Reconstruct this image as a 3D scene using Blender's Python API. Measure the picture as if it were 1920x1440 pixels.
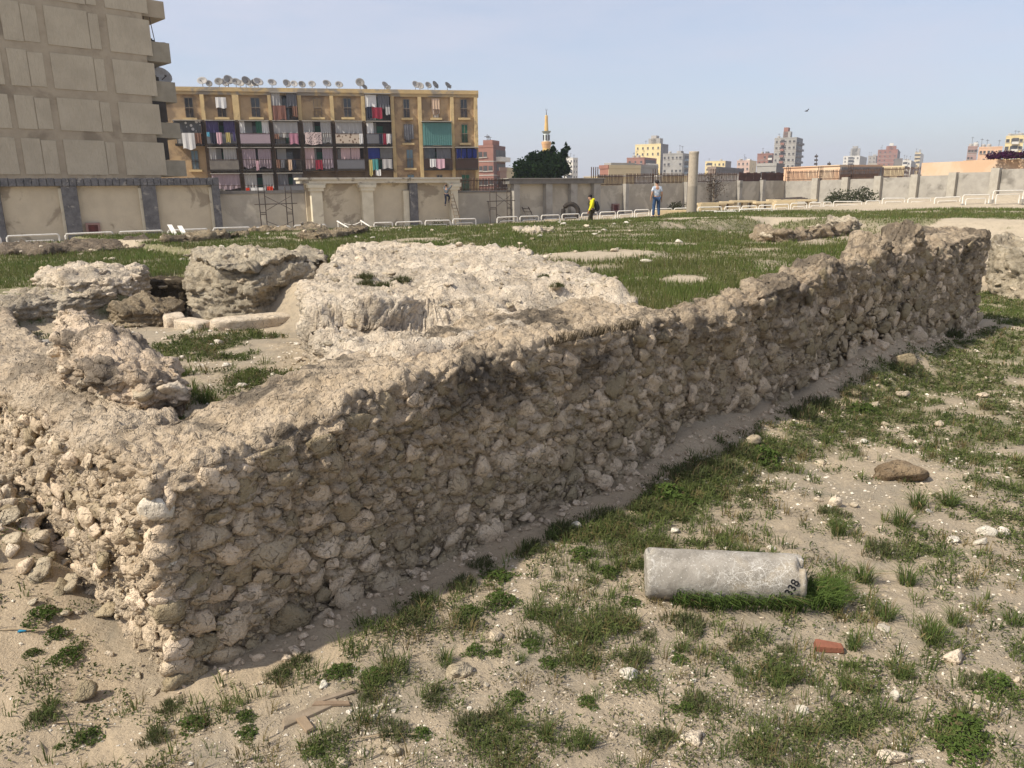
import bpy, bmesh, math, random
import numpy as np
from mathutils import Matrix, Vector

for o in list(bpy.data.objects): bpy.data.objects.remove(o, do_unlink=True)
scene = bpy.context.scene
COL = scene.collection
rnd = random.Random(7)
RNG = np.random.default_rng(11)

# ------------------------------------------------------------------ camera
FPX, CAMH, PITCH, ROLL = 1423.0, 3.4, math.radians(14.3), math.radians(0.7)
_r0, _f0, _u0 = Vector((1,0,0)), Vector((0,math.cos(PITCH),-math.sin(PITCH))), Vector((0,math.sin(PITCH),math.cos(PITCH)))
C_R = _r0*math.cos(ROLL)-_u0*math.sin(ROLL)
C_U = _r0*math.sin(ROLL)+_u0*math.cos(ROLL)
C_F = _f0
cam_d = bpy.data.cameras.new('camera'); cam = bpy.data.objects.new('camera', cam_d); COL.objects.link(cam)
mw = Matrix.Identity(4)
for i in range(3):
    mw[i][0], mw[i][1], mw[i][2] = C_R[i], C_U[i], -C_F[i]
mw[2][3] = CAMH
cam.matrix_world = mw
cam_d.sensor_width = 36; cam_d.lens = 36*FPX/1920; cam_d.clip_start = 0.1; cam_d.clip_end = 8000
scene.camera = cam
scene.cycles.max_bounces = 5; scene.cycles.diffuse_bounces = 3; scene.cycles.glossy_bounces = 2; scene.cycles.transmission_bounces = 3; scene.cycles.volume_bounces = 0; scene.cycles.caustics_reflective = False; scene.cycles.caustics_refractive = False
scene.render.resolution_x, scene.render.resolution_y = 1024, 768

# ------------------------------------------------------------------ light
SUN_EL = math.radians(47); SUN_AZ = (-0.890,-0.456)          # direction towards the sun
sv = Vector((SUN_AZ[0]*math.cos(SUN_EL), SUN_AZ[1]*math.cos(SUN_EL), math.sin(SUN_EL))).normalized()
sun_d = bpy.data.lights.new('sun','SUN'); sun_d.energy = 3.3; sun_d.angle = math.radians(1.4); sun_d.color = (1.0,0.92,0.79)
sun = bpy.data.objects.new('sun', sun_d); COL.objects.link(sun)
sun.rotation_euler = (-sv).to_track_quat('-Z','Y').to_euler(); sun.location = (-30,-10,40)

world = bpy.data.worlds.new('World'); scene.world = world; world.use_nodes = True
wt = world.node_tree; wt.nodes.clear()
w_out = wt.nodes.new('ShaderNodeOutputWorld'); w_bg = wt.nodes.new('ShaderNodeBackground')
w_sky = wt.nodes.new('ShaderNodeTexSky'); w_sky.sky_type = 'NISHITA'; w_sky.sun_disc = False
w_sky.sun_elevation = SUN_EL; w_sky.sun_rotation = math.atan2(SUN_AZ[0], SUN_AZ[1])
w_sky.altitude = 0; w_sky.air_density = 1.0; w_sky.dust_density = 1.2; w_sky.ozone_density = 2.0
# thin high cloud: pale streaks over the whole sky dome
w_tc = wt.nodes.new('ShaderNodeTexCoord'); w_mp = wt.nodes.new('ShaderNodeMapping')
w_mp.inputs['Scale'].default_value = (1.3,2.0,6.0); w_mp.inputs['Rotation'].default_value = (0.1,0.12,0.5)
w_no = wt.nodes.new('ShaderNodeTexNoise'); w_no.inputs['Scale'].default_value = 1.6; w_no.inputs['Detail'].default_value = 7; w_no.inputs['Roughness'].default_value = 0.6
w_rp = wt.nodes.new('ShaderNodeMapRange'); w_rp.inputs['From Min'].default_value = 0.42; w_rp.inputs['From Max'].default_value = 0.75
w_rp.inputs['To Min'].default_value = 0.50; w_rp.inputs['To Max'].default_value = 0.95
w_mx = wt.nodes.new('ShaderNodeMix'); w_mx.data_type = 'RGBA'
w_mx.inputs['B'].default_value = (4.45,4.55,5.30,1)
wt.links.new(w_tc.outputs['Generated'], w_mp.inputs['Vector']); wt.links.new(w_mp.outputs[0], w_no.inputs['Vector'])
wt.links.new(w_no.outputs['Fac'], w_rp.inputs['Value']); wt.links.new(w_rp.outputs[0], w_mx.inputs['Factor'])
wt.links.new(w_sky.outputs[0], w_mx.inputs['A']); wt.links.new(w_mx.outputs['Result'], w_bg.inputs['Color'])
w_bg.inputs['Strength'].default_value = 0.088
wt.links.new(w_bg.outputs[0], w_out.inputs[0])
scene.view_settings.view_transform = 'Standard'; scene.view_settings.look = 'None'
scene.view_settings.exposure = 0.86; scene.view_settings.gamma = 1.0; scene.view_settings.use_curve_mapping = False

# ------------------------------------------------------------------ pixel -> place helpers
def ray(px, py):
    return C_R*((px-960)/FPX) + C_U*((720-py)/FPX) + C_F
def atz(px, py, z=0.0):
    d = ray(px,py); t = (z-CAMH)/d.z; return Vector((d.x*t, d.y*t, z))
def aty(px, py, Y):
    d = ray(px,py); t = Y/d.y; return Vector((d.x*t, Y, CAMH+d.z*t))
def XY(px, Y, py=360):
    p = aty(px,py,Y); return (p.x,p.y)
A0 = atz(330,1290,0); D0 = atz(1835,615,0)
_e = (D0-A0); _e.z = 0; E1 = (_e.x/_e.length, _e.y/_e.length); E2 = (-E1[1], E1[0])
def W(s,t): return (A0.x+E1[0]*s+E2[0]*t, A0.y+E1[1]*s+E2[1]*t)
def ST(x,y):
    dx, dy = x-A0.x, y-A0.y
    return dx*E1[0]+dy*E1[1], dx*E2[0]+dy*E2[1]

# ------------------------------------------------------------------ numpy noise
def _h(ix,iy,iz,seed):
    with np.errstate(over='ignore'):
        h = (ix.astype(np.uint32)*np.uint32(374761393) + iy.astype(np.uint32)*np.uint32(668265263)
             + iz.astype(np.uint32)*np.uint32(2147483647) + np.uint32(seed*974711+12345))
        h = (h ^ (h>>np.uint32(13)))*np.uint32(1274126177); h = h ^ (h>>np.uint32(16))
        h = h*np.uint32(2246822519); h = h ^ (h>>np.uint32(15))
    return h.astype(np.float64)/4294967295.0
def vnoise(P, scale, seed=0):
    Q = np.asarray(P,float)/scale; I = np.floor(Q).astype(np.int64); F = Q-I; F = F*F*(3-2*F)
    r = 0
    for dx in (0,1):
        wx = F[:,0] if dx else 1-F[:,0]
        for dy in (0,1):
            wy = F[:,1] if dy else 1-F[:,1]
            for dz in (0,1):
                wz = F[:,2] if dz else 1-F[:,2]
                r = r + wx*wy*wz*_h(I[:,0]+dx,I[:,1]+dy,I[:,2]+dz,seed)
    return r*2-1
def fbm(P, scale, octv=4, seed=0, gain=0.5):
    a, r, n = 1.0, 0, 0
    for k in range(octv):
        r = r + a*vnoise(P, scale/(2**k), seed+k*17); n += a; a *= gain
    return r/n
def worley(P, cell, seed=0):
    Q = np.asarray(P,float)/cell; I = np.floor(Q).astype(np.int64)
    f1 = np.full(len(Q),9.0); f2 = np.full(len(Q),9.0); idr = np.zeros(len(Q))
    for dx in (-1,0,1):
        for dy in (-1,0,1):
            for dz in (-1,0,1):
                a,b,c = I[:,0]+dx,I[:,1]+dy,I[:,2]+dz
                hx,hy,hz = _h(a,b,c,seed),_h(a,b,c,seed+1),_h(a,b,c,seed+2)
                d = (a+hx-Q[:,0])**2+(b+hy-Q[:,1])**2+(c+hz-Q[:,2])**2
                m = d<f1
                f2 = np.where(m,f1,np.minimum(f2,d)); idr = np.where(m,hx,idr); f1 = np.where(m,d,f1)
    return np.sqrt(f1), np.sqrt(f2), idr
def sstep(a,b,x):
    t = np.clip((x-a)/(b-a),0,1); return t*t*(3-2*t)
def xyz(x,y,z=0): return np.stack([np.asarray(x,float),np.asarray(y,float),np.zeros_like(np.asarray(x,float))+z],1)

# ------------------------------------------------------------------ objects
def mesh_np(name, V, Fq, smooth=False):
    """V (n,3) array; Fq (m,k) int array of k-gons"""
    me = bpy.data.meshes.new(name); V = np.asarray(V,np.float32); Fq = np.asarray(Fq,np.int32)
    k = Fq.shape[1]; m = len(Fq)
    me.vertices.add(len(V)); me.vertices.foreach_set('co', V.ravel())
    me.loops.add(m*k); me.loops.foreach_set('vertex_index', Fq.ravel())
    me.polygons.add(m); me.polygons.foreach_set('loop_start', np.arange(0,m*k,k,dtype=np.int32))
    me.polygons.foreach_set('loop_total', np.full(m,k,np.int32))
    me.polygons.foreach_set('use_smooth', np.full(m,smooth,bool))
    me.update(calc_edges=True); return me
def link(name, me, mat=None, parent=None, loc=None):
    o = bpy.data.objects.new(name, me); COL.objects.link(o)
    if mat is not None and me is not None:
        me.materials.clear(); me.materials.append(mat)
    if parent is not None: o.parent = parent
    if loc is not None: o.location = loc
    return o
def tag(o, label=None, cat=None, group=None, kind=None):
    if label: o['label'] = label
    if cat: o['category'] = cat
    if group: o['group'] = group
    if kind: o['kind'] = kind
    return o
def copy_tree(o, parent=None):
    c = o.copy(); COL.objects.link(c); c.parent = parent
    for ch in list(o.children): copy_tree(ch, c)
    return c
class MB:
    def __init__(s): s.v = []; s.f = []
    def add(s, V, F):
        b = len(s.v); s.v += [tuple(x) for x in V]; s.f += [tuple(b+i for i in q) for q in F]; return s
    def hexa(s, P):   # 8 corners: bottom 0-3 ccw, top 4-7
        return s.add(P, [(3,2,1,0),(4,5,6,7),(0,1,5,4),(1,2,6,5),(2,3,7,6),(3,0,4,7)])
    def box(s, x0,x1,y0,y1,z0,z1):
        return s.hexa([(x0,y0,z0),(x1,y0,z0),(x1,y1,z0),(x0,y1,z0),(x0,y0,z1),(x1,y0,z1),(x1,y1,z1),(x0,y1,z1)])
    def tube(s, pts, r, n=6, closed=False, cap=True):
        pts = [Vector(p) for p in pts]; N = len(pts); rr = r if isinstance(r,(list,tuple)) else [r]*N
        b = len(s.v)
        for i,p in enumerate(pts):
            if closed: t = pts[(i+1)%N]-pts[i-1]
            else: t = pts[min(i+1,N-1)]-pts[max(i-1,0)]
            t.normalize(); a = Vector((0,0,1)) if abs(t.z)<0.9 else Vector((1,0,0))
            u = t.cross(a).normalized(); w = t.cross(u)
            for k in range(n):
                an = 2*math.pi*k/n; s.v.append(tuple(p+(u*math.cos(an)+w*math.sin(an))*rr[i]))
        for i in range(N if closed else N-1):
            for k in range(n):
                a0 = b+i*n+k; a1 = b+i*n+(k+1)%n; j = (i+1)%N
                s.f.append((a0,a1,b+j*n+(k+1)%n,b+j*n+k))
        if cap and not closed:
            s.f.append(tuple(b+k for k in range(n))); s.f.append(tuple(b+(N-1)*n+k for k in reversed(range(n))))
        return s
    def lathe(s, prof, c=(0,0,0), n=24):
        b = len(s.v)
        for r,z in prof:
            for k in range(n):
                an = 2*math.pi*k/n; s.v.append((c[0]+r*math.cos(an), c[1]+r*math.sin(an), c[2]+z))
        for i in range(len(prof)-1):
            for k in range(n):
                s.f.append((b+i*n+k, b+i*n+(k+1)%n, b+(i+1)*n+(k+1)%n, b+(i+1)*n+k))
        s.f.append(tuple(b+k for k in reversed(range(n)))); s.f.append(tuple(b+(len(prof)-1)*n+k for k in range(n)))
        return s
    def mesh(s, name, org=(0,0,0), smooth=False):
        me = bpy.data.meshes.new(name)
        me.from_pydata([(x-org[0],y-org[1],z-org[2]) for x,y,z in s.v], [], s.f); me.update()
        if smooth: me.polygons.foreach_set('use_smooth', [True]*len(me.polygons))
        return me
class Thing:
    """an Empty at the thing's base that parents its parts; part meshes are given in world coordinates"""
    def __init__(s, name, org, label, cat, group=None):
        s.org = tuple(org); s.o = bpy.data.objects.new(name, None); COL.objects.link(s.o); s.o.location = s.org
        s.o.empty_display_size = 0.2
        tag(s.o, label, cat, group)
    def part(s, name, mb, mat, parent=None, smooth=False, label=None):
        o = link(name, mb.mesh(name, s.org, smooth), mat, parent or s.o)
        if label: o['label'] = label
        return o
def single(name, mb, mat, label, cat, group=None, org=None, smooth=False):
    if org is None:
        xs = [v[0] for v in mb.v]; ys = [v[1] for v in mb.v]; zs = [v[2] for v in mb.v]
        org = ((min(xs)+max(xs))/2,(min(ys)+max(ys))/2,min(zs))
    o = link(name, mb.mesh(name, org, smooth), mat, None, org); tag(o,label,cat,group); return o

# ------------------------------------------------------------------ materials
class NT:
    def __init__(s, name):
        s.m = bpy.data.materials.new(name); s.m.use_nodes = True; s.t = s.m.node_tree; s.t.nodes.clear()
        s.out = s.t.nodes.new('ShaderNodeOutputMaterial')
    def n(s, typ, props=None, **inp):
        nd = s.t.nodes.new(typ)
        for k,v in (props or {}).items(): setattr(nd,k,v)
        for k,v in inp.items(): s.set(nd, k.replace('_',' '), v)
        return nd
    def set(s, nd, key, v):
        sk = nd.inputs[int(key)] if key.isdigit() else nd.inputs[key]
        if hasattr(v,'is_output'): s.t.links.new(v, sk)
        else: sk.default_value = v
    def pos(s, mode='world'):
        if mode == 'world': return s.n('ShaderNodeNewGeometry').outputs['Position']
        return s.n('ShaderNodeTexCoord').outputs['Object']
    def noise(s, vec, scale, detail=4, rough=0.55, dist=0.0):
        return s.n('ShaderNodeTexNoise', None, Vector=vec, Scale=scale, Detail=detail, Roughness=rough, Distortion=dist).outputs['Fac']
    def ramp(s, fac, a, b, lo=0.0, hi=1.0):
        return s.n('ShaderNodeMapRange', {'interpolation_type':'SMOOTHSTEP'}, Value=fac, From_Min=a, From_Max=b, To_Min=lo, To_Max=hi).outputs[0]
    def mix(s, fac, a, b, blend='MIX'):
        nd = s.n('ShaderNodeMix', {'data_type':'RGBA','blend_type':blend})
        for key,v in (('Factor',fac),('A',a),('B',b)):
            sk = [i for i in nd.inputs if i.name==key and (i.type=='RGBA' or key=='Factor')][0]
            if hasattr(v,'is_output'): s.t.links.new(v, sk)
            else: sk.default_value = (v if key=='Factor' else (*v,1) if len(v)==3 else v)
        return [o for o in nd.outputs if o.type=='RGBA'][0]
    def math(s, op, a, b=0.0):
        return s.n('ShaderNodeMath', {'operation':op}, **{'0':a,'1':b}).outputs[0]
    def bump(s, h, dist=0.02, strength=1.0, normal=None):
        nd = s.n('ShaderNodeBump', None, Height=h, Distance=dist, Strength=strength)
        if normal is not None: s.t.links.new(normal, nd.inputs['Normal'])
        return nd.outputs[0]
    def pbr(s, color, rough=0.9, normal=None, spec=0.15, metal=0.0):
        nd = s.n('ShaderNodeBsdfPrincipled', None, Base_Color=color if hasattr(color,'is_output') else (*color,1), Roughness=rough, Metallic=metal)
        nd.inputs['Specular IOR Level'].default_value = spec
        if normal is not None: s.t.links.new(normal, nd.inputs['Normal'])
        s.t.links.new(nd.outputs[0], s.out.inputs[0]); return s.m

def m_plain(name, c, c2=None, scale=3.0, rough=0.85, bump=0.004, bscale=30, mode='world', spec=0.15, metal=0.0, stain=None, sscale=0.6, sthr=(0.5,0.65), objvar=0.0):
    t = NT(name); p = t.pos(mode); c2 = c2 or tuple(x*0.8 for x in c)
    col = t.mix(t.ramp(t.noise(p,scale,5,0.6),0.35,0.68), c, c2)
    if stain: col = t.mix(t.ramp(t.noise(p,sscale,6,0.6,0.4),sthr[0],sthr[1]), col, stain)
    if objvar:
        r = t.n('ShaderNodeObjectInfo').outputs['Random']
        col = t.mix(1.0, col, t.n('ShaderNodeCombineColor',None,Red=t.ramp(r,0,1,1-objvar,1+objvar),Green=t.ramp(r,0,1,1-objvar,1+objvar),Blue=t.ramp(r,0,1,1-objvar*1.1,1+objvar*0.9)).outputs[0], 'MULTIPLY')
    nrm = t.bump(t.noise(p,bscale,5,0.65), bump) if bump else None
    return t.pbr(col, rough, nrm, spec, metal)

def m_stone(name, c1, c2, grey, mode='world', lichen=0.5, zlo=None, zhi=None, bump=0.02, var=0.18, pit=1.0, fine=1.0, crack=8.0, dark=(0.075,0.066,0.055)):
    """weathered limestone rubble: warm/pale patches, grey crust, dark lichen stains, pitted relief"""
    t = NT(name); p = t.pos(mode)
    nA = t.noise(p,2.3,4,0.62,0.3); nB = t.noise(p,11,5,0.65); nC = t.noise(p,55,3,0.7)
    col = t.mix(t.ramp(nA,0.38,0.64), c1, c2)
    col = t.mix(t.ramp(nB,0.50,0.70,0,0.6), col, grey)
    col = t.mix(t.ramp(nB,0.44,0.30,0,0.55), col, tuple(x*0.62 for x in c2))
    col = t.mix(t.ramp(nC,0.54,0.72,0,0.6), col, tuple(x*0.42 for x in c2))
    col = t.mix(t.ramp(nC,0.44,0.30,0,0.35), col, tuple(min(0.75,x*1.35) for x in c1))
    if lichen > 0:
        nl = t.noise(p,1.1,5,0.68,0.5)
        lm = t.ramp(nl,0.46,0.59,0,lichen)
        if zlo is not None:
            wp = t.n('ShaderNodeSeparateXYZ',None,Vector=t.pos('world')).outputs['Z']
            lm = t.math('MULTIPLY', lm, t.ramp(wp,zlo,zhi,0.12,1.0))
        col = t.mix(lm, col, dark)
    if var:
        r = t.n('ShaderNodeObjectInfo').outputs['Random']
        v = t.n('ShaderNodeCombineColor',None,Red=t.ramp(r,0,1,1-var,1+var),Green=t.ramp(r,0,1,1-var,1+var*0.95),Blue=t.ramp(r,0,1,1-var*1.2,1+var)).outputs[0]
        col = t.mix(1.0, col, v, 'MULTIPLY')
    wn = t.n('ShaderNodeTexNoise',None,Vector=p,Scale=5.0,Detail=3.0); wv = t.n('ShaderNodeVectorMath',{'operation':'MULTIPLY_ADD'}); t.t.links.new(wn.outputs['Color'],wv.inputs[0]); wv.inputs[1].default_value = (0.16,0.16,0.16); t.t.links.new(p,wv.inputs[2])
    ce = t.n('ShaderNodeTexVoronoi',{'feature':'DISTANCE_TO_EDGE'},Vector=wv.outputs[0],Scale=crack).outputs['Distance']
    ck = t.math('MULTIPLY', t.ramp(ce,0.032,0.0), t.ramp(nB,0.47,0.60)); col = t.mix(t.math('MULTIPLY',ck,0.42), col, tuple(x*0.28 for x in c2))
    pt = t.ramp(t.noise(p,24,3,0.6),0.36,0.27,0,0.7); col = t.mix(pt, col, tuple(x*0.30 for x in c2))
    pits = t.ramp(t.noise(p,17,4,0.6),0.28,0.42,0,1)
    h = t.math('ADD', t.math('MULTIPLY',t.noise(p,9,5,0.78),1.5*fine), t.math('MULTIPLY',pits,0.45*pit))
    h = t.math('SUBTRACT', h, t.math('MULTIPLY',ck,0.55))
    return t.pbr(col, 0.95, t.bump(h,bump*2.3), 0.08)

LIME1, LIME2, GREY = (0.50,0.385,0.255), (0.40,0.295,0.185), (0.40,0.345,0.27)
M_WALL   = m_stone('rubble masonry', (0.55,0.445,0.325), (0.47,0.37,0.26), (0.49,0.42,0.33), 'world', 0.8, 1.05, 1.8, 0.022)
M_WALL2  = m_stone('pitted rubble masonry', (0.53,0.425,0.305), (0.455,0.355,0.25), (0.46,0.395,0.31), 'world', 0.62, 1.1, 2.0, 0.03)
M_MORTAR = m_stone('pale limestone rubble', (0.64,0.55,0.425), (0.56,0.465,0.345), (0.58,0.52,0.43), 'world', 0.35, None, None, 0.03)
M_STONE  = m_stone('rubble stone', (0.54,0.45,0.34), (0.46,0.375,0.28), (0.48,0.42,0.34), 'world', 0.3, None, None, 0.012, 0.24)
M_STONEW = m_stone('wall rubble stone', (0.57,0.465,0.335), (0.475,0.38,0.268), (0.50,0.43,0.34), 'world', 0.66, 1.05, 1.85, 0.018, 0.36)
M_BROWNROCK = m_stone('brown cracked rock', (0.33,0.245,0.155), (0.22,0.16,0.10), (0.29,0.24,0.17), 'world', 0.5, None, None, 0.03, 0.1)
M_PALE   = m_stone('pale loose stone', (0.64,0.545,0.415), (0.55,0.45,0.325), (0.59,0.52,0.42), 'world', 0.15, None, None, 0.02, 0.2)
M_WHITE  = m_stone('white limestone chip', (0.68,0.63,0.53), (0.60,0.53,0.43), (0.63,0.58,0.49), 'world', 0.12, None, None, 0.01, 0.12)
M_TUFA   = m_stone('brown porous rock', (0.50,0.40,0.275), (0.37,0.285,0.19), (0.45,0.385,0.295), 'world', 0.55, None, None, 0.05)
M_SOILBANK = m_stone('damp and shade-dark earth', (0.16,0.125,0.085), (0.11,0.085,0.058), (0.15,0.125,0.095), 'world', 0.5, None, None, 0.03)  # damp and the shade of the trench are both put into this colour

def m_leaf(name, bright=1.0, trans=0.35):
    t = NT(name)
    at = t.n('ShaderNodeAttribute',{'attribute_name':'tint'}).outputs['Color']
    col = t.mix(1.0, at, (bright,bright,bright), 'MULTIPLY')
    d = t.n('ShaderNodeBsdfDiffuse',None,Color=col,Roughness=0.9); tr = t.n('ShaderNodeBsdfTranslucent',None,Color=col)
    mx = t.n('ShaderNodeMixShader',None,Fac=trans); t.t.links.new(d.outputs[0],mx.inputs[1]); t.t.links.new(tr.outputs[0],mx.inputs[2])
    t.t.links.new(mx.outputs[0], t.out.inputs[0]); return t.m
M_GRASS = m_leaf('grass blades',0.86)

# ================================================================== THE GROUND
WT_S = [-1,0,0.8,1.5,2.2,4,6.2,6.5,7.0,7.8,8.6,9.8,10.6,12.3,12.9,13.5,14.1,14.6,15.1,16.5,20,24]
WT_Z = [1.62,1.62,1.66,1.83,1.92,1.97,1.95,1.86,1.84,1.93,2.0,2.08,2.26,2.18,2.52,2.24,2.34,2.68,2.26,2.30,2.42,2.42]
def wall_top(s): return np.interp(s, WT_S, WT_Z)
ZF_P = [-900,600,1000,1100,1250,1350,1500,1650,1900,2500]; ZF_Z = [0.9,0.92,1.15,1.38,1.55,1.75,1.92,2.2,2.75,3.0]
YR_P = [-900,0,500,800,1060,1140,1230,1300,1400,2500]; YR_Z = [27,28,30,33.5,36.2,37.0,42,50,50,48]
BANK_S = [-2,0,4.5,5.8,7.2,9.0,10.2,12.2,13.6,15.2,17,21]; BANK_Z = [.05,.05,.08,.12,.30,.22,.22,.50,.55,.30,.1,.05]
def ground_z(x, y, detail=True):
    x = np.asarray(x,float); y = np.asarray(y,float); s,t = ST(x,y)
    P = xyz(x,y)
    px = 960+FPX*x/(np.maximum(y,0.5)*0.97+0.5); px = np.where(y<2, np.where(x<0,-900,2500), px)
    hp = np.interp(s,[0,5,10,16,20,40],[1.58,1.78,1.98,2.14,2.2,2.05])
    hp = np.where(t>6, hp*(1-sstep(6,22,t))+1.92*sstep(6,22,t), hp)
    hp = np.where((s<7)&(t>11), np.minimum(hp,1.70), hp)
    und = fbm(P,5.0,3,3)*0.10
    lo_front = 0.02*np.sin(x*0.7)+fbm(P,2.2,3,5)*0.05
    bank = np.interp(s,BANK_S,BANK_Z)*np.clip(1+t/1.1,0,1)**1.3*(1+0.35*vnoise(P,0.7,9))
    lo_front = lo_front+np.where(s>-0.5,bank,0)
    lo_left = np.interp(t,[-3,0,1,3,5,8,11,14],[0,0,0.08,0.40,0.62,0.95,1.5,1.6])+fbm(P,1.2,3,8)*0.07
    heap = 0.30*np.exp(-((s+0.55)**2/0.25+(t-3.1)**2/1.2))
    lo = np.where(s<0.3, lo_left*(1-sstep(-0.4,0.3,s))+lo_front*sstep(-0.4,0.3,s), lo_front)
    lo = np.where(t>0, lo, lo_left*0+lo_front)+np.where(s<0.3,heap,0)
    mp = np.where((s>6.6)&(s<15.3),sstep(0.22,0.5,t),sstep(0.35,0.85,t))*sstep(0.25,0.6,s)*(1-sstep(19.4,20.0,s)*(1-sstep(9,16,t)))
    mp = np.maximum(mp, sstep(26,33,s)*sstep(-6,2,t))
    mp = np.maximum(mp, sstep(9.0,12.5,t)*sstep(-6,0.6,s))
    z = lo*(1-mp)+(hp+und)*mp
    # sunken room and trench between the masonry masses
    room = sstep(0.55,0.75,s)*(1-sstep(4.6,5.4,s))*sstep(0.9,1.2,t)*(1-sstep(9.6,10.4,t))
    z = z*(1-room)+(1.18+fbm(P,1.3,3,12)*0.05)*room
    tr = sstep(3.3,3.6,s)*(1-sstep(4.6,4.9,s))*sstep(8.6,9.4,t)*(1-sstep(11.6,12.0,t))
    z = z*(1-tr)+0.85*tr
    # far compound ground beyond the plateau edge
    zf = np.interp(px,ZF_P,ZF_Z); yr = np.interp(px,YR_P,YR_Z)
    mf = sstep(0,3.0,y-yr)
    z = z*(1-mf)+(zf+fbm(P,3,2,21)*0.04)*mf
    zf2 = sstep(75,140,np.hypot(x,y)); z = z*(1-zf2)+1.5*zf2
    if detail:
        near = np.clip(1.2-np.hypot(x,y)/60,0,1)
        z = z+near*(fbm(P,0.55,4,31)*0.035+np.maximum(fbm(P,0.16,2,37),0)*0.022)
    return z
def _ell(x,y,cx,cy,rx,ry):
    h = np.hypot((x-cx)/rx,(y-cy)/ry); m = h<2.2; r = np.zeros_like(h)
    if m.any(): r[m] = np.clip(1.15-h[m]+0.75*fbm(xyz(x[m],y[m]),0.9,4,77,0.65),0,1)
    return r
BARE = []     # bare stony patches on the plateau, picked in the photograph
for (px,py,z,rx,ry) in [(1110,490,1.9,1.5,0.9),(880,432,1.75,2.2,0.9),(1010,435,1.8,1.4,0.8),(1200,414,2.0,2.5,1.2),(1480,408,2.05,3,0.8),(1330,408,2.05,3,1.5),
                        (1700,428,2.15,3.5,1.6),(1640,445,2.15,2.0,1.0),(700,428,1.75,2,1),(1450,560,1.95,0.7,0.5),(1400,575,1.9,0.7,0.4),(1290,545,1.8,0.5,0.3),
                        (60,475,1.65,3.5,1.2),(230,470,1.65,3,1.0),(1120,448,1.85,2,0.5),(1230,470,1.9,1.2,0.4)]:
    q = atz(px,py,z); BARE.append((q.x,q.y,rx,ry))
def grass_density(x, y):
    """0..1 how thick the green cover is"""
    x = np.asarray(x,float); y = np.asarray(y,float); s,t = ST(x,y); P = xyz(x,y)
    n1 = fbm(P,1.6,4,41); n2 = fbm(P,0.55,3,47); n3 = fbm(P,6,2,51)
    px = 960+FPX*x/(np.maximum(y,0.5)*0.97+0.5)
    plat = np.clip(0.95+n1*1.0+n2*0.8,0,1)
    bare = np.zeros_like(x)
    for (cx,cy,rx,ry) in BARE: bare = np.maximum(bare,_ell(x,y,cx,cy,rx,ry))
    plat = plat*np.clip(1-1.9*np.clip(bare+n2*0.35,0,1)*(bare>0),0,1)
    plat *= 1-0.9*sstep(1500,1680,px)*sstep(44,47,y)
    yr = np.interp(px,YR_P,YR_Z); plat *= 1-0.75*sstep(0.5,2.5,y-yr)
    # lower field: weed strip along the wall foot, greener towards the far right
    strip = np.exp(-((t+0.78+0.25*n1)/0.42)**2)*sstep(2.6,4.2,s)*(0.5+1.0*n2)
    right = sstep(2.0,9.5,x+0.25*(y-6))*1.0
    right = np.maximum(right, sstep(10,18,s)*0.9)
    n4 = fbm(P,0.30,3,59); fld = np.clip(np.maximum(0.10+0.62*right+n1*(0.32+0.4*right)+n2*0.55+n4*0.55,0.26+0.08*n2),0,1)*(1-sstep(-0.42,-0.12,t+0.25*n2))
    fld = np.clip(fld+strip,0,1)
    fld = np.maximum(fld, np.clip(0.9+n2,0,1)*sstep(19.8,20.6,s)*(1-sstep(27,29,s+n1))*(t>-0.5))
    left = np.clip(np.maximum(-0.05+n1*0.5+n2*0.6+0.4*fbm(P,0.3,3,59),0.24),0,1)
    room = np.clip(0.42+n1*1.0+n2*1.0,0,1)*0.95
    room = np.maximum(room, 1.1*np.exp(-((s-1.0)/0.32)**2)*(t>1.1)*(t<9))
    onw = ((t>0.85)&(s>0.6))|((t>0.4)&(s>6.6)&(s<15.3))
    d = np.where(onw, plat, np.where(s<0.3,left,fld))
    inroom = (s>0.7)&(s<4.8)&(t>1.1)&(t<9.8)
    d = np.where(inroom, room, d)
    d = np.where((s>20)&(t>0.85)&(t<12)&(s<27), np.clip(0.8+n2,0,1), d)
    d = np.where((s>26.5)&(s<34)&(t>-8)&(t<5), np.clip(-0.25+n1+n2,0,1), d)
    d = np.where((s<0.6)&(t>9.5), np.clip(0.6+n1,0,1), d)
    d = np.where((s>4.2)&(s<7.0)&(t>5.4)&(t<8.9), 0, d)
    # the plain top of the wall carries nothing
    d = np.where((t>-0.12)&(t<np.where((s>6.6)&(s<15.3),0.42,0.95))&(s>-0.2)&(s<20.5), 0, d)
    return d

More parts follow.
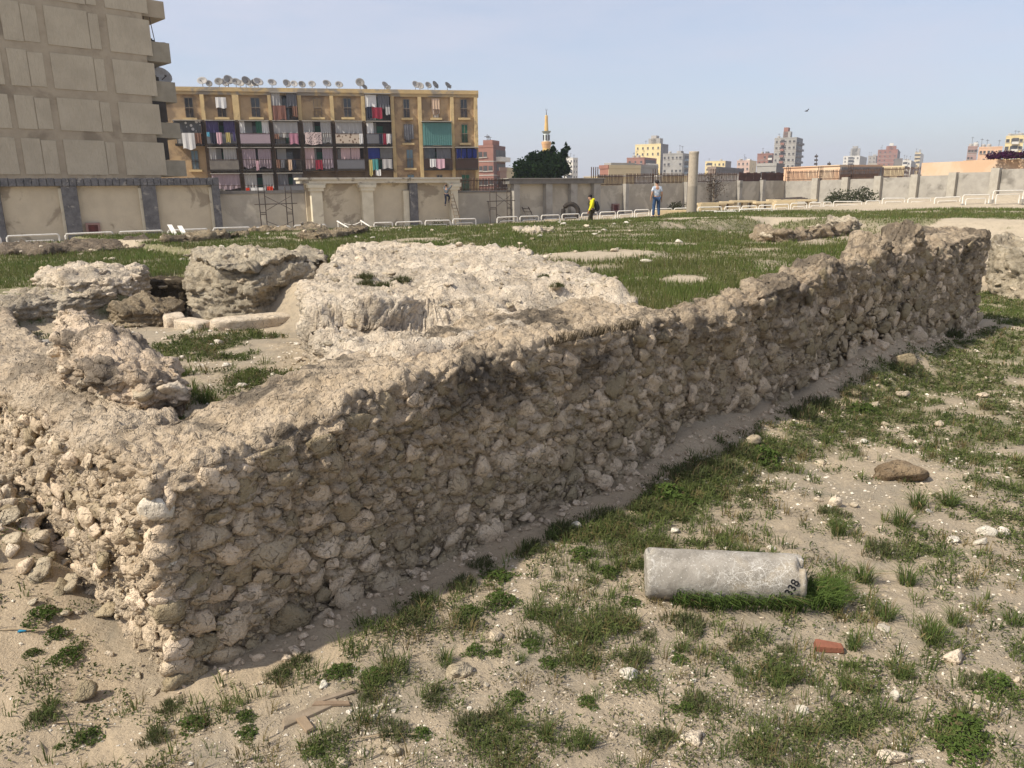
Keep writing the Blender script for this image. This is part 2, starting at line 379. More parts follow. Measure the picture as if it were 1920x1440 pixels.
def build_ground():
    a = np.concatenate([np.arange(-62,62,0.27), np.arange(62,298,4.0)])
    a = np.radians(90-a)            # azimuth from +Y
    r = [0.0,0.8,1.6]
    while r[-1] < 62: r.append(r[-1]*1.011)
    while r[-1] < 1500: r.append(r[-1]*1.07)
    r = np.array(r); R,Aa = np.meshgrid(r,a,indexing='ij')
    X = (R*np.cos(Aa)).ravel(); Y = (R*np.sin(Aa)).ravel()
    Z = ground_z(X,Y)
    nr,na = len(r),len(a); i = np.arange(nr-1)[:,None]*na; j = np.arange(na)[None,:]; j2 = (j+1)%na
    F = np.stack([i+j,i+na+j,i+na+j2,i+j2],-1).reshape(-1,4)
    me = mesh_np('ground', np.stack([X,Y,Z],1), F[:, ::-1], True)
    g = grass_density(X,Y); s,t = ST(X,Y)
    px = 960+FPX*X/(np.maximum(Y,0.5)*0.97+0.5)
    far = sstep(2,6,Y-np.interp(px,YR_P,YR_Z))
    g = g*(1-far*0.7)
    at = me.attributes.new('green','FLOAT','POINT'); at.data.foreach_set('value', g.astype(np.float32))
    sand = np.exp(-((t+0.3)/0.38)**2)*(s>-0.6)*(s<20.5)
    sand = np.maximum(sand, sstep(0.0,-0.4,s)*np.exp(-((s+0.6)/0.8)**2)*(t>-0.8)*(t<9))
    at = me.attributes.new('sand','FLOAT','POINT'); at.data.foreach_set('value', sand.astype(np.float32))
    pale = 0.8*sstep(1480,1650,px)*sstep(43,46,Y)*(1-sstep(60,75,Y))
    for (cx,cy,rx,ry) in BARE: pale = np.maximum(pale,_ell(X,Y,cx,cy,rx,ry)*1.2)
    pale = np.maximum(pale, 0.8*sstep(26.5,29,s)*(1-sstep(33,36,s))*(t>-10)*(t<5))
    at = me.attributes.new('pale','FLOAT','POINT'); at.data.foreach_set('value', np.clip(pale,0,1).astype(np.float32))
    T = NT('sandy soil'); p = T.pos()
    A = lambda nme: T.n('ShaderNodeAttribute',{'attribute_name':nme}).outputs['Fac']
    nA = T.noise(p,1.7,6,0.6,0.4); nB = T.noise(p,9,5,0.65); nC = T.noise(p,70,3,0.7)
    soil = T.mix(T.ramp(nA,0.36,0.62), (0.46,0.375,0.265), (0.375,0.31,0.225))
    soil = T.mix(T.ramp(nB,0.50,0.68,0,0.75), soil, (0.285,0.24,0.178))
    soil = T.mix(T.ramp(T.noise(p,0.9,6,0.7,0.8),0.50,0.60,0,0.6), soil, (0.30,0.262,0.20))
    soil = T.mix(T.ramp(A('pale'),0.1,0.8,0,0.8), soil, T.mix(nB,(0.55,0.47,0.345),(0.41,0.335,0.24)))
    soil = T.mix(T.ramp(A('sand'),0.15,0.75,0,0.95), soil, T.mix(nA,(0.51,0.41,0.285),(0.44,0.35,0.24)))
    vo = T.n('ShaderNodeTexVoronoi',{'feature':'F1'},Vector=p,Scale=38.0)
    grit = T.math('MULTIPLY', T.ramp(vo.outputs['Distance'],0.34,0.18), T.ramp(T.noise(p,3.2,3),0.42,0.62))
    grit = T.math('MULTIPLY', grit, T.ramp(A('sand'),0.1,0.6,1.0,0.15))
    soil = T.mix(T.math('MULTIPLY',grit,0.75), soil, T.mix(T.n('ShaderNodeSeparateColor',None,Color=vo.outputs['Color']).outputs[0],(0.60,0.53,0.43),(0.34,0.27,0.19)))
    soil = T.mix(T.ramp(nC,0.54,0.72,0,0.6), soil, (0.24,0.195,0.14))
    soil = T.mix(T.ramp(T.noise(p,26,4,0.7),0.52,0.68,0,0.5), soil, (0.27,0.225,0.165))
    moss = T.mix(nB,(0.16,0.165,0.07),(0.115,0.12,0.05))
    gm = T.math('MULTIPLY', T.ramp(A('green'),0.25,0.95), T.ramp(T.noise(p,16,4,0.7),0.3,0.55))
    soil = T.mix(T.math('MULTIPLY',gm,0.85), soil, moss)
    h = T.math('ADD', T.math('MULTIPLY',T.noise(p,14,7,0.75),0.9), T.math('MULTIPLY',grit,0.5))
    T.pbr(soil, 0.97, T.bump(h,0.045), 0.05)
    o = link('ground', me, T.m); tag(o, 'bare sandy ground of the excavation with thin green cover', None, None, 'structure')
    return o
build_ground()

# ================================================================== ROCK SHAPES
def icosphere(sub):
    bm = bmesh.new(); bmesh.ops.create_icosphere(bm, subdivisions=sub, radius=1.0)
    V = np.array([v.co[:] for v in bm.verts]); F = np.array([[l.vert.index for l in f.loops] for f in bm.faces]); bm.free(); return V,F
ICO1, ICO2, ICO3 = icosphere(1), icosphere(2), icosphere(3)
def rock_verts(base, seed, rough=0.10, planes=11):
    V = base[0]; g = np.random.default_rng(seed)
    N = g.normal(size=(planes,3)); N /= np.linalg.norm(N,axis=1)[:,None]; D = g.uniform(0.46,0.86,planes)
    dots = V@N.T; r = np.where(dots>0.05, D[None,:]/np.maximum(dots,0.05), 9).min(1); r = np.minimum(r,1.12)
    r = r*(1+rough*fbm(V*1.0+seed*3.1,0.8,3,seed)+rough*0.6*fbm(V+seed,0.32,2,seed+5))
    return V*r[:,None]
ROCKS  = [mesh_np('stone', rock_verts(ICO3,100+i,0.11,16), ICO3[1], True) for i in range(18)]
PITTED = [mesh_np('stone', rock_verts(ICO3,200+i,0.42,9), ICO3[1], True) for i in range(8)]
for me in ROCKS+PITTED: me.materials.append(M_STONEW)
ROCK1V = [rock_verts(ICO1,300+i,0.12) for i in range(24)]
def rocks_with(mat):
    L = []
    for me in ROCKS: c = me.copy(); c.materials.clear(); c.materials.append(mat); L.append(c)
    return L
ROCKS_PALE, ROCKS_WHITE = rocks_with(M_PALE), rocks_with(M_WHITE)
PITTED_PALE = []
for me in PITTED: c = me.copy(); c.materials.clear(); c.materials.append(M_PALE); PITTED_PALE.append(c)
def rot_from(nrm, yaw=0, tilt=0):
    """matrix whose local Y looks along nrm and Z stays up"""
    n = Vector(nrm).normalized(); up = Vector((0,0,1)) if abs(n.z)<0.9 else Vector((0,1,0))
    x = n.cross(up).normalized(); z = x.cross(n)
    m = Matrix((x,n,z)).transposed()
    return m @ Matrix.Rotation(yaw,3,'Y') @ Matrix.Rotation(tilt,3,'X')
def rubble_stuff(name, pts, nrm, size, flat, mat, parent=None, label=None, seed=1):
    """many small stones joined into one mesh"""
    g = np.random.default_rng(seed); n = len(pts); nv = len(ICO1[0]); nf = len(ICO1[1])
    V = np.zeros((n,nv,3)); F = np.zeros((n,nf,3),int)
    for i in range(n):
        R = rot_from(nrm[i], g.uniform(-0.6,0.6), g.uniform(-0.4,0.4))
        S = np.diag([size[i]*g.uniform(0.8,1.35), size[i]*flat, size[i]*g.uniform(0.65,1.0)])
        V[i] = ROCK1V[i%24]@(np.array(R)@S).T + pts[i]; F[i] = ICO1[1]+i*nv
    o = link(name, mesh_np(name, V.reshape(-1,3), F.reshape(-1,3), False), mat, parent); o['kind'] = 'stuff'
    if label: o['label'] = label
    return o

# ================================================================== MASONRY MASSES
def masonry_disp(P, N, k):
    """how far the weathered surface stands proud of the plain one"""
    up = np.clip(N[:,2],0,1); Q = P*np.array([1,1,1.35])
    d = k['big']*fbm(P,0.9,4,k['seed']+1)+k['mid']*fbm(P,0.28,4,k['seed']+2,0.6)
    if k.get('cob',0):
        f1,f2,idr = worley(Q+0.05*fbm(P,0.2,2,k['seed'])[:,None], k.get('cell',0.17), k['seed']+3)
        d = d+k['cob']*(sstep(0.02,0.34,f2-f1)*(0.5+0.8*idr)-0.5)*(1-up*k.get('flat_top',0.75))
        f1,f2,idr = worley(Q, k.get('cell',0.17)*0.42, k['seed']+7)
        d = d+k['cob']*0.38*(sstep(0.02,0.4,f2-f1)*(0.4+idr)-0.4)*(1-up*0.45)
    d = d+0.42*k['mid']*fbm(P,0.085,3,k['seed']+13,0.75)
    if k.get('plate',0):          # broken plates with crisp edges
        q = fbm(P*np.array([1,1,1.6]),0.42,3,k['seed']+21,0.6)*6.0; fl_ = np.floor(q); d = d+k['plate']*(fl_+sstep(0.38,0.62,q-fl_))
        d = d-k['plate']*0.9*(1-np.clip(np.abs(fbm(P,0.20,2,k['seed']+23))/0.16,0,1))
    if k.get('hole',0): d = d-k['hole']*sstep(0.30,0.62,fbm(P,0.34,3,k['seed']+27))*(1-up)
    if k.get('lay',0):            # horizontal courses of thin stones
        d = d+k['lay']*np.sin(P[:,2]*2*np.pi/0.085+3*fbm(P,0.5,3,k['seed']+9))*(1-up)*(0.5+0.5*fbm(P,0.6,2,k['seed']+4))
    return d
def mass_grid(outline, top, base, axis, step, levels, rings, k, back=None, prof=None, edge=0.04):
    """outline: closed list of (s,t); returns displaced verts/faces of a rubble mass with wall faces and a top"""
    O = [np.array(p,float) for p in outline]; pts = []
    for i,p in enumerate(O):
        q = O[(i+1)%len(O)]; L = np.hypot(*(q-p)); m = (p+q)/2; w = W(m[0],m[1]); st_ = step(math.hypot(*w))*(3.0 if back and back(m[0],m[1]) else 1.0)
        n = max(2,int(L/st_))
        for a in range(n): pts.append(p+(q-p)*a/n)
    pts = np.array(pts); 
    # round off the corners a little
    for _ in range(9): pts = 0.5*pts+0.25*np.roll(pts,1,0)+0.25*np.roll(pts,-1,0)
    n = len(pts); ax = np.array([axis(p[0],p[1]) for p in pts])
    tan = np.roll(pts,-1,0)-np.roll(pts,1,0); tan /= np.linalg.norm(tan,axis=1)[:,None]+1e-9
    out = np.stack([tan[:,1],-tan[:,0]],1)
    if np.sum(out*(pts-ax))<0: out = -out
    rows = []; zt = top(pts[:,0],pts[:,1]); zb = base(pts[:,0],pts[:,1])
    for i in range(levels+1):
        f = i/levels; off = prof(f,pts) if prof else 0.0
        q = pts+out*(np.zeros(n)+off)[:,None]
        r_ = np.clip((f-0.90)/0.10,0,1); q = q-out*(edge*r_**2)
        z = zb+(zt-zb)*f-0.02*r_**3
        x,y = W(q[:,0],q[:,1]); rows.append(np.stack([x,y,z],1))
    for i in range(1,rings+1):
        f = (i/rings)**1.0; q = (pts-out*edge)*(1-f)+ax*f
        z = top(q[:,0],q[:,1]); x,y = W(q[:,0],q[:,1]); rows.append(np.stack([x,y,z],1))
    G = np.array(rows)                                     # (R,n,3)
    du = np.roll(G,-1,1)-np.roll(G,1,1); dv = np.gradient(G,axis=0)
    N = np.cross(du,dv); N /= np.linalg.norm(N,axis=2)[:,:,None]+1e-9
    if N[-max(2,rings//2):,:,2].mean()<0: N = -N
    N[-1] = (0,0,1); tr_ = N[levels+1:]; tr_[tr_[:,:,2]<0] *= -1
    P = G.reshape(-1,3); Nn = N.reshape(-1,3)
    d = masonry_disp(P,Nn,k); G2 = P+Nn*d[:,None]
    R = len(rows); i = np.arange(R-1)[:,None]*n; j = np.arange(n)[None,:]; j2 = (j+1)%n
    F = np.stack([i+j,i+j2,i+n+j2,i+n+j],-1).reshape(-1,4)
    return G2, F
def add_mass(name, mat, label, cat, outline, top, base, axis, step, levels, rings, k, group=None, **kw):
    V,F = mass_grid(outline, top, base, axis, step, levels, rings, k, **kw)
    org = V.mean(0); org[2] = V[:,2].min()
    root = bpy.data.objects.new(name, None); COL.objects.link(root); root.location = org; tag(root,label,cat,group)
    core = link('masonry_core', mesh_np('masonry_core', V-org, F, True), mat, root)
    return root, core, org
def seg_axis(a, b):
    a = np.array(a,float); b = np.array(b,float); ab = b-a; L2 = ab@ab
    def f(s,t):
        u = 0 if L2==0 else np.clip(((np.array((s,t))-a)@ab)/L2,0,1); return a+ab*u
    return f
const = lambda z: (lambda s,t: np.zeros_like(np.asarray(s,float))+z)
gbase = lambda s,t: ground_z(*W(np.asarray(s),np.asarray(t)),False)-0.12

def face_stones(root, org, count, small, uv, rad, k, meshes, seed, ysc=0.55, sink=0.62, stuff_mat=None, srad=(0.022,0.055), big=None):
    """stones set in a wall face. uv(a,b)->(point, normal) for a,b in 0..1 plus the face size; the largest are parts, the small ones one 'stuff' part"""
    g = random.Random(seed); size = uv.size; placed = []
    def fits(a,b,r,f):
        for (a2,b2,r2) in placed:
            if (a-a2)**2+((b-b2)*1.25)**2 < ((r+r2)*f)**2: return False
        return True
    tries = 0; items = []
    for a,b,r in (big or []): placed.append((a,b,r)); items.append((a,b,r))
    while len(items)<count and tries<count*60:
        tries += 1
        q = (tries/(count*60.0)); r = rad[1]-(rad[1]-rad[0])*min(1,q*1.7)*g.uniform(0.6,1.0)
        a = g.uniform(0,size[0]); b = g.uniform(0.02,size[1])
        if fits(a,b,r,0.86): placed.append((a,b,r)); items.append((a,b,r))
    P,N = uv(np.array([i[0] for i in items]), np.array([i[1] for i in items]))
    d = masonry_disp(P,N,{**k,'cob':0})
    for i,(a,b,r) in enumerate(items):
        p = P[i]+N[i]*(d[i]-r*ysc*sink+k.get('cob',0)*0.2)
        o = bpy.data.objects.new('stone', meshes[g.randrange(len(meshes))]); COL.objects.link(o); o.parent = root
        M3 = rot_from(N[i], g.uniform(-0.5,0.5), g.uniform(-0.25,0.25)) @ Matrix.Diagonal((r*g.uniform(0.95,1.35), r*ysc*g.uniform(0.8,1.25), r*g.uniform(0.72,1.0)))
        m4 = M3.to_4x4(); m4.translation = Vector(p-org); o.matrix_local = m4
    pts = []; tries = 0
    while len(pts)<small and tries<small*12:
        tries += 1; r = g.uniform(*srad); a = g.uniform(0,size[0]); b = g.uniform(0,size[1])
        if fits(a,b,r,0.8): placed.append((a,b,r)) if len(placed)<2500 else None; pts.append((a,b,r))
    if pts:
        P,N = uv(np.array([i[0] for i in pts]), np.array([i[1] for i in pts])); d = masonry_disp(P,N,{**k,'cob':0})
        rr = np.array([i[2] for i in pts]); P = P+N*(d-rr*0.25+k.get('cob',0)*0.15)[:,None]
        rubble_stuff('small_stones', P-org, N, rr, 0.7, stuff_mat or M_STONEW, root, None, seed)
class FaceUV:
    def __init__(s, p0, p1, b0, topf, nrm, off=0.0):
        s.p0 = np.array(p0,float); s.p1 = np.array(p1,float); s.L = np.hypot(*(s.p1-s.p0)); s.b0 = b0; s.topf = topf
        s.n = nrm; s.off = off; s.size = (s.L, 1.0)
        s.hm = float(np.mean(topf(np.linspace(0,1,20)))-np.mean(b0(np.linspace(0,1,20)))); s.size = (s.L, s.hm)
    def __call__(s, a, b):
        f = a/s.L; q = s.p0[None,:]+(s.p1-s.p0)[None,:]*f[:,None]; x,y = W(q[:,0],q[:,1])
        zb, zt = s.b0(f), s.topf(f); z = zb+(zt-zb)*(b/s.hm)*0.93
        n3 = np.array([E1[0]*s.n[0]+E2[0]*s.n[1], E1[1]*s.n[0]+E2[1]*s.n[1], 0.0])
        P = np.stack([x,y,z],1)+n3*s.off
        return P, np.tile(n3,(len(a),1))

K1 = dict(plate=0.011,seed=5,big=0.06,mid=0.055,cob=0.065,cell=0.15,flat_top=0.45)
K2 = dict(plate=0.02,hole=0.12,seed=25,big=0.16,mid=0.085,cob=0.07,cell=0.17,flat_top=0.35)
KL = dict(plate=0.016,hole=0.08,seed=45,big=0.12,mid=0.075,cob=0.045,cell=0.11,flat_top=0.45)
KM = dict(plate=0.028,seed=65,big=0.12,mid=0.085,cob=0.045,cell=0.14,flat_top=0.3)
adapt = lambda k,lo,hi: (lambda d: min(hi,max(lo,k*d)))

# --- the front wall up to the joint, with its sharp corner
S1 = 6.35
prof1 = lambda f,p: np.interp(f,[0,0.12,0.3,0.75,1],[-0.07,-0.03,0.0,0.02,0.02])
top1 = lambda s,t: wall_top(s)-0.03*sstep(0.15,0.0,t)+0.03*np.sin(np.asarray(s)*2.1)*sstep(0.2,0.6,t)+0.10*sstep(0.4,1.1,np.asarray(t))*sstep(2.6,4.0,np.asarray(s))
rootA, coreA, orgA = add_mass('ruined_wall', M_WALL, 'rubble stone ruin wall with the sharp sunlit corner, beside the fallen drum', 'ruin wall',
    [(0,0),(S1,0.0),(S1,1.15),(0,1.15)], top1, lambda s,t: np.asarray(s)*0-0.15, seg_axis((0.55,0.575),(S1-0.5,0.575)),
    adapt(0.0031,0.0155,0.05), 100, 34, K1, back=lambda s,t: t>0.9 or s>6.2, prof=prof1)
uvA = FaceUV((0.02,0),(S1-0.05,0), lambda f: f*0-0.02, lambda f: wall_top(f*S1)-0.07, (0,-1), 0.015)
face_stones(rootA, orgA, 285, 1500, uvA, (0.036,0.16), K1, ROCKS+PITTED, 3, big=[(0.85,0.17,0.24),(1.45,0.14,0.15),(3.0,0.22,0.19),(0.35,0.12,0.17),(3.7,0.3,0.17),(4.6,0.35,0.16),(5.6,0.42,0.2)])
# three pale quoins on the corner edge
for (s_,t_,z_,r_,m_) in [(0.05,0.06,1.36,0.15,ROCKS_WHITE),(0.08,0.05,0.93,0.12,ROCKS_WHITE),(0.07,0.08,1.15,0.16,ROCKS),(0.05,0.05,0.68,0.14,PITTED),(0.10,0.06,0.12,0.16,ROCKS)]:
    x,y = W(s_,t_); o = bpy.data.objects.new('quoin', m_[rnd.randrange(len(m_))]); COL.objects.link(o); o.parent = rootA
    o.location = (x-orgA[0],y-orgA[1],z_-orgA[2]); o.scale = (r_*0.95,r_*0.9,r_*0.85); o.rotation_euler = (rnd.uniform(-.4,.4),rnd.uniform(-.2,.2),rnd.uniform(0,6))

# --- the long wall beyond the joint
def seg2_axis(s,t):
    u = min(max(s,6.45),18.6); return np.array((u, float(np.interp(u,[6,14.5,16.2,19],[0.36,0.36,0.82,0.85]))))
top2 = lambda s,t: wall_top(s)*1.0+np.where(np.asarray(s)<15.6,-0.10*sstep(0.5,1.2,np.asarray(t)),0)-0.05*sstep(0.3,0.1,np.asarray(t))
prof2 = lambda f,p: np.interp(f,[0,0.15,0.35,0.8,1],[-0.05,-0.02,0.0,0.02,0.04])-0.16*np.exp(-((p[:,0]-12.6)/1.6)**2)*np.exp(-((f-0.35)/0.25)**2)
rootB, coreB, orgB = add_mass('ruined_wall', M_WALL2, 'long rubble ruin wall with broken humps along its crest, beyond the joint', 'ruin wall',
    [(6.2,0.13),(19.3,0.0),(19.3,1.7),(16.0,1.6),(15.2,0.75),(13.5,0.62),(6.2,0.60)], top2, lambda s,t: np.asarray(s)*0-0.15, seg2_axis,
    adapt(0.0028,0.028,0.07), 62, 22, K2, back=lambda s,t: t>0.55, prof=prof2)
uvB = FaceUV((6.4,0.13),(19.2,0.0), lambda f: np.interp(f*12.8+6.4,BANK_S,BANK_Z)-0.05, lambda f: wall_top(f*12.8+6.4)-0.08, (0,-1), 0.015)
face_stones(rootB, orgB, 298, 1500, uvB, (0.06,0.20), K2, ROCKS+PITTED, 13, srad=(0.03,0.07))

# --- the left wall running back from the corner (its outer face is in the sun)
topL = lambda s,t: 1.63-0.38*sstep(1.5,0.95,np.asarray(t))-0.13*sstep(0.22,0.0,np.asarray(s))-0.05*sstep(4,8,np.asarray(t))+0.0*np.asarray(s)
rootC, coreC, orgC = add_mass('ruined_wall', m_stone('sunlit crumbling masonry',(0.56,0.46,0.335),(0.48,0.385,0.275),(0.50,0.435,0.345),'world',0.6,1.3,1.7,0.035), 'sunlit crumbling side wall running back from the corner beside the rubble heap', 'ruin wall',
    [(0.06,0.80),(0.78,0.80),(0.80,4.0),(0.95,7.0),(1.25,9.6),(-0.1,9.6),(-0.02,4.0)], topL, lambda s,t: ground_z(*W(np.asarray(s),np.asarray(t)),False)*0-0.1, seg_axis((0.42,1.2),(0.55,9.0)),
    adapt(0.0032,0.018,0.05), 74, 20, KL, back=lambda s,t: s>0.7 and t<1, prof=lambda f,p: np.interp(f,[0,0.3,0.8,1],[0.10,0.05,0.0,0.02]))
uvC = FaceUV((0.0,0.12),(-0.05,7.5), lambda f: np.interp(f*7.5,[0,1,3,5,8],[0,0.05,0.35,0.55,0.8]), lambda f: f*0+1.50, (-1,0), 0.03)
face_stones(rootC, orgC, 150, 380, uvC, (0.035,0.10), KL, PITTED+ROCKS, 23, srad=(0.014,0.04), sink=0.8)

# --- tilted block lying on the left wall
rootD, coreD, orgD = add_mass('fallen_masonry', M_WALL, 'wedge of fallen masonry lying tilted on top of the side wall', 'masonry block',
    [(0.40,2.05),(0.62,1.70),(0.95,1.62),(1.05,2.2),(1.0,3.4),(0.72,3.95),(0.42,3.75),(0.33,2.9)],
    lambda s,t: np.interp(t,[1.5,1.8,2.3,3.3,3.75,4.1],[1.80,1.90,2.02,2.34,2.30,2.05])-0.55*np.abs(np.asarray(s)-0.60)*sstep(1.8,2.8,np.asarray(t)),
    const(1.52), seg_axis((0.7,2.1),(0.66,3.5)), adapt(0.003,0.014,0.03), 34, 18, dict(plate=0.035,hole=0.05,seed=85,big=0.05,mid=0.05,cob=0.04,cell=0.16,flat_top=0.3), prof=lambda f,p: -0.07*(1-f)*0+np.interp(f,[0,0.3,1],[-0.10,-0.02,0.0]))
g_ = random.Random(4)
for (s_,t_,z_,r_) in [(0.45,2.2,1.66,0.10),(0.62,1.75,1.72,0.12),(0.85,1.66,1.74,0.12),(0.40,2.6,1.72,0.09),(0.36,3.0,1.78,0.10),(0.40,3.4,1.9,0.10),(0.5,2.35,1.85,0.09),(0.62,2.9,2.13,0.10),(0.55,3.3,2.16,0.12),(0.42,2.9,1.95,0.07)]:
    x,y = W(s_,t_); o = bpy.data.objects.new('stone', (ROCKS_PALE+PITTED_PALE)[g_.randrange(26)]); COL.objects.link(o); o.parent = rootD
    o.location = (x-orgD[0],y-orgD[1],z_-orgD[2]); o.scale = (r_*1.25,r_,r_*0.7); o.rotation_euler = (g_.uniform(-.3,.3),g_.uniform(-.3,.3),g_.uniform(0,6))

# --- the broad rubble platform between room and grass
OUTM = [(2.5,0.62),(2.5,1.9),(2.9,2.9),(3.7,4.4),(4.75,5.8),(6.05,7.35),(7.0,8.85),(8.1,10.3),(9.2,10.0),(9.3,7.4),(8.6,4.6),(7.5,2.9),(6.5,1.4),(6.25,0.55)]
def topM(s,t):
    s = np.asarray(s,float); t = np.asarray(t,float)
    dist = (s-2.8)*0.57+(t-2.75)*0.82+0.10*fbm(xyz(s,t),0.5,3,5)       # step up from the ledge along the front wall
    wd = 0.10+0.30*np.clip(s-3.4,0,2)
    up = np.clip((dist+0.05)/wd,0,1); up = up*up*(3-2*up)
    z = (np.interp(t,[0.5,0.9,1.6],[0.0,-0.03,-0.12])+wall_top(s)-0.02)*(1-up)+(2.16+0.035*np.clip(s-4,0,4))*up
    return z-0.10*sstep(7,10,t)
rootE, coreE, orgE = add_mass('rubble_platform', M_MORTAR, 'broad pale platform of weathered rubble between the sunken room and the grass', 'ruin platform',
    OUTM, topM, lambda s,t: np.asarray(s)*0+1.0, seg_axis((4.2,2.2),(7.6,7.6)), adapt(0.0028,0.025,0.06), 40, 46, {**KM,'lay':0.022}, back=lambda s,t: s>7 or t>9.5 or t<1.1)
g = np.random.default_rng(3); sp = g.uniform(2.6,9,1500); tp = g.uniform(1.0,10,1500)
from_poly = lambda s,t,O: sum(((O[i][1]>t)!=(O[i-1][1]>t))&(s<(O[i-1][0]-O[i][0])*(t-O[i][1])/(O[i-1][1]-O[i][1]+1e-9)+O[i][0]) for i in range(len(O)))%2==1
ok = from_poly(sp,tp,OUTM); sp,tp = sp[ok],tp[ok]
x,y = W(sp,tp); Pm = np.stack([x,y,topM(sp,tp)],1); Nm = np.tile((0,0,1.0),(len(sp),1)); dm = masonry_disp(Pm,Nm,{**KM,'lay':0})
Pm[:,2] += dm-0.006; rr = 0.014+0.05*g.random(len(sp))**3
rubble_stuff('small_stones', Pm-orgE, Nm, rr, 0.8, M_PALE, rootE, None, 8)
for i in range(150):      # larger stones bedded in the platform
    q = g.integers(len(sp)); r_ = 0.03+0.09*g.random()**2
    o = bpy.data.objects.new('stone', (ROCKS_PALE+PITTED_PALE)[g.integers(26)]); COL.objects.link(o); o.parent = rootE
    o.location = tuple(Pm[q]-orgE+np.array((0,0,-r_*0.1))); o.scale = (r_*1.3,r_,r_*0.6); o.rotation_euler = (g.normal()*.15,g.normal()*.15,g.uniform(0,6))

# --- the two piers, the low wall, the small lump and the far scarps
def simple_mass(name, label, cat, outline, ztop, zb, mat, k, step=(0.0028,0.03,0.07), lv=34, rg=20, nst=0, dome=0.0, group=None, prof=None):
    O = np.array(outline); c = O.mean(0)
    far_i = max(range(len(O)), key=lambda i: np.hypot(*(O[i]-c))); d = (O[far_i]-c)*0.45
    ax = seg_axis(c-d,c+d)
    f = ztop if callable(ztop) else (lambda s,t: ztop-dome*(((np.asarray(s)-c[0])**2+(np.asarray(t)-c[1])**2))+0*np.asarray(s))
    r,cr,og = add_mass(name, mat, label, cat, outline, f, zb if callable(zb) else const(zb), ax, adapt(*step), lv, rg, k, group, prof=prof)
    gg = random.Random(len(label))
    V = np.empty(len(cr.data.vertices)*3,np.float32); cr.data.vertices.foreach_get('co',V); V = V.reshape(-1,3)
    Nn = np.empty(len(V)*3,np.float32); cr.data.vertices.foreach_get('normal',Nn); Nn = Nn.reshape(-1,3)
    for i in range(nst):
        q = gg.randrange(len(V)); n_ = Nn[q]; r_ = gg.uniform(0.06,0.13)
        o = bpy.data.objects.new('stone', (ROCKS_PALE+PITTED_PALE)[gg.randrange(26)]); COL.objects.link(o); o.parent = r
        m3 = rot_from(n_ if abs(n_[2])<0.95 else (0.3,-0.9,0.2), gg.uniform(-.3,.3), gg.uniform(-.2,.2)) @ Matrix.Diagonal((r_*1.35,r_*0.6,r_*0.62))
        m4 = m3.to_4x4(); m4.translation = Vector(V[q].tolist())-Vector(n_.tolist())*r_*0.12; o.matrix_local = m4
    return r
KP = dict(plate=0.03,hole=0.06,seed=125,big=0.13,mid=0.06,cob=0.04,cell=0.16,flat_top=0.3,lay=0.03)
simple_mass('ruined_pier','big pale rounded rubble pier standing beyond the sunken room','ruin pier',
    [(4.05,9.1),(4.2,8.3),(4.6,7.75),(5.6,7.7),(6.7,8.5),(7.2,9.8),(6.4,11.0),(5.2,11.1),(4.5,10.4)], lambda s,t: 2.30+0.10*np.sin(np.asarray(s)*1.7)-0.055*((np.asarray(s)-5.9)**2+(np.asarray(t)-9.4)**2), 0.7, M_MORTAR, {**KP,'big':0.24,'mid':0.085}, (0.0022,0.022,0.05), 56, 26, 45, prof=lambda f,p: np.interp(f,[0,0.25,0.5,0.64,0.72,0.85,1],[0.04,0.0,-0.03,-0.05,0.03,-0.02,-0.16])+0.08*np.sin(p[:,0]*5+f*4)*f)
simple_mass('ruined_pier','smaller squared rubble pier with loose white blocks, beside the dark trench','ruin pier',
    [(2.35,10.4),(3.35,9.95),(3.9,10.7),(4.05,11.6),(3.3,12.6),(2.2,12.2)], 2.08, 1.0, M_MORTAR, {**KP,'seed':145,'cob':0.06}, (0.0022,0.025,0.05), 44, 22, 70, 0.12)
simple_mass('low_ruined_wall','low broken wall closing the back of the sunken room','ruin wall',
    [(0.6,9.6),(1.6,9.9),(2.6,9.8),(3.1,10.1),(2.9,11.2),(1.8,12.4),(0.2,12.6)], lambda s,t: np.interp(s,[0,1.5,2.5,3.2],[1.58,1.62,1.72,1.75]), 0.9, M_MORTAR, {**KP,'seed':165}, (0.0024,0.025,0.05), 34, 24, 40)
simple_mass('rubble_lump','small undercut lump of rubble at the foot of the squared pier','ruin fragment',
    [(2.75,9.0),(3.2,8.6),(3.75,8.9),(3.9,9.6),(3.5,10.3),(2.9,10.0)], lambda s,t: 1.56-0.25*np.abs(np.asarray(t)-9.5)*0.6, 1.05, M_TUFA, {**KP,'seed':185,'big':0.16}, (0.0022,0.02,0.05), 26, 18, 22)
simple_mass('trench_side','dark earth face at the end of the trench between the two piers','earth bank',
    [(3.2,11.55),(5.2,10.9),(5.4,12.4),(3.4,13.2)], lambda s,t: 1.72+0*np.asarray(s), 0.6, M_SOILBANK, dict(seed=205,big=0.1,mid=0.06,cob=0.06,cell=0.2,flat_top=0.6), (0.003,0.04,0.07), 26, 10, 20)
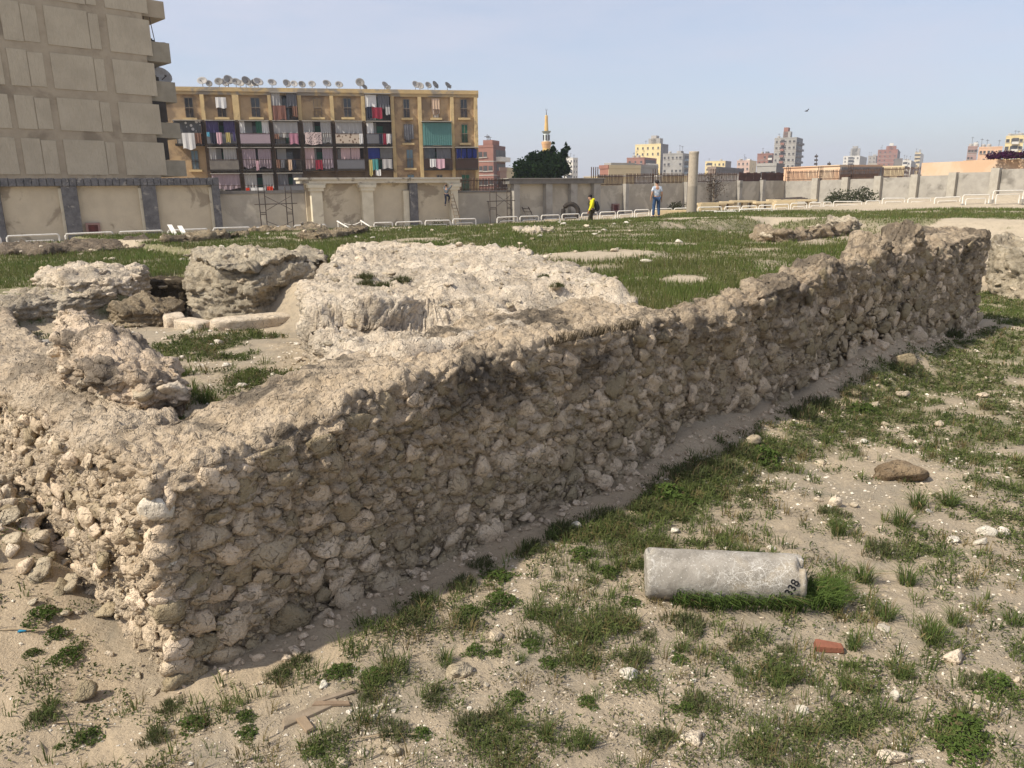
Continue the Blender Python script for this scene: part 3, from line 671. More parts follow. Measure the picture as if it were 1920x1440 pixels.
# low scarps of brown porous rock at the far edge of the plateau
def px_mass(name,label,cat,pxs,z0,z1,depth,mat,k,nst=0,group=None,lv=18,rg=12,bumpy=0.15):
    """front foot traced along pixels on the level z0; the mass runs back by depth"""
    F_ = [ST(atz(px,py,z0).x, atz(px,py,z0).y) for px,py in pxs]
    Bk = []
    for (px,py) in reversed(pxs):
        q = atz(px,py,z0); d = Vector((q.x,q.y,0)).normalized()*depth; Bk.append(ST(q.x+d.x,q.y+d.y))
    sd = k['seed']
    tp = lambda s,t: z1+bumpy*fbm(xyz(s,t),1.1,3,sd)
    return simple_mass(name,label,cat,F_+Bk,tp,z0-0.3,mat,k,(0.0024,0.04,0.09),lv,rg,nst,0,group)
KT = dict(plate=0.03,hole=0.2,seed=225,big=0.20,mid=0.12,cob=0.07,cell=0.22,flat_top=0.2)
px_mass('rock_scarp','brown porous rock scarp below the white leaning boards','rock',[(305,482),(345,480),(395,477),(440,470),(470,466)],1.55,2.10,1.8,M_TUFA,KT,14)
px_mass('rock_scarp','brown porous rock scarp behind the big rounded pier','rock',[(560,468),(600,470),(650,462),(690,455)],1.62,2.08,1.8,M_TUFA,{**KT,'seed':245},12)
px_mass('rock_scarp','small ragged rock ledge in front of the white hoop railings','rock',[(470,452),(520,450),(570,450),(600,446)],1.6,2.02,2.2,M_TUFA,{**KT,'seed':265},8)
px_mass('rock_outcrop','low undercut limestone outcrop rising from the plateau grass','rock',[(1418,458),(1470,460),(1530,454),(1592,449)],2.05,2.36,1.5,M_TUFA,{**KT,'seed':285},16)
px_mass('rock_outcrop','pale boulder beside the low undercut outcrop in the grass','rock',[(1552,424),(1580,424),(1604,426)],2.1,2.34,1.4,M_MORTAR,{**KT,'seed':305},6)
px_mass('rock_outcrop','flat heap of pale rubble on the grass beyond the platform','rock',[(965,448),(1000,450),(1040,445)],1.88,2.10,2.4,M_MORTAR,{**KT,'seed':325},10)
px_mass('rock_bank','eroded pale rock bank with a hollow, past the end of the long wall','rock',[(1850,545),(1885,552),(1930,560),(1990,566)],0.15,1.6,2.6,M_MORTAR,{**KT,'seed':345,'big':0.35},26,None,30,16,0.3)
px_mass('rock_bank','dark stony earth bank between turf and the grey post wall railings','rock',[(-60,482),(60,486),(170,482),(290,476)],1.62,1.86,3.0,m_stone('dark stony earth',(0.24,0.19,0.135),(0.17,0.135,0.095),(0.30,0.26,0.20),'world',0.4,None,None,0.04),{**KT,'seed':365,'big':0.25},30,None,14,16,0.2)

# chips and crumbs shed along the wall foot
g = np.random.default_rng(29); n = 900; sp = g.uniform(-0.1,19,n); tp = -0.02-np.abs(g.normal(size=n))*0.16; x,y = W(sp,tp); rr = 0.010+0.05*g.random(n)**3
P_ = np.stack([x,y,ground_z(x,y)+rr*0.3],1); o = rubble_stuff('rubble_chips',P_,np.tile((0.1,-0.2,1.0),(n,1)),rr,0.8,M_STONEW,None,'crumbled stone chips lying along the foot of the wall',31); o['category'] = 'rubble'
# kerb slabs edging the room floor
for i,(p,q,w,h) in enumerate([((3.72,9.45),(3.42,8.35),0.36,0.24),((3.45,8.2),(3.55,7.45),0.34,0.22),((3.62,7.42),(4.95,7.12),0.40,0.26),((5.0,7.15),(5.7,7.3),0.42,0.22)]):
    x0,y0 = W(*p); x1,y1 = W(*q); L = math.hypot(x1-x0,y1-y0); V = rock_verts(ICO3,400+i,0.05,6)
    V = np.sign(ICO3[0])*np.abs(ICO3[0])**0.30; V = V/np.abs(V).max(0); V = V*(1+0.05*fbm(V*np.array((3,1,1))+i*5,0.7,4,i))[:,None]
    me = mesh_np('kerb_slab', V, ICO3[1], True)
    o = link('kerb_slab', me, M_PALE); o.location = ((x0+x1)/2,(y0+y1)/2,1.22); o.scale = (L/2,w/2,h/2*1.2); o.rotation_euler = (0.03*i,0,math.atan2(y1-y0,x1-x0))
    tag(o, ['long flat kerb slab along the trench side of the sunken room','short kerb slab at the corner of the sunken room floor','thick white kerb slab lying below the big rounded pier','end kerb slab touching the foot of the big rounded pier'][i],'kerb slab','pale kerb slabs of the sunken room')

# ================================================================== THE CITY BEHIND
class Facade:
    """vertical plane over the ground line P0-P1 (left to right as seen); u runs along it in metres, d>0 towards the viewer"""
    def __init__(s, P0, P1):
        s.p0 = Vector((P0[0],P0[1],0)); s.e = Vector((P1[0]-P0[0],P1[1]-P0[1],0)); s.L = s.e.length; s.e /= s.L
        s.n = Vector((s.e.y,-s.e.x,0))
    def uz(s, px, py):
        d = ray(px,py); k = s.p0.dot(s.n)/d.dot(s.n); p = d*k; p.z += CAMH
        return (p-s.p0).dot(s.e), p.z
    def u(s, px, py=345): return s.uz(px,py)[0]
    def z(s, px, py): return s.uz(px,py)[1]
    def P(s, u, d, z):
        q = s.p0+s.e*u+s.n*d; return (q.x,q.y,z)
    def box(s, mb, u0,u1,z0,z1,d0,d1):
        return mb.hexa([s.P(u0,d1,z0),s.P(u1,d1,z0),s.P(u1,d0,z0),s.P(u0,d0,z0),s.P(u0,d1,z1),s.P(u1,d1,z1),s.P(u1,d0,z1),s.P(u0,d0,z1)])
    def B(s, *a): return s.box(MB(),*a)
    def pbox(s, px0,px1,py0,py1,d0,d1,mb=None):
        um, zm = s.uz((px0+px1)/2,(py0+py1)/2); u0 = s.u(px0,(py0+py1)/2); u1 = s.u(px1,(py0+py1)/2)
        z1 = s.z((px0+px1)/2,py0); z0 = s.z((px0+px1)/2,py1)
        return s.box(mb or MB(),u0,u1,z0,z1,d0,d1)

M_PLASTER = m_plain('cream wall plaster',(0.56,0.485,0.355),(0.50,0.43,0.315),1.2,0.9,0.01,14,stain=(0.33,0.275,0.20),sscale=0.42,sthr=(0.54,0.60))
M_CREAM   = m_plain('cream paint',(0.66,0.60,0.46),(0.58,0.52,0.39),2,0.8,0.006,20,stain=(0.42,0.36,0.27),sscale=1.2,sthr=(0.6,0.7))
M_GREYREND= m_plain('rough grey render',(0.17,0.165,0.165),(0.11,0.108,0.11),3,0.95,0.05,9,stain=(0.30,0.28,0.25),sscale=2.5,sthr=(0.58,0.68))
M_CEMENT  = m_plain('stained cement wall',(0.42,0.375,0.30),(0.35,0.315,0.255),1.0,0.93,0.012,12,stain=(0.50,0.45,0.36),sscale=0.45,sthr=(0.5,0.58))
M_CONC    = m_plain('grey concrete',(0.37,0.345,0.30),(0.30,0.28,0.245),1.5,0.93,0.015,10,stain=(0.19,0.175,0.15),sscale=0.8,sthr=(0.55,0.7))
M_CONCD   = m_plain('dark grey concrete',(0.20,0.185,0.165),(0.15,0.14,0.125),1.5,0.93,0.015,10)
M_WHITEP  = m_plain('white painted steel',(0.72,0.69,0.62),(0.62,0.58,0.50),8,0.45,0.0,30,spec=0.4)
M_IRON    = m_plain('rusty iron',(0.075,0.052,0.042),(0.11,0.065,0.045),6,0.8,0.0)
M_STEEL   = m_plain('dark scaffold steel',(0.07,0.065,0.06),(0.12,0.09,0.07),5,0.6,0.0,metal=0.3)
M_WOOD    = m_plain('grey weathered wood',(0.27,0.215,0.155),(0.19,0.15,0.105),9,0.9,0.004,60)
M_GLASS   = m_plain('dark window glass',(0.03,0.035,0.04),(0.045,0.05,0.055),2,0.15,0.0,spec=0.5)
M_RED     = m_plain('dark red painted box',(0.16,0.045,0.04),(0.11,0.04,0.035),4,0.6,0.0)
M_BLACK   = m_plain('flat black and recess shade',(0.035,0.03,0.026),(0.055,0.045,0.036),2,0.95,0.0)  # paints the shade of recesses; also plain black for small dark things

def base_z(px, Y):
    x,y = XY(px,Y); return float(ground_z(np.array([x]),np.array([y]),False)[0])

# ---------------------------------------------------------------- left boundary wall with stripped grey posts
F1 = Facade(XY(-420,38.5),XY(411,48)); zt = F1.z(200,334.5)
w = Thing('boundary_wall', F1.P(F1.L/2,0,0.6), 'cream boundary wall with rough grey posts and a notched grey cap', 'wall')
posts = [(-190,34),(-35,36),(113,38),(263,29),(395,20)]
pu = [F1.u(p) for p,_ in posts]
edges = [-0.5]+pu+[F1.L]
zc = zt-0.42
for i in range(len(pu)):
    a = (pu[i-1]+0.85) if i else 0.0; w.part('wall_panel', F1.B(a-0.25,pu[i]+0.2,0.4,zc,-0.3,0.0), M_PLASTER)
for i,(p,wd) in enumerate(posts):
    u1 = pu[i]+0.78 if i<4 else F1.L-0.02
    w.part('post', F1.B(pu[i],u1,0.4,zc+0.002,-0.2,0.34), M_GREYREND)
    if i: w.part('post_edge', F1.B(pu[i]-0.16,pu[i]-0.003,0.4,zc-0.12,-0.05,0.16), M_CREAM)
n = int(F1.L/0.36)
cap = MB(); F1.box(cap,0,F1.L,zc+0.004,zt-0.05,-0.34,0.30); w.part('cap', cap, M_GREYREND)
for i in range(n):
    u0 = i*F1.L/n; w.part('cap_block', F1.B(u0+0.02,u0+F1.L/n-0.02,zc+0.02,zt+0.012*(i%3),-0.3,0.40), M_GREYREND)
def hydrant_box(F, px0,px1,py0,py1,label):
    u0,u1 = F.u(px0,py1),F.u(px1,py1); z1,z0 = F.z(px0,py0),F.z(px0,py1)
    t = Thing('hose_cabinet', F.P((u0+u1)/2,0.0,z0), label, 'cabinet')
    m = MB(); k = 0.16*(u1-u0)
    for a in ((u0,u0+k,z0,z1),(u1-k,u1,z0,z1),(u0+k,u1-k,z0,z0+k),(u0+k,u1-k,z1-k,z1)): F.box(m,*a,0.003,0.22)
    t.part('frame', m, m_plain('faded red frame',(0.30,0.19,0.165),(0.24,0.15,0.13),4,0.8,0.0))
    t.part('door', F.B(u0+k,u1-k,z0+k,z1-k,0.003,0.10), M_RED)
hydrant_box(F1,163,190,418,439,'dark red hose cabinet set in the cream wall between two grey posts')
# low stained wall
F2 = Facade(XY(409,48.3),XY(571,50.2))
w = Thing('boundary_wall', F2.P(F2.L/2,0,0.6), 'low stained cement wall behind the dark scaffold frame', 'wall')
z2 = F2.z(500,357); w.part('wall_panel', F2.B(0,F2.L,0.4,z2-0.2,-0.25,0), M_CEMENT); w.part('coping', F2.B(0,F2.L,z2-0.198,z2,-0.3,0.06), M_CONCD)
# cream portico
F3 = Facade(XY(570,50),XY(858,55.5)); z3 = F3.z(700,333)
w = Thing('portico_wall', F3.P(F3.L/2,0,0.6), 'cream wall divided by pilasters under a chipped white cornice', 'wall')
zc = z3-0.36
w.part('wall_panel', F3.B(0.1,F3.L-0.1,0.4,zc,-0.35,-0.02), M_PLASTER)
c = MB(); F3.box(c,-0.35,F3.L,zc+0.003,z3-0.12,-0.45,0.42); F3.box(c,-0.45,F3.L+0.1,z3-0.118,z3,-0.5,0.56)
w.part('cornice', c, m_plain('chipped white cornice',(0.62,0.575,0.47),(0.54,0.49,0.39),2,0.85,0.02,10,stain=(0.24,0.21,0.17),sscale=1.6,sthr=(0.56,0.66)))
for px,wd,typ in [(577,25,'c'),(672,25,'c'),(764,15,'g'),(839,17,'c')]:
    u0 = F3.u(px); u1 = F3.u(px+wd)
    m = MB()
    if typ=='c':
        F3.box(m,u0+0.08,u1-0.08,0.5,zc-0.48,-0.1,0.36); F3.box(m,u0-0.02,u1+0.02,zc-0.478,zc-0.28,-0.1,0.44); F3.box(m,u0-0.14,u1+0.12,zc-0.278,zc-0.09,-0.1,0.50); F3.box(m,u0-0.2,u1+0.18,zc-0.088,zc,-0.1,0.40)
        F3.box(m,u0-0.06,u1+0.06,0.4,1.25,-0.12,0.44)
        w.part('pilaster', m, M_CREAM)
    else:
        F3.box(m,u0,u1,0.4,zc,-0.1,0.34); w.part('pilaster', m, M_GREYREND, label='pilaster stripped to rough grey render')
        w.part('pilaster_edge', F3.B(u0-0.42,u0-0.004,0.4,zc-0.5,-0.05,0.2), M_CREAM)
# low wall with iron fence, then grey capped wall
F4 = Facade(XY(857,55.8),XY(957,58)); z4 = F4.z(905,357)
w = Thing('boundary_wall', F4.P(F4.L/2,0,0.6), 'low cement wall between portico and grey capped wall', 'wall')
w.part('wall_panel', F4.B(0,F4.L,0.4,z4-0.14,-0.25,0), M_CEMENT); w.part('coping', F4.B(0,F4.L,z4-0.138,z4,-0.3,0.06), M_CONCD)
def iron_fence(F, u0,u1,z0,z1,nb,label,d=-0.12,posts=(),group='iron fences on the boundary wall'):
    t = Thing('iron_fence', F.P((u0+u1)/2,d,z0), label, 'fence', group)
    r = 0.022
    t.part('rail', F.B(u0,u1,z0+0.08*(z1-z0),z0+0.08*(z1-z0)+0.05,d-0.02,d+0.02), M_IRON); t.part('rail', F.B(u0,u1,z1-0.22*(z1-z0),z1-0.22*(z1-z0)+0.05,d-0.02,d+0.02), M_IRON)
    bm = F.B(-r,r,0,z1-z0,-r,r).mesh('bar', F.P(0,0,0)); bm.materials.append(M_IRON)
    for i in range(nb):
        uu = u0+(u1-u0)*(i+0.5)/nb; o = bpy.data.objects.new('bar', bm); COL.objects.link(o); o.parent = t.o
        q = F.P(uu,d,z0); o.location = (q[0]-t.org[0],q[1]-t.org[1],q[2]-t.org[2]); o.rotation_euler = (rnd.uniform(-.02,.02),rnd.uniform(-.03,.03),0)
    for up in posts:
        m = MB()
        for (a,b) in ((-0.14,-0.14),(0.14,-0.14),(-0.14,0.14),(0.14,0.14)): F.box(m,up+a-0.02,up+a+0.02,z0-0.05,z1+0.35,d+b-0.02,d+b+0.02)
        F.box(m,up-0.16,up+0.16,z1-0.1,z1-0.06,d-0.16,d+0.16); F.box(m,up-0.16,up+0.16,z0+0.3,z0+0.34,d-0.16,d+0.16)
        t.part('post_cage', m, M_IRON)
    return t
iron_fence(F4,0.1,F4.L-0.15,z4+0.003,F4.z(905,334),34,'iron bar fence over the low wall in front of the apartment door')
F5 = Facade(XY(955,58),XY(1122,62.5)); z5 = F5.z(1040,334)
w = Thing('boundary_wall', F5.P(F5.L/2,0,0.6), 'concrete wall with dark posts under a heavy grey slab cap', 'wall')
w.part('wall_panel', F5.B(0.1,F5.L-0.1,0.4,z5-0.42,-0.35,0), M_CEMENT)
w.part('cap', F5.B(-0.3,F5.L+0.1,z5-0.418,z5-0.06,-0.5,0.5), M_CONCD); w.part('cap_slab', F5.B(-0.45,F5.L+0.2,z5-0.058,z5,-0.6,0.62), M_CONC)
for px,wd in [(958,11),(1018,12),(1065,12),(1108,12)]:
    u0 = F5.u(px); u1 = F5.u(px+wd); w.part('post', F5.B(u0,u1,0.4,z5-0.42,-0.1,0.42), M_CONC)
# rebar stubs on the grey cap
for k,px in enumerate((1109,1113,1117,1121)):
    u0 = F5.u(px,320); single('rebar', F5.B(u0-0.025,u0+0.025,z5-0.003,F5.z(px,313),-0.03,0.03), M_IRON, 'bare steel rod standing on the end of the grey slab cap','rebar','steel rods on the slab cap')

# concrete wall with posts and iron fences to its corner, then the right hand wall
F6 = Facade(XY(1121,63),XY(1472,76)); F7 = Facade(XY(1470,76),XY(2150,54))
def post_wall(F, pxs, ytop, ypost, label, w_px=9, wl=M_CEMENT, pm=M_CONC, zbot=0.6):
    t = Thing('boundary_wall', F.P(F.L/2,0,zbot), label, 'wall')
    us = [F.u(p) for p in pxs]; 
    for i in range(len(us)-1):
        pm_ = (pxs[i]+pxs[i+1])/2; zz = F.z(pm_,ytop(pm_))
        t.part('wall_panel', F.B(us[i],us[i+1]-0.002,zbot,zz,-0.22,0.004*(i%2)), wl)
    for i,p in enumerate(pxs):
        if i in (0,len(pxs)-1): continue
        hw = w_px/2*F.p0.y/FPX; t.part('post', F.B(us[i]-hw,us[i]+hw,zbot,F.z(p,ypost(p)),-0.3,0.38), pm)
    return t, us
yt6 = lambda p: np.interp(p,[1120,1160,1175,1285,1400,1475],[348,348,346,343,340,338]); 
post_wall(F6,[1120,1171,1229,1285,1337,1384,1427,1471],yt6,lambda p: yt6(p)-2,'far concrete boundary wall behind the granite column and visitors',8)
yt7 = lambda p: np.interp(p,[1470,1600,1720,1790,1865,1950],[340,336,331,327,319,314])
post_wall(F7,[1471,1531,1587,1648,1716,1787,1866,1952,2050],yt7,lambda p: yt7(p)-4,'grey concrete wall with square posts rising towards the peach wall',11,M_CONC,m_plain('post concrete',(0.42,0.39,0.33),(0.36,0.33,0.275),3,0.9,0.03,9))
for i,(a,b,nb) in enumerate([(1123,1170,20),(1175,1228,22),(1233,1284,20),(1289,1336,18),(1341,1383,16)]):
    zf = F6.z((a+b)/2,float(yt6((a+b)/2)))
    iron_fence(F6,F6.u(a),F6.u(b),zf+0.004,F6.z((a+b)/2,float(yt6((a+b)/2))-21+i),nb,'dark iron bar fence standing on the far concrete wall, one wall bay long',posts=(F6.u(b+2),) if i in(1,3) else ())
M_RUSTSHEET = m_plain('rusty sheet metal',(0.115,0.062,0.048),(0.085,0.05,0.042),1.5,0.85,0.01,8)
for (a,b,lab) in [(1386,1427,'rusty brown sheet metal screen on the far wall, beside the iron fence'),(1429,1470,'rusty brown sheet metal screen on the far wall, beside the peach house')]:
    t = Thing('metal_screen', F6.P((F6.u(a)+F6.u(b))/2,-0.1,F6.z(a,338)), lab, 'screen')
    u0,u1 = F6.u(a),F6.u(b); z0,z1 = F6.z(a,340.5),F6.z(a,323); k = 6
    for i in range(k): t.part('sheet', F6.B(u0+(u1-u0)*i/k+0.01,u0+(u1-u0)*(i+1)/k-0.01,z0,z1-0.06*(i%2),-0.12,-0.09-0.02*(i%2)), M_RUSTSHEET)
    t.part('rail', F6.B(u0,u1,z1-0.35,z1-0.28,-0.089,-0.05), M_IRON)
for i,(a,b,nb) in enumerate([(1473,1530,24),(1533,1586,22),(1589,1647,26),(1650,1722,30)]):
    iron_fence(F7,F7.u(a),F7.u(b),F7.z((a+b)/2,float(yt7((a+b)/2)))+0.004,F7.z((a+b)/2,float(yt7((a+b)/2))-19),nb,'rusty iron bar fence on the rising grey wall, one wall bay long',posts=(F7.u(a+2),) if i<3 else ())
t = Thing('metal_screen', F7.P(F7.u(1620),-0.3,F7.z(1620,335)), 'dark rusty sheet strip behind the bars of the grey wall', 'screen')
t.part('sheet', F7.pbox(1572,1643,326,334,-0.36,-0.33), M_RUSTSHEET); t.part('rail', F7.pbox(1572,1643,333.8,335.5,-0.38,-0.31), M_IRON)
# climbing dead plant on one post
hydrant_box(F6,1146,1158,382,397,'dark red hose cabinet in the far concrete wall near the yellow jacket')

# ---------------------------------------------------------------- big windowless building on the left
PA,PB = XY(-330,47.5),XY(306,62); FL = Facade(PA,PB)
M_TAN = m_plain('tan cement frame',(0.41,0.345,0.25),(0.355,0.295,0.212),1.0,0.93,0.02,6,stain=(0.25,0.205,0.145),sscale=0.3,sthr=(0.50,0.66))
def m_combed():
    t = NT('combed cement render'); p = t.pos()
    nA = t.noise(p,0.5,5,0.6); col = t.mix(t.ramp(nA,0.35,0.65),(0.52,0.455,0.34),(0.45,0.39,0.29))
    mp = t.n('ShaderNodeMapping',None,Vector=p); mp.inputs['Scale'].default_value=(5,5,0.9)
    st = t.noise(mp.outputs[0],1.6,5,0.7,2.0); col = t.mix(t.ramp(st,0.45,0.7,0,0.6), col, (0.40,0.345,0.25))
    return t.pbr(col,0.95,t.bump(st,0.05),0.1)
M_COMB = m_combed()
b = Thing('apartment_building', FL.P(FL.L/2,-4,0.5), 'tall windowless tan building with square cement panels and end balconies', 'building')
ztop = FL.z(280,3)
m = MB(); FL.box(m,0,FL.L,0.5,ztop+0.3,-11,0); b.part('wall', m, M_TAN)
RE = FL.L
rows = [(22,-48),(101,34),(177,115),(250,193),(328,266)]   # (bottom, top) at px 250
ups = [(293,216),(200,102),(88,22),(10,-60),(-72,-144),(-154,-234)]
for (yb,yt_) in rows:
    for k,(pr,pl) in enumerate(ups):
        u0,u1 = FL.u(pl,160),FL.u(pr,160)
        z0,z1 = FL.z(250,yb),FL.z(250,yt_)
        if k in (1,2): # a seam divides the panel
            us = u0+(u1-u0)*(0.80 if k==1 else 0.55)
            b.part('render_panel', FL.B(u0,us-0.03,z0,z1,-0.02,0.05), M_COMB); b.part('render_panel', FL.B(us+0.03,u1,z0+0.05,z1-0.1,-0.02,0.04), M_COMB)
        else: b.part('render_panel', FL.B(u0,u1,z0,z1,-0.02,0.05), M_COMB)
# cornice and balconies at the end
def end_box(name, y0,y1, px_out, mat, du=0.0, hollow=False):
    z1,z0 = FL.z(310,y0),FL.z(310,y1); u1 = FL.u(px_out,(y0+y1)/2)
    m = MB(); FL.box(m,RE+0.002-du,u1,z0,z1,-4.5,-0.3); return b.part(name,m,mat)
end_box('cornice',2,34,311,M_TAN)
M_BALC = m_plain('grey balcony parapet',(0.33,0.295,0.225),(0.27,0.24,0.18),1,0.93,0.02,6)
for (y0,y1,pxo) in [(79,116,322),(152,190,333),(229,258,341),(300,330,352)]:
    o = end_box('balcony',y0,y1,pxo,M_BALC)
for (y0,y1,pxo) in [(190,229,325),(258,300,328)]:
    end_box('balcony_shade',y0+1,y1-1,pxo-9,M_BLACK)  # solid black block painted in for the shade between balconies
    for q in range(4):
        z1,z0 = FL.z(318,y0+1),FL.z(318,y1-1); uu = FL.u(pxo-10,(y0+y1)/2); b.part('grille_bar', FL.B(uu-0.02,uu+0.02,z0,z1,-0.5-0.8*q,-0.45-0.8*q), M_IRON)
for y0 in (78,150):   # rubble and rods lying on the balconies
    for k in range(7):
        z = FL.z(315,y0); u0 = RE+0.1+0.12*k; b.part('clutter', FL.B(u0,u0+rnd.uniform(.2,.5),z+0.002,z+rnd.uniform(0.08,0.4),-1.5-0.2*k,-0.5-0.1*k), M_BLACK)
m = MB(); m.tube([FL.P(RE+0.35,-0.5,FL.z(310,78)),FL.P(RE+0.3,-0.5,FL.z(310,34))],0.03); b.part('clothes_pole',m,M_IRON)
m = MB(); m.tube([FL.P(RE+0.95,-0.5,FL.z(318,79)),FL.P(RE+0.75,-0.5,FL.z(312,34))],0.03); b.part('clothes_pole',m,M_IRON)
m = MB(); m.tube([FL.P(RE+0.5,-0.4,FL.z(318,82)),FL.P(RE+1.7,-0.4,FL.z(330,81))],0.035); b.part('clothes_pole',m,M_IRON)

# ---------------------------------------------------------------- ochre apartment block
FA = Facade(XY(296,85.5),XY(898,92.5))
M_OCHRE = m_plain('peeling ochre plaster',(0.46,0.33,0.19),(0.38,0.265,0.155),0.9,0.92,0.02,5,stain=(0.25,0.18,0.115),sscale=0.45,sthr=(0.48,0.60))
M_OCHREP = m_plain('faded yellow pilaster',(0.60,0.45,0.23),(0.48,0.36,0.19),1.2,0.9,0.01,6,stain=(0.22,0.16,0.10),sscale=0.7,sthr=(0.55,0.7))
M_SOOT = m_plain('soot blackened pilaster',(0.085,0.06,0.042),(0.14,0.10,0.065),0.8,0.95,0.01,6)
M_PARA = m_plain('flaking parapet',(0.52,0.38,0.19),(0.42,0.31,0.17),0.8,0.92,0.03,4,stain=(0.27,0.235,0.19),sscale=0.5,sthr=(0.48,0.6))
ab = Thing('apartment_block', FA.P(FA.L/2,-5,0.5), 'four storey ochre apartment block with cluttered balconies and rooftop dishes', 'building')
zr = FA.z(600,167)
ab.part('wall', FA.B(0,FA.L,0.5,zr-0.4,-10,0), M_OCHRE)
ab.part('parapet', FA.B(-0.1,FA.L+0.12,zr-0.398,zr+0.02,-10.2,0.42), M_PARA); ab.part('roof_edge', FA.B(-0.1,FA.L+0.12,zr-0.72,zr-0.40,-0.1,0.30), M_PARA)
bays = [325,385,447,510,565,625,683,737,788,848,896]; bu = [FA.u(p,240) for p in bays]
fl = {0:(177,226),1:(229,270),2:(278,317),3:(325,364)}           # pixel rows of each storey
def cellz(f): return FA.z(620,fl[f][1]),FA.z(620,fl[f][0])
for i,u_ in enumerate(bu):
    if i==0: continue
    z_mid = cellz(1)[1]+0.15; wd = 0.33 if i in (2,) else 0.2
    uu = min(u_, FA.L-0.2)
    ab.part('pilaster', FA.B(uu-wd,uu+wd,z_mid,zr-0.721,-0.1,0.34), M_OCHREP)
    ab.part('pilaster', FA.B(uu-wd,uu+wd,0.5,z_mid-0.003,-0.1,0.341), M_SOOT if 1<=i<=6 else M_OCHREP)
CL = {}
def fab(name,c,c2=None,stripe=None,sc=9.0,dots=False):
    if name in CL: return CL[name]
    t = NT(name); p = t.pos('object'); col = t.mix(t.noise(p,1.5,4),c,c2 or tuple(x*0.8 for x in c))
    if stripe:
        if dots:
            v = t.n('ShaderNodeTexVoronoi',{'feature':'F1'},Vector=p,Scale=sc).outputs['Distance']; m_ = t.ramp(v,0.30,0.36)
        else: m_ = t.ramp(t.n('ShaderNodeTexWave',{'bands_direction':'X'},Vector=p,Scale=sc,Distortion=0.6).outputs['Fac'],0.45,0.6)
        col = t.mix(m_, col, stripe)
    CL[name] = t.pbr(col,0.95,None,0.05); return CL[name]
def cloth_mb(F,u0,u1,z0,z1,d,folds=4,amp=0.05,seed=0,ragged=0.06):
    """hanging cloth with folds, a closed thin sheet"""
    g = random.Random(seed); nx = max(6,folds*4); nz = 5; Vf = []; Vb = []
    for j in range(nz+1):
        for i in range(nx+1):
            f = i/nx; h = j/nz; dd = d+amp*math.sin(f*folds*2*math.pi+seed)*(0.4+0.6*(1-h))
            zz = z0+(z1-z0)*h-(ragged*(1-h)*math.sin(f*7+seed*2)*(z1-z0))
            uu = u0+(u1-u0)*f
            Vf.append(F.P(uu,dd,zz)); Vb.append(F.P(uu,dd-0.02,zz))
    n = (nx+1); m = MB(); b = len(Vf); fc = []
    for j in range(nz):
        for i in range(nx): a = j*n+i; fc += [(a,a+1,a+n+1,a+n),(b+a+n,b+a+n+1,b+a+1,b+a)]
    for i in range(nx): fc += [(b+i,b+i+1,i+1,i),(nz*n+i,nz*n+i+1,b+nz*n+i+1,b+nz*n+i)]
    for j in range(nz): fc += [(j*n,(j+1)*n,b+(j+1)*n,b+j*n),(b+j*n+nx,b+(j+1)*n+nx,(j+1)*n+nx,j*n+nx)]
    return m.add(Vf+Vb,fc)
F_WHITE=fab('white cotton',(0.70,0.69,0.67)); F_GREYW=fab('grey white curtain',(0.46,0.45,0.43),None,(0.33,0.32,0.31),5); F_LILAC=fab('lilac striped curtain',(0.44,0.36,0.39),None,(0.25,0.19,0.22),6)
F_PINK=fab('pink curtain',(0.50,0.36,0.36)); F_PURPLE=fab('purple sheet',(0.085,0.07,0.16)); F_BLUE=fab('blue tarpaulin',(0.03,0.045,0.20)); F_GREEN=fab('green door paint',(0.04,0.13,0.085))
F_RED=fab('crimson cloth',(0.27,0.035,0.055)); F_BROWN=fab('brown patterned carpet',(0.21,0.10,0.075),(0.30,0.17,0.13),(0.13,0.06,0.05),2.2); F_DOT=fab('spotted cloth',(0.035,0.02,0.022),None,(0.50,0.40,0.38),7,True)
F_TEAL=fab('teal cloth',(0.08,0.27,0.26)); F_YEL=fab('yellow cloth',(0.48,0.40,0.16)); F_DARK=fab('dark clothes',(0.03,0.033,0.05)); F_MAG=fab('pink print garment',(0.40,0.19,0.25)); F_ORANGE=fab('orange striped curtain',(0.42,0.18,0.05),None,(0.66,0.60,0.5),7)
F_PAT=fab('black flowered white curtain',(0.60,0.58,0.56),None,(0.10,0.10,0.10),2.2,True); F_SKYB=fab('light blue garment',(0.12,0.36,0.50)); F_ROSE=fab('pale pink garment',(0.62,0.40,0.45)); F_BR2=fab('brown garment',(0.20,0.11,0.075))
F_GREYC=fab('grey window curtain',(0.20,0.20,0.21),None,(0.11,0.11,0.12),8); F_BROWNR=fab('ornate brown railing panel',(0.17,0.11,0.075),None,(0.48,0.40,0.32),3,True); F_DKBR=fab('dark brown boarding',(0.075,0.05,0.04),(0.055,0.04,0.032),(0.045,0.03,0.026),11); F_LBLUE=fab('faded blue shutter',(0.17,0.25,0.30))
F_CORR=fab('green corrugated sheet',(0.07,0.18,0.165),None,(0.22,0.33,0.31),4.4); F_REDW=fab('red cloth',(0.55,0.06,0.03))
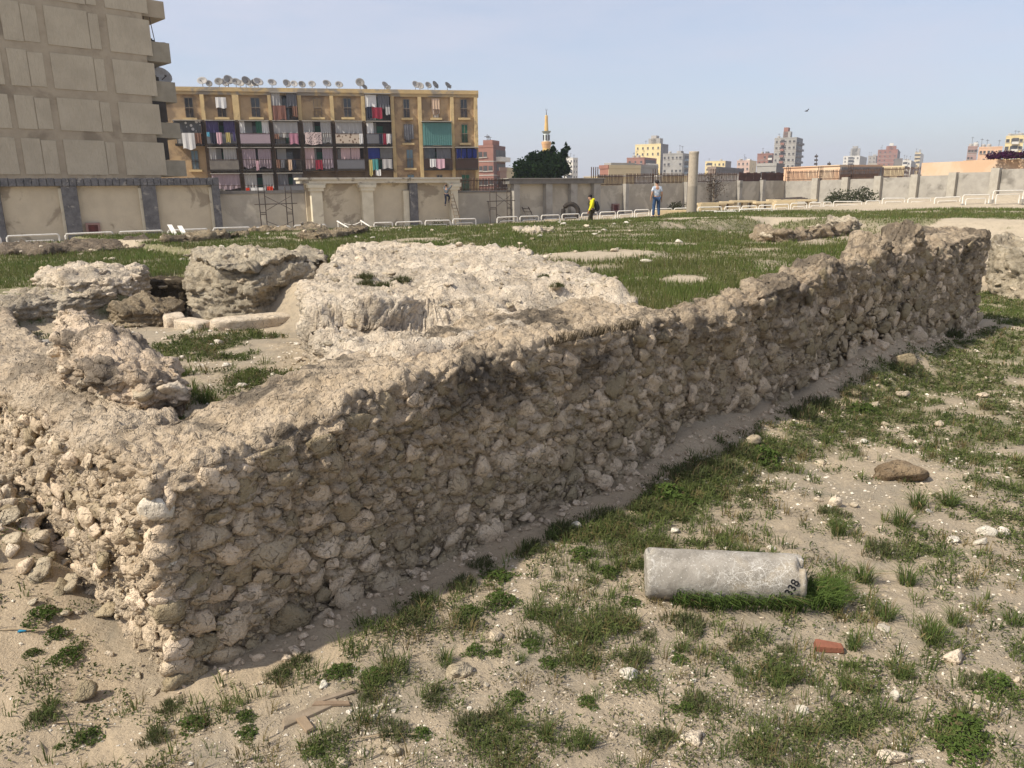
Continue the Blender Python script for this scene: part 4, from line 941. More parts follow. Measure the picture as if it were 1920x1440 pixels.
def window(F, px0,px1,py0,py1, glass, sill=True, rail=True, par=None):
    b_ = par or ab; m = MB(); um0,um1 = F.u(px0,(py0+py1)/2),F.u(px1,(py0+py1)/2); z1,z0 = F.z(px0,py0),F.z(px0,py1); k = 0.07
    wo = b_.part('window', F.B(um0,um1,z0,z1,0.002,0.05), glass)
    for a in ((um0-k,um0,z0-k,z1+k),(um1,um1+k,z0-k,z1+k),(um0,um1,z1,z1+k),(um0,um1,z0-k,z0)): F.box(m,*a,0.002,0.09)
    b_.part('frame', m, M_WOOD, wo)
    m = MB(); F.box(m,um0,um1,(z0+z1)/2-0.03,(z0+z1)/2+0.03,0.051,0.08); F.box(m,(um0+um1)/2-0.025,(um0+um1)/2+0.025,z0,z1,0.051,0.075); b_.part('glazing_bar', m, M_WOOD, wo)
    if sill: b_.part('sill', F.B(um0-0.35,um1+0.35,z0-0.30,z0-k-0.004,0.002,0.40), M_OCHREP, wo)
    if rail:
        m = MB(); n_ = 5
        for i in range(n_+1): uu = um0+(um1-um0)*i/n_; F.box(m,uu-0.012,uu+0.012,z0,z0+(z1-z0)*0.42,0.30,0.325)
        F.box(m,um0-0.05,um1+0.05,z0+(z1-z0)*0.42,z0+(z1-z0)*0.42+0.03,0.10,0.33); b_.part('window_guard', m, M_IRON, wo)
    return wo
LAUN = 'laundry hanging from the apartment balconies'
def laundry(px0,px1,py0,py1,mat,label,d=1.05,folds=2):
    u0,u1 = FA.u(px0,(py0+py1)/2),FA.u(px1,(py0+py1)/2); z1,z0 = FA.z((px0+px1)/2,py0),FA.z((px0+px1)/2,py1)
    single('laundry', cloth_mb(FA,u0,u1,z0,z1,d,folds,0.04,rnd.randrange(99)), mat, label, 'laundry', LAUN, org=FA.P((u0+u1)/2,d,z0))
# storey 0 (top): windows and two loggias
window(FA,348,362,184,220,M_GLASS); window(FA,408,423,184,219,M_GLASS); window(FA,472,487,184,219,M_GLASS); window(FA,589,602,185,219,fab('boarded window',(0.33,0.24,0.14))); window(FA,645,658,185,219,M_GLASS)
window(FA,757,767,187,220,M_GLASS); window(FA,812,822,187,220,F_WHITE); window(FA,864,875,187,220,M_GLASS)
window(FA,759,770,234,267,F_GREYC); window(FA,866,876,234,267,F_GREEN); window(FA,763,774,281,314,F_LBLUE); window(FA,360,372,283,317,F_LBLUE)
window(FA,765,776,328,345,F_LBLUE,False,False); window(FA,866,880,328,358,F_GREEN,False,False); window(FA,820,829,329,345,M_GLASS,False,False)
laundry(405,425,183,203,F_WHITE,'white towel hung over the second top floor window',0.3)
laundry(809,824,185,215,F_ORANGE,'orange and white striped curtain blowing out of a top floor window',0.25,3)
laundry(757,775,234,262,F_GREYC,'grey striped curtain blowing out of a middle window',0.35,4)
def loggia(bay, f, parapet, curtains=(), laund=(), awning=True, proud=0.95, soot=True, cover=None):
    u0,u1 = bu[bay]+0.2,bu[bay+1]-0.2; z0,z1 = cellz(f); H_ = z1-z0
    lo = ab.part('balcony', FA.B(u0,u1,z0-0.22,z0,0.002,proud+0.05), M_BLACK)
    ab.part('recess', FA.B(u0,u1,z0+0.002,z1,0.003,0.03), M_BLACK, lo)  # thin black sheet paints the shaded depth of the loggia
    ab.part('door', FA.B(u0+(u1-u0)*0.42,u0+(u1-u0)*0.66,z0+0.003,z0+H_*0.82,0.031,0.07), M_GLASS if rnd.random()<.6 else F_GREEN, lo)
    ab.part('back_panel', FA.B(u0+0.1,u0+(u1-u0)*0.40,z0+0.003,z1-0.05,0.031,0.06), F_GREYW, lo)
    ab.part('soffit', FA.B(u0-0.03,u1+0.03,z1,z1+0.08,0.003,proud+0.15 if awning else proud*0.5), M_CONC if awning else M_BLACK, lo)
    if parapet is not None: ab.part('parapet', FA.B(u0,u1,z0+0.003,z0+H_*0.44,proud-0.04,proud), parapet, lo)
    m = MB(); FA.box(m,u0,u1,z0+H_*0.45,z0+H_*0.45+0.05,proud-0.03,proud+0.03)
    n_ = 9
    for i in range(n_+1): uu = u0+(u1-u0-0.03)*i/n_; FA.box(m,uu,uu+0.03,z0+0.003,z0+H_*0.45-0.003,proud-0.06,proud-0.042)
    FA.box(m,u0,u0+0.05,z0+H_*0.46,z1-0.003,proud-0.05,proud); FA.box(m,u1-0.05,u1,z0+H_*0.46,z1-0.003,proud-0.05,proud)
    ab.part('railing', m, M_IRON, lo)
    for (a,b_,lo_,hi,mat,fo) in curtains:
        ab.part('curtain', cloth_mb(FA,u0+(u1-u0)*a,u0+(u1-u0)*b_,z0+H_*lo_,z0+H_*hi,proud-0.16,fo,0.05,rnd.randrange(99)), mat, lo)
    for (a,b_,lo_,hi,mat,lab) in laund:
        uu0,uu1 = u0+(u1-u0)*a,u0+(u1-u0)*b_
        single('laundry', cloth_mb(FA,uu0,uu1,z0+H_*lo_,z0+H_*hi,proud+0.14,2,0.04,rnd.randrange(99)), mat, lab, 'laundry', LAUN, org=FA.P((uu0+uu1)/2,proud+0.14,z0+H_*lo_))
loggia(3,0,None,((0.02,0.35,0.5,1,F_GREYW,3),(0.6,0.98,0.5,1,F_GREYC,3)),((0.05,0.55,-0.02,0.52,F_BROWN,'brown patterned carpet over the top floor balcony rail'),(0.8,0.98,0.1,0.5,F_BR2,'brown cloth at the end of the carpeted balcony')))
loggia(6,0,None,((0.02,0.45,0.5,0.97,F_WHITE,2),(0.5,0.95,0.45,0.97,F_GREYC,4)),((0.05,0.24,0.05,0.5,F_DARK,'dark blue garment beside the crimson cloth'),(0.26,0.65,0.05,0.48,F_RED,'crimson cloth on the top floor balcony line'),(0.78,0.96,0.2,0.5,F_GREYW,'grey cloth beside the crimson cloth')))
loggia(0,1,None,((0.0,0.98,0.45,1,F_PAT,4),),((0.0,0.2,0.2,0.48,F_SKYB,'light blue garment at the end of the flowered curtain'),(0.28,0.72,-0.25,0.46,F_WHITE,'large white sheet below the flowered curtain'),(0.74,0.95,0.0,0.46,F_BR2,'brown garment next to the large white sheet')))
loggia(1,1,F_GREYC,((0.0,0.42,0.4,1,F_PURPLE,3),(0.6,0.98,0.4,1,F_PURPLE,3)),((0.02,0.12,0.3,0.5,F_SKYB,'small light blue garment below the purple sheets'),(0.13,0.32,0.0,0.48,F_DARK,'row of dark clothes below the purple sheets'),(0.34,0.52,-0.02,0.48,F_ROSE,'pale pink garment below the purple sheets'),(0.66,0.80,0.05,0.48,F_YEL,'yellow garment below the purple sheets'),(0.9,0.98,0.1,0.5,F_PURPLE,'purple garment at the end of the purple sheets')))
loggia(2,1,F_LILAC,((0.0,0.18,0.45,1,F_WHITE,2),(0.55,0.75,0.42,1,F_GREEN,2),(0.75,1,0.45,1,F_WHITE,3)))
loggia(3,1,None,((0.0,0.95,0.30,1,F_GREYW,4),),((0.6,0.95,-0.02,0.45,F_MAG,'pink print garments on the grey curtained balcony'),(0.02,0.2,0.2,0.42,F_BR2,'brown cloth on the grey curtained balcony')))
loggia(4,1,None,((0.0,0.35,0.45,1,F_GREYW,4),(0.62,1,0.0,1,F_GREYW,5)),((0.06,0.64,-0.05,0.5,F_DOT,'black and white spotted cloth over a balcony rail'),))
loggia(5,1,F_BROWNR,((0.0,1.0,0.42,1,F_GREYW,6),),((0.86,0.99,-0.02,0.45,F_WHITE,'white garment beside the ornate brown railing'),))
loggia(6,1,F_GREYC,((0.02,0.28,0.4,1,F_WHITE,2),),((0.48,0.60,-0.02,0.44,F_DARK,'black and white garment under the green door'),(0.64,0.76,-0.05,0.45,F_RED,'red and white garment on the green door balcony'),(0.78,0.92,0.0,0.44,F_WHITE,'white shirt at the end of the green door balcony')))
u0,u1 = bu[8]+0.2,bu[9]-0.2; z0,z1 = cellz(1)
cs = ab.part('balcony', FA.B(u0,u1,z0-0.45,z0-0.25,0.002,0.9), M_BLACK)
n_ = 26; m = MB()
for i in range(n_): FA.box(m,u0+(u1-u0)*i/n_,u0+(u1-u0)*(i+1)/n_-0.005,z0-0.2,z1-0.08,0.84,0.90+0.05*(i%2))
ab.part('corrugated_sheet', m, fab('teal corrugated sheet',(0.13,0.27,0.25),(0.10,0.22,0.205)), cs); ab.part('awning', FA.B(u0-0.1,u1+0.1,z1,z1+0.06,0.003,1.3), M_CONC, cs)
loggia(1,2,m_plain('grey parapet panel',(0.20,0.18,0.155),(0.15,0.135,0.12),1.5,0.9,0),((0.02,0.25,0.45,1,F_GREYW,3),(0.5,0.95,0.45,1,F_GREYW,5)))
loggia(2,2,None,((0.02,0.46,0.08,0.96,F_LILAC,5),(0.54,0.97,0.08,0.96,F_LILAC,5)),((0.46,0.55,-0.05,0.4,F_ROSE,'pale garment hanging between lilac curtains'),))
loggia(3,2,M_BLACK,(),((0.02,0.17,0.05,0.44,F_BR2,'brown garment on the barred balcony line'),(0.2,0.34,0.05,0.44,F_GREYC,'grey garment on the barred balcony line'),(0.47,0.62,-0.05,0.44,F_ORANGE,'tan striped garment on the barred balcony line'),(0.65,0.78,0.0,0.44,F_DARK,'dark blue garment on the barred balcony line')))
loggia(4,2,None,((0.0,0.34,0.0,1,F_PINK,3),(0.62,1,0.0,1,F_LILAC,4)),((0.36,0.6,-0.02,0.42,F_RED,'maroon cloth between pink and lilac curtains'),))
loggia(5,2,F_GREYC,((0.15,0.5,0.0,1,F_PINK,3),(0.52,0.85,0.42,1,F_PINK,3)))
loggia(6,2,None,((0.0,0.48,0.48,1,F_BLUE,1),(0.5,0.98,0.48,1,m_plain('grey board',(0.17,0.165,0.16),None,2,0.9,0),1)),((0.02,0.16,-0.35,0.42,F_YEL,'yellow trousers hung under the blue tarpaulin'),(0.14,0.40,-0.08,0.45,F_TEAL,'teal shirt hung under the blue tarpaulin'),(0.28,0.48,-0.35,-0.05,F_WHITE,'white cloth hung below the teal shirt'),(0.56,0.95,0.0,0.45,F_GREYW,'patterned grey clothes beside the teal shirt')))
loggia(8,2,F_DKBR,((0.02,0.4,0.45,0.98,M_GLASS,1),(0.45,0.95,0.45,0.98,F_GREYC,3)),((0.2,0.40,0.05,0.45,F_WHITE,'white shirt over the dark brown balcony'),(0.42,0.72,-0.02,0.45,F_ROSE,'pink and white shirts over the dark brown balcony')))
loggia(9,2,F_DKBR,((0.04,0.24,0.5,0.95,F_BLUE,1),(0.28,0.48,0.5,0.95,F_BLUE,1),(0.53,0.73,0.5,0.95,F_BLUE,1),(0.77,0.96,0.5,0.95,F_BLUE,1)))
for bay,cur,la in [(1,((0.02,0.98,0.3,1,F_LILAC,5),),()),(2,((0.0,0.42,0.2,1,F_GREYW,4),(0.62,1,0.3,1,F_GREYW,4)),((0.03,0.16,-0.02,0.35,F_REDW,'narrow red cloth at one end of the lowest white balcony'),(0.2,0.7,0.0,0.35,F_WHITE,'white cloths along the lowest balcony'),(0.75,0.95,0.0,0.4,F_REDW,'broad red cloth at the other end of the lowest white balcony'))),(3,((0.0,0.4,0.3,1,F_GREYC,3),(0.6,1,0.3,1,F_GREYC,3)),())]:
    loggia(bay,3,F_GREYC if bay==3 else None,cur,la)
for bay in (4,5,6): ab.part('storey_band', FA.B(bu[bay]+0.2,bu[bay+1]-0.2,0.5,cellz(2)[0]-0.3,0.003,0.06), m_plain('brown ground storey %d'%bay,(0.17,0.125,0.085),(0.12,0.09,0.06),1,0.95,0.0))

# rooftop satellite dishes
def make_dish():
    root = bpy.data.objects.new('satellite_dish', None); COL.objects.link(root)
    m = MB(); pr = [(0.02,0.0),(0.18,0.02),(0.34,0.07),(0.46,0.13),(0.50,0.16),(0.49,0.175),(0.33,0.09),(0.17,0.04),(0.02,0.02)]
    m.lathe(pr,(0,0,0),20); me = m.mesh('dish',(0,0,0),True); me.materials.append(m_plain('grey dish',(0.36,0.35,0.34),(0.28,0.26,0.245),4,0.6,0.0,mode='object',objvar=0.35))
    o = bpy.data.objects.new('dish',me); COL.objects.link(o); o.parent = root; o.location = (0,0.06,0.75); o.rotation_euler = (math.radians(62),0,math.radians(35))
    m = MB(); m.tube([(0,0.06,0),(0,0.06,0.75)],0.03,6); m.tube([(0,0.06,0.05),(0.25,0.2,0.0)],0.02,5); o2 = link('mast', m.mesh('mast'), M_STEEL, root)
    m = MB(); m.tube([(0,0.06,0.55),(0.28,-0.42,0.72)],0.02,5); m.box(0.24,0.32,-0.5,-0.4,0.68,0.78); link('feed_arm', m.mesh('feed_arm'), M_STEEL, root)
    return root
dish0 = make_dish(); first = True
for (px,py,r,d) in [(378,150,1.15,-0.6),(386,162,0.8,-2),(408,160,1.0,-1),(417,160,1.0,-2),(426,158,1.15,-1),(441,155,1.1,-0.7),(447,159,1.0,-1.5),(459,158,1.15,-1.2),(466,160,1.0,-2),(475,160,1.0,-1.4),(482,157,1.25,-1.0),(509,156,1.1,-0.6),(535,162,1.0,-2),(550,163,0.9,-1),(564,163,0.9,-2),(584,162,0.9,-1.2),(612,159,1.1,-1),(635,161,1.0,-1.5),(675,162,1.1,-1),(683,164,0.9,-2),(722,163,0.95,-1),(728,165,0.8,-2),(780,163,0.95,-1),(790,163,1.0,-2),(804,164,0.9,-1),(818,163,1.0,-1.4),(841,162,1.1,-1)]:
    o = dish0 if first else copy_tree(dish0); first = False
    u_ = FA.u(px,163); o.location = FA.P(u_,d,zr+0.02); r *= 0.92; o.scale = (r,r,r*rnd.uniform(0.8,1.1)); o.rotation_euler = (0,0,rnd.uniform(-0.5,0.5))
    tag(o,'grey satellite dish on the parapet of the ochre apartment block','satellite dish','satellite dishes on the apartment roof')
o = copy_tree(dish0); q = FL.P(FL.u(336,150)-0.2,-3.0,FL.z(336,165)); o.location = q; o.scale = (1.7,1.7,1.5); o.rotation_euler = (0,0,0.3)
tag(o,'large mesh satellite dish behind the balcony of the tan building','satellite dish'); del o['group']

# ---------------------------------------------------------------- the further city
M_WIN = m_plain('far dark window',(0.06,0.06,0.065),(0.09,0.085,0.08),1,0.4,0.0)
M_SLAB = m_plain('concrete floor slab',(0.42,0.39,0.35),(0.36,0.335,0.30),1,0.9,0.0)
CITYM = {}
def cm(key, c, c2=None, st=None):
    if key not in CITYM: CITYM[key] = m_plain(key,c,c2,0.35,0.93,0.03,2,stain=st,sscale=0.25,sthr=(0.52,0.68))
    return CITYM[key]
BRICK=cm('red brick wall',(0.30,0.155,0.12),(0.25,0.13,0.105)); CREAMB=cm('cream house paint',(0.66,0.55,0.35),(0.58,0.48,0.31)); YELB=cm('yellow house paint',(0.70,0.58,0.31),(0.62,0.51,0.28))
GREYB=cm('grey cement house',(0.36,0.345,0.315),(0.30,0.29,0.265)); WHITEB=cm('white house',(0.66,0.63,0.56),(0.57,0.55,0.5)); PEACH=cm('peach house paint',(0.66,0.43,0.28),(0.58,0.38,0.25),(0.62,0.48,0.34)); DARKB=cm('shade-darkened grey side',(0.21,0.20,0.20),(0.17,0.165,0.165)); PINKB=cm('pinkish house paint',(0.58,0.42,0.34),(0.5,0.36,0.29))  # DARKB puts shade into side walls turned from the sun; also dark roof rooms
def city(label, px0, pxs, px1, ytop, Y, matL, matR=None, rows=4, colL=4, colR=2, phi=25, slabs=False, balc=(), roof=(), wsz=(0.45,0.5), z0=1.0, fh=3.0, seed=1):
    Y = Y*2.0 if Y>=150 else Y*1.5 if Y<119 and Y>115 else Y
    ph = math.radians(phi); C = Vector((*XY(pxs,Y),0)); g = random.Random(seed*31+px0)
    def hit(px, d):                     # C + l d = k r
        r_ = ray(px,355)
        a,b_,c_,e_ = d[0],-r_.x,d[1],-r_.y; D_ = a*e_-b_*c_; l = (-C.x*e_+b_*C.y)/D_
        return l
    dL = (-math.cos(ph),math.sin(ph)); dR = (math.sin(ph),math.cos(ph))
    lL = hit(px0,dL) if px0<pxs else 8.0; lR = hit(px1,dR) if px1>pxs+1 else 10.0
    lL = min(max(lL,1.0),90); lR = min(max(lR,1.0),60)
    L_ = C+Vector((*dL,0))*lL; R_ = C+Vector((*dR,0))*lR
    zt = aty(pxs,ytop,Y).z
    t = Thing('apartment_building', (C.x,C.y,z0), label, 'building')
    B_ = L_+R_-C
    m = MB(); P_ = [(C.x,C.y),(R_.x,R_.y),(B_.x,B_.y),(L_.x,L_.y)]
    m.hexa([(*p,z0) for p in P_]+[(*p,zt) for p in P_]); t.part('wall', m, matL)
    FLf = Facade((L_.x,L_.y),(C.x,C.y)); FRf = Facade((C.x,C.y),(R_.x,R_.y))
    if matR: t.part('side_wall', FRf.B(0.0,lR,z0,zt-0.02,0.002,0.05), matR)  # the darker side materials hold the shade of the unlit face in their colour
    t.part('roof_parapet', FLf.B(-0.1,lL+0.06,zt,zt+0.5,-0.3,0.08), matL); t.part('roof_parapet', FRf.B(0.08,lR,zt,zt+0.48,-0.3,0.10), matR or matL)
    for F_,cols,ll,sd in ((FLf,colL,lL,0),(FRf,colR,lR,0.052)):
        for r_ in range(rows):
            zc = zt-1.5-fh*r_
            if zc-1<z0: break
            if slabs: t.part('floor_slab', F_.B(-0.02,ll+0.02,zc-1.6,zc-1.4,sd+0.001,sd+0.09), M_SLAB)
            for c_ in range(cols):
                if g.random()<0.12: continue
                uc = ll*(c_+0.5)/cols+g.uniform(-.1,.1); hw,hh = wsz[0]*g.uniform(0.8,1.2),wsz[1]*g.uniform(0.9,1.2)
                wo = t.part('window', F_.B(uc-hw,uc+hw,zc-hh,zc+hh,sd+0.001,sd+0.03), M_WIN)
                mm = MB(); F_.box(mm,uc-hw-0.12,uc+hw+0.12,zc-hh-0.2,zc-hh-0.004,sd+0.001,sd+0.22); t.part('sill', mm, M_SLAB, wo)
    for (side,c0,c1,r_,mt) in balc:
        F_,ll = (FLf,lL) if side=='L' else (FRf,lR); zc = zt-1.5-fh*r_
        bo = t.part('balcony', F_.B(ll*c0,ll*c1,zc-1.5,zc-0.5,0.06,1.3), mt); t.part('recess', F_.B(ll*c0,ll*c1,zc-0.498,zc+1.0,0.06,0.12), M_WIN, bo)  # dark sheet paints the shaded opening over the parapet
    for (f0,f1,h_,mt) in roof:
        t.part('roof_room', FLf.B(lL*f0,lL*f1,zt+0.002,zt+h_,-5,-0.6), mt)
    if Y>=150:      # water tanks and aerials on the roof
        for k in range(g.randrange(1,4)):
            uu = lL*g.uniform(0.1,0.9); q = FLf.P(uu,-g.uniform(1.0,3.0),zt+0.002); t.part('water_tank', MB().lathe([(0.7,0),(0.75,0.3),(0.75,1.3),(0.4,1.55)],q,10), M_SLAB)
        for k in range(g.randrange(1,4)):
            uu = lL*g.uniform(0.05,0.95); q = FLf.P(uu,-g.uniform(0.8,2.5),zt+0.002); m = MB(); hh_ = g.uniform(2.0,4.5); m.tube([q,(q[0],q[1],q[2]+hh_)],0.07,4); m.box(q[0]-0.6,q[0]+0.6,q[1]-0.05,q[1]+0.05,q[2]+hh_-0.5,q[2]+hh_-0.38); t.part('aerial', m, M_STEEL)
    return t,FLf,FRf,lL,lR,zt
bal = lambda side,c0,c1,n,mt,s=0: tuple((side,c0,c1,r,mt) for r in range(s,n))
city('red brick block with a shade-darkened side, beside the ochre apartments',897,926,948,276,118,BRICK,cm('shade-darkened brick side',(0.19,0.12,0.11),(0.16,0.105,0.095)),5,3,1,20,True,bal('R',0.25,0.95,4,BRICK,1)+(('R',0.2,1.0,0,WHITEB),),((0.3,0.9,1.6,BRICK),))
city('low cream and pink house beside the dark tree',938,950,975,321,105,PINKB,CREAMB,1,2,2,30)
city('white tower block half hidden by the dark tree',1056,1074,1083,297,230,WHITEB,None,6,3,2,35,False,bal('L',0.35,0.95,5,WHITEB,2))
city('tall pale yellow block with a shade-darkened grey side wall',1189,1236,1250,271,205,YELB,DARKB,6,5,0,30,False,(),((0.5,0.95,3.2,GREYB),(0.6,0.8,4.6,M_SLAB)))
city('brick building with white balconies below the pale yellow block',1174,1206,1229,297,175,BRICK,BRICK,4,3,2,28,True,bal('R',0.1,0.9,3,WHITEB)+bal('L',0.72,0.98,3,WHITEB,1))
city('grey cement block next to the granite column',1241,1277,1296,289,185,GREYB,GREYB,5,5,2,28,False,bal('R',0.2,0.95,4,cm('bluish balcony',(0.30,0.36,0.40),(0.25,0.30,0.34))),((0.75,0.9,1.5,GREYB),))
city('low house with brick end and pale yellow front',1124,1140,1200,316,112,BRICK,CREAMB,1,1,0,60,False,(),((0.1,0.9,0.8,GREYB),))
city('low grey and brown house behind the iron fence',1142,1180,1232,313,122,GREYB,GREYB,1,2,3,30)
city('small yellow block with a shade-darkened side, beside the granite column',1320,1357,1368,303,235,YELB,DARKB,3,5,1,28,False,bal('L',0.1,0.35,3,CREAMB))
city('low brown shed in front of the small yellow block',1326,1340,1392,318,130,cm('brown shed',(0.30,0.24,0.2)),DARKB,1,1,3,30)
city('pink and white houses between the yellow block and the brick block',1379,1402,1415,302,240,PINKB,CREAMB,3,3,1,30,False,(),((0.7,1.0,1.2,WHITEB),))
city('brick block leaning against the tall grey tower',1416,1444,1452,289,215,BRICK,None,4,3,1,25,True,bal('L',0.72,0.98,3,WHITEB),((0.5,0.7,1.5,DARKB),))
tw = city('tall weathered grey tower block with a brick room on its roof',1446,1486,1498,259,200,GREYB,DARKB,9,5,2,30,True,bal('R',0.1,0.9,8,DARKB)+bal('L',0.30,0.46,8,BRICK),((0.36,0.70,3.4,GREYB),(0.38,0.58,5.4,BRICK)),(0.5,0.45))
city('low grey houses at the foot of the tall tower',1416,1452,1467,311,140,GREYB,DARKB,2,4,1,30)
city('hazy white tower cluster with stepped roof',1576,1606,1626,293,360,WHITEB,GREYB,8,4,3,30,False,bal('L',0.3,0.6,7,GREYB),((0.4,0.95,7,GREYB),(0.5,0.8,9,GREYB)),(0.7,0.6))
city('brick tower block with pale floor bands and a grey side',1639,1675,1687,281,300,BRICK,DARKB,8,4,1,28,True,(),((0.4,0.9,3.0,BRICK),(0.55,0.75,5.0,WHITEB)),(0.5,0.5))
city('hazy grey block beside the brick tower',1622,1636,1644,293,330,GREYB,None,5,2,1,30)
city('cream topped white block beside the brick tower',1708,1718,1738,287,340,CREAMB,WHITEB,6,3,4,30,False,(),((0.6,0.95,3,GREYB),),(0.7,0.6))
city('low pale block in front of the cream topped block',1686,1702,1722,302,260,WHITEB,GREYB,4,2,2,30,False,bal('L',0.1,0.6,3,WHITEB))
city('low cream houses behind the grey wall fence',1618,1690,1727,317,120,CREAMB,CREAMB,2,6,3,25,False,(),((0.1,0.3,1.0,GREYB),(0.75,0.95,1.6,DARKB)))
city('brick framed building behind the peach house',1805,1822,1828,276,170,cm('brick frame wall',(0.36,0.25,0.22)),None,5,3,1,25,True,(),((0.6,0.95,2.0,WHITEB),))
city('peach house with a row of small roof windows',1826,1868,1878,277,150,PEACH,None,4,6,1,20)
city('yellow apartment block with arched upper windows',1873,1905,1912,256,165,YELB,None,5,4,1,25,False,bal('L',0.35,0.72,4,WHITEB),((0.3,0.9,1.2,GREYB),),(0.6,0.65))
city('second yellow apartment block at the purple flowers',1914,1945,1960,253,165,YELB,None,5,4,1,25,False,bal('L',0.1,0.6,4,WHITEB))
# long plastered walls and sheds right behind the boundary wall
FP = Facade(XY(1724,74),XY(2100,58)); M_PEACHW = m_plain('patchy peach plaster',(0.62,0.43,0.285),(0.55,0.375,0.245),0.35,0.92,0.03,3,stain=(0.60,0.46,0.33),sscale=0.3,sthr=(0.45,0.6))
t = Thing('plastered_wall', FP.P(FP.L/2,0,1.5), 'long patchy peach plastered wall behind the grey wall', 'wall')
for (a,b_,y0) in [(1724,1800,304),(1800,1868,300),(1868,2060,296)]: t.part('wall_panel', FP.B(FP.u(a),FP.u(b_)-0.003,1.5,FP.z((a+b_)/2,y0),-0.5-0.01*(a%3),0), M_PEACHW)
FQ = Facade(XY(1467,92),XY(1571,84)); t = Thing('house', FQ.P(FQ.L/2,0,1.5), 'peach house wall with flat roof behind the corner of the fence', 'house')
t.part('wall', FQ.B(0,FQ.L,1.5,FQ.z(1520,313),-6,0), PEACH); t.part('roof_edge', FQ.B(-0.1,FQ.L+0.05,FQ.z(1520,313),FQ.z(1520,311.5),-6.1,0.12), PEACH); t.part('side_wall', FQ.B(FQ.L-0.02,FQ.L+0.2,1.5,FQ.z(1520,316),-6,-0.02), M_GREYREND)
FR_ = Facade(XY(1122,86),XY(1400,92)); t = Thing('shed_row', FR_.P(FR_.L/2,0,1.5), 'row of cream corrugated sheds behind the far iron fence', 'shed')
for i,(a,b_,y0,mt) in enumerate([(1122,1190,331,CREAMB),(1190,1240,333,WHITEB),(1240,1300,330,CREAMB),(1300,1345,329,WHITEB),(1345,1392,328,WHITEB)]):
    u0,u1 = FR_.u(a),FR_.u(b_); zz = FR_.z((a+b_)/2,y0); t.part('shed_wall', FR_.B(u0,u1-0.05,1.5,zz,-4,0.02*i), mt); m = MB()
    for k in range(int((u1-u0)/0.5)): FR_.box(m,u0+k*0.5,u0+k*0.5+0.22,1.5,zz-0.03,0.02*i+0.002,0.02*i+0.07)
    t.part('sheet_ribs', m, mt); t.part('roof_edge', FR_.B(u0-0.05,u1,zz,zz+0.12,-4.1,0.25), M_SLAB)
for (px,y0,y1,Y) in [(1531,289,312,260),(1555,303,314,240)]:
    q0 = aty(px,y1+8,Y); q1 = aty(px,y0,Y); m = MB(); m.tube([q0,q1],0.12,5)
    for k in range(3): m.box(q1.x-0.5,q1.x+0.5,Y-0.2,Y+0.2,q1.z-1.2*k-1.0,q1.z-1.2*k-0.4)
    m.tube([(q0.x,Y,1.0),q0],0.15,5); single('antenna_mast', m, M_STEEL, 'thin antenna mast on the skyline beside the tall tower' if px<1540 else 'short antenna mast beside the hazy white towers','antenna')

# minaret
Y=205; c = aty(1024.5,300,Y); pz = lambda y: aty(1024.5,y,Y).z-1.0; k = Y*1.02/FPX
t = Thing('minaret', (c.x,Y,1.0), 'slender yellow and white minaret rising behind the dark tree', 'minaret')
M_MIN = m_plain('ochre minaret plaster',(0.62,0.42,0.16),(0.55,0.36,0.14),0.6,0.85,0.0); M_MINW = m_plain('pale blue white minaret drum',(0.62,0.68,0.66),(0.55,0.6,0.58),0.6,0.8,0.0); M_MING = m_plain('grey green balcony',(0.30,0.34,0.30),(0.25,0.28,0.25),0.8,0.8,0.0)
o3 = (c.x,Y,1.0)
lm = lambda prof,n=16: MB().lathe([(r*k,z) for r,z in prof],o3,n)
t.part('lower_shaft', lm([(6.8,0),(6.6,pz(278))]), M_MIN, smooth=False)
t.part('balcony', lm([(6.8,pz(278)+.02),(8.0,pz(272)),(8.6,pz(270)),(8.6,pz(266)),(7.8,pz(265.5))]), m_plain('orange balcony ring',(0.62,0.38,0.2),None,1,0.85,0.0))
t.part('drum', lm([(5.2,pz(265.4)),(5.2,pz(251))],12), M_MINW); t.part('balcony', lm([(5.2,pz(251)+.02),(6.6,pz(249)),(8.2,pz(246.5)),(8.4,pz(246)),(3.6,pz(245.6))]), M_MING)
for a in range(6):
    an = a*math.pi/3+0.4; r_ = 5.3*k; m = MB(); m.box(o3[0]+r_*math.cos(an)-0.18,o3[0]+r_*math.cos(an)+0.18,Y+r_*math.sin(an)-0.18,Y+r_*math.sin(an)+0.18,pz(263)+1,pz(253)+1); t.part('drum_window', m, M_WIN)
t.part('upper_shaft', lm([(3.6,pz(245.5)),(3.2,pz(236)),(2.7,pz(228)),(2.6,pz(218)),(2.4,pz(217)),(1.8,pz(216))]), M_MIN); t.part('finial', lm([(0.5,pz(216)),(0.7,pz(213)),(0.4,pz(209)),(0.3,pz(207))],8), M_STEEL)
cr = MB(); zc = pz(205.5)+1; cr.tube([(o3[0]+0.20*math.cos(a_)+0.0,Y,zc+0.20*math.sin(a_)) for a_ in np.linspace(math.radians(120),math.radians(420),14)],0.05,5); t.part('crescent', cr, M_STEEL)

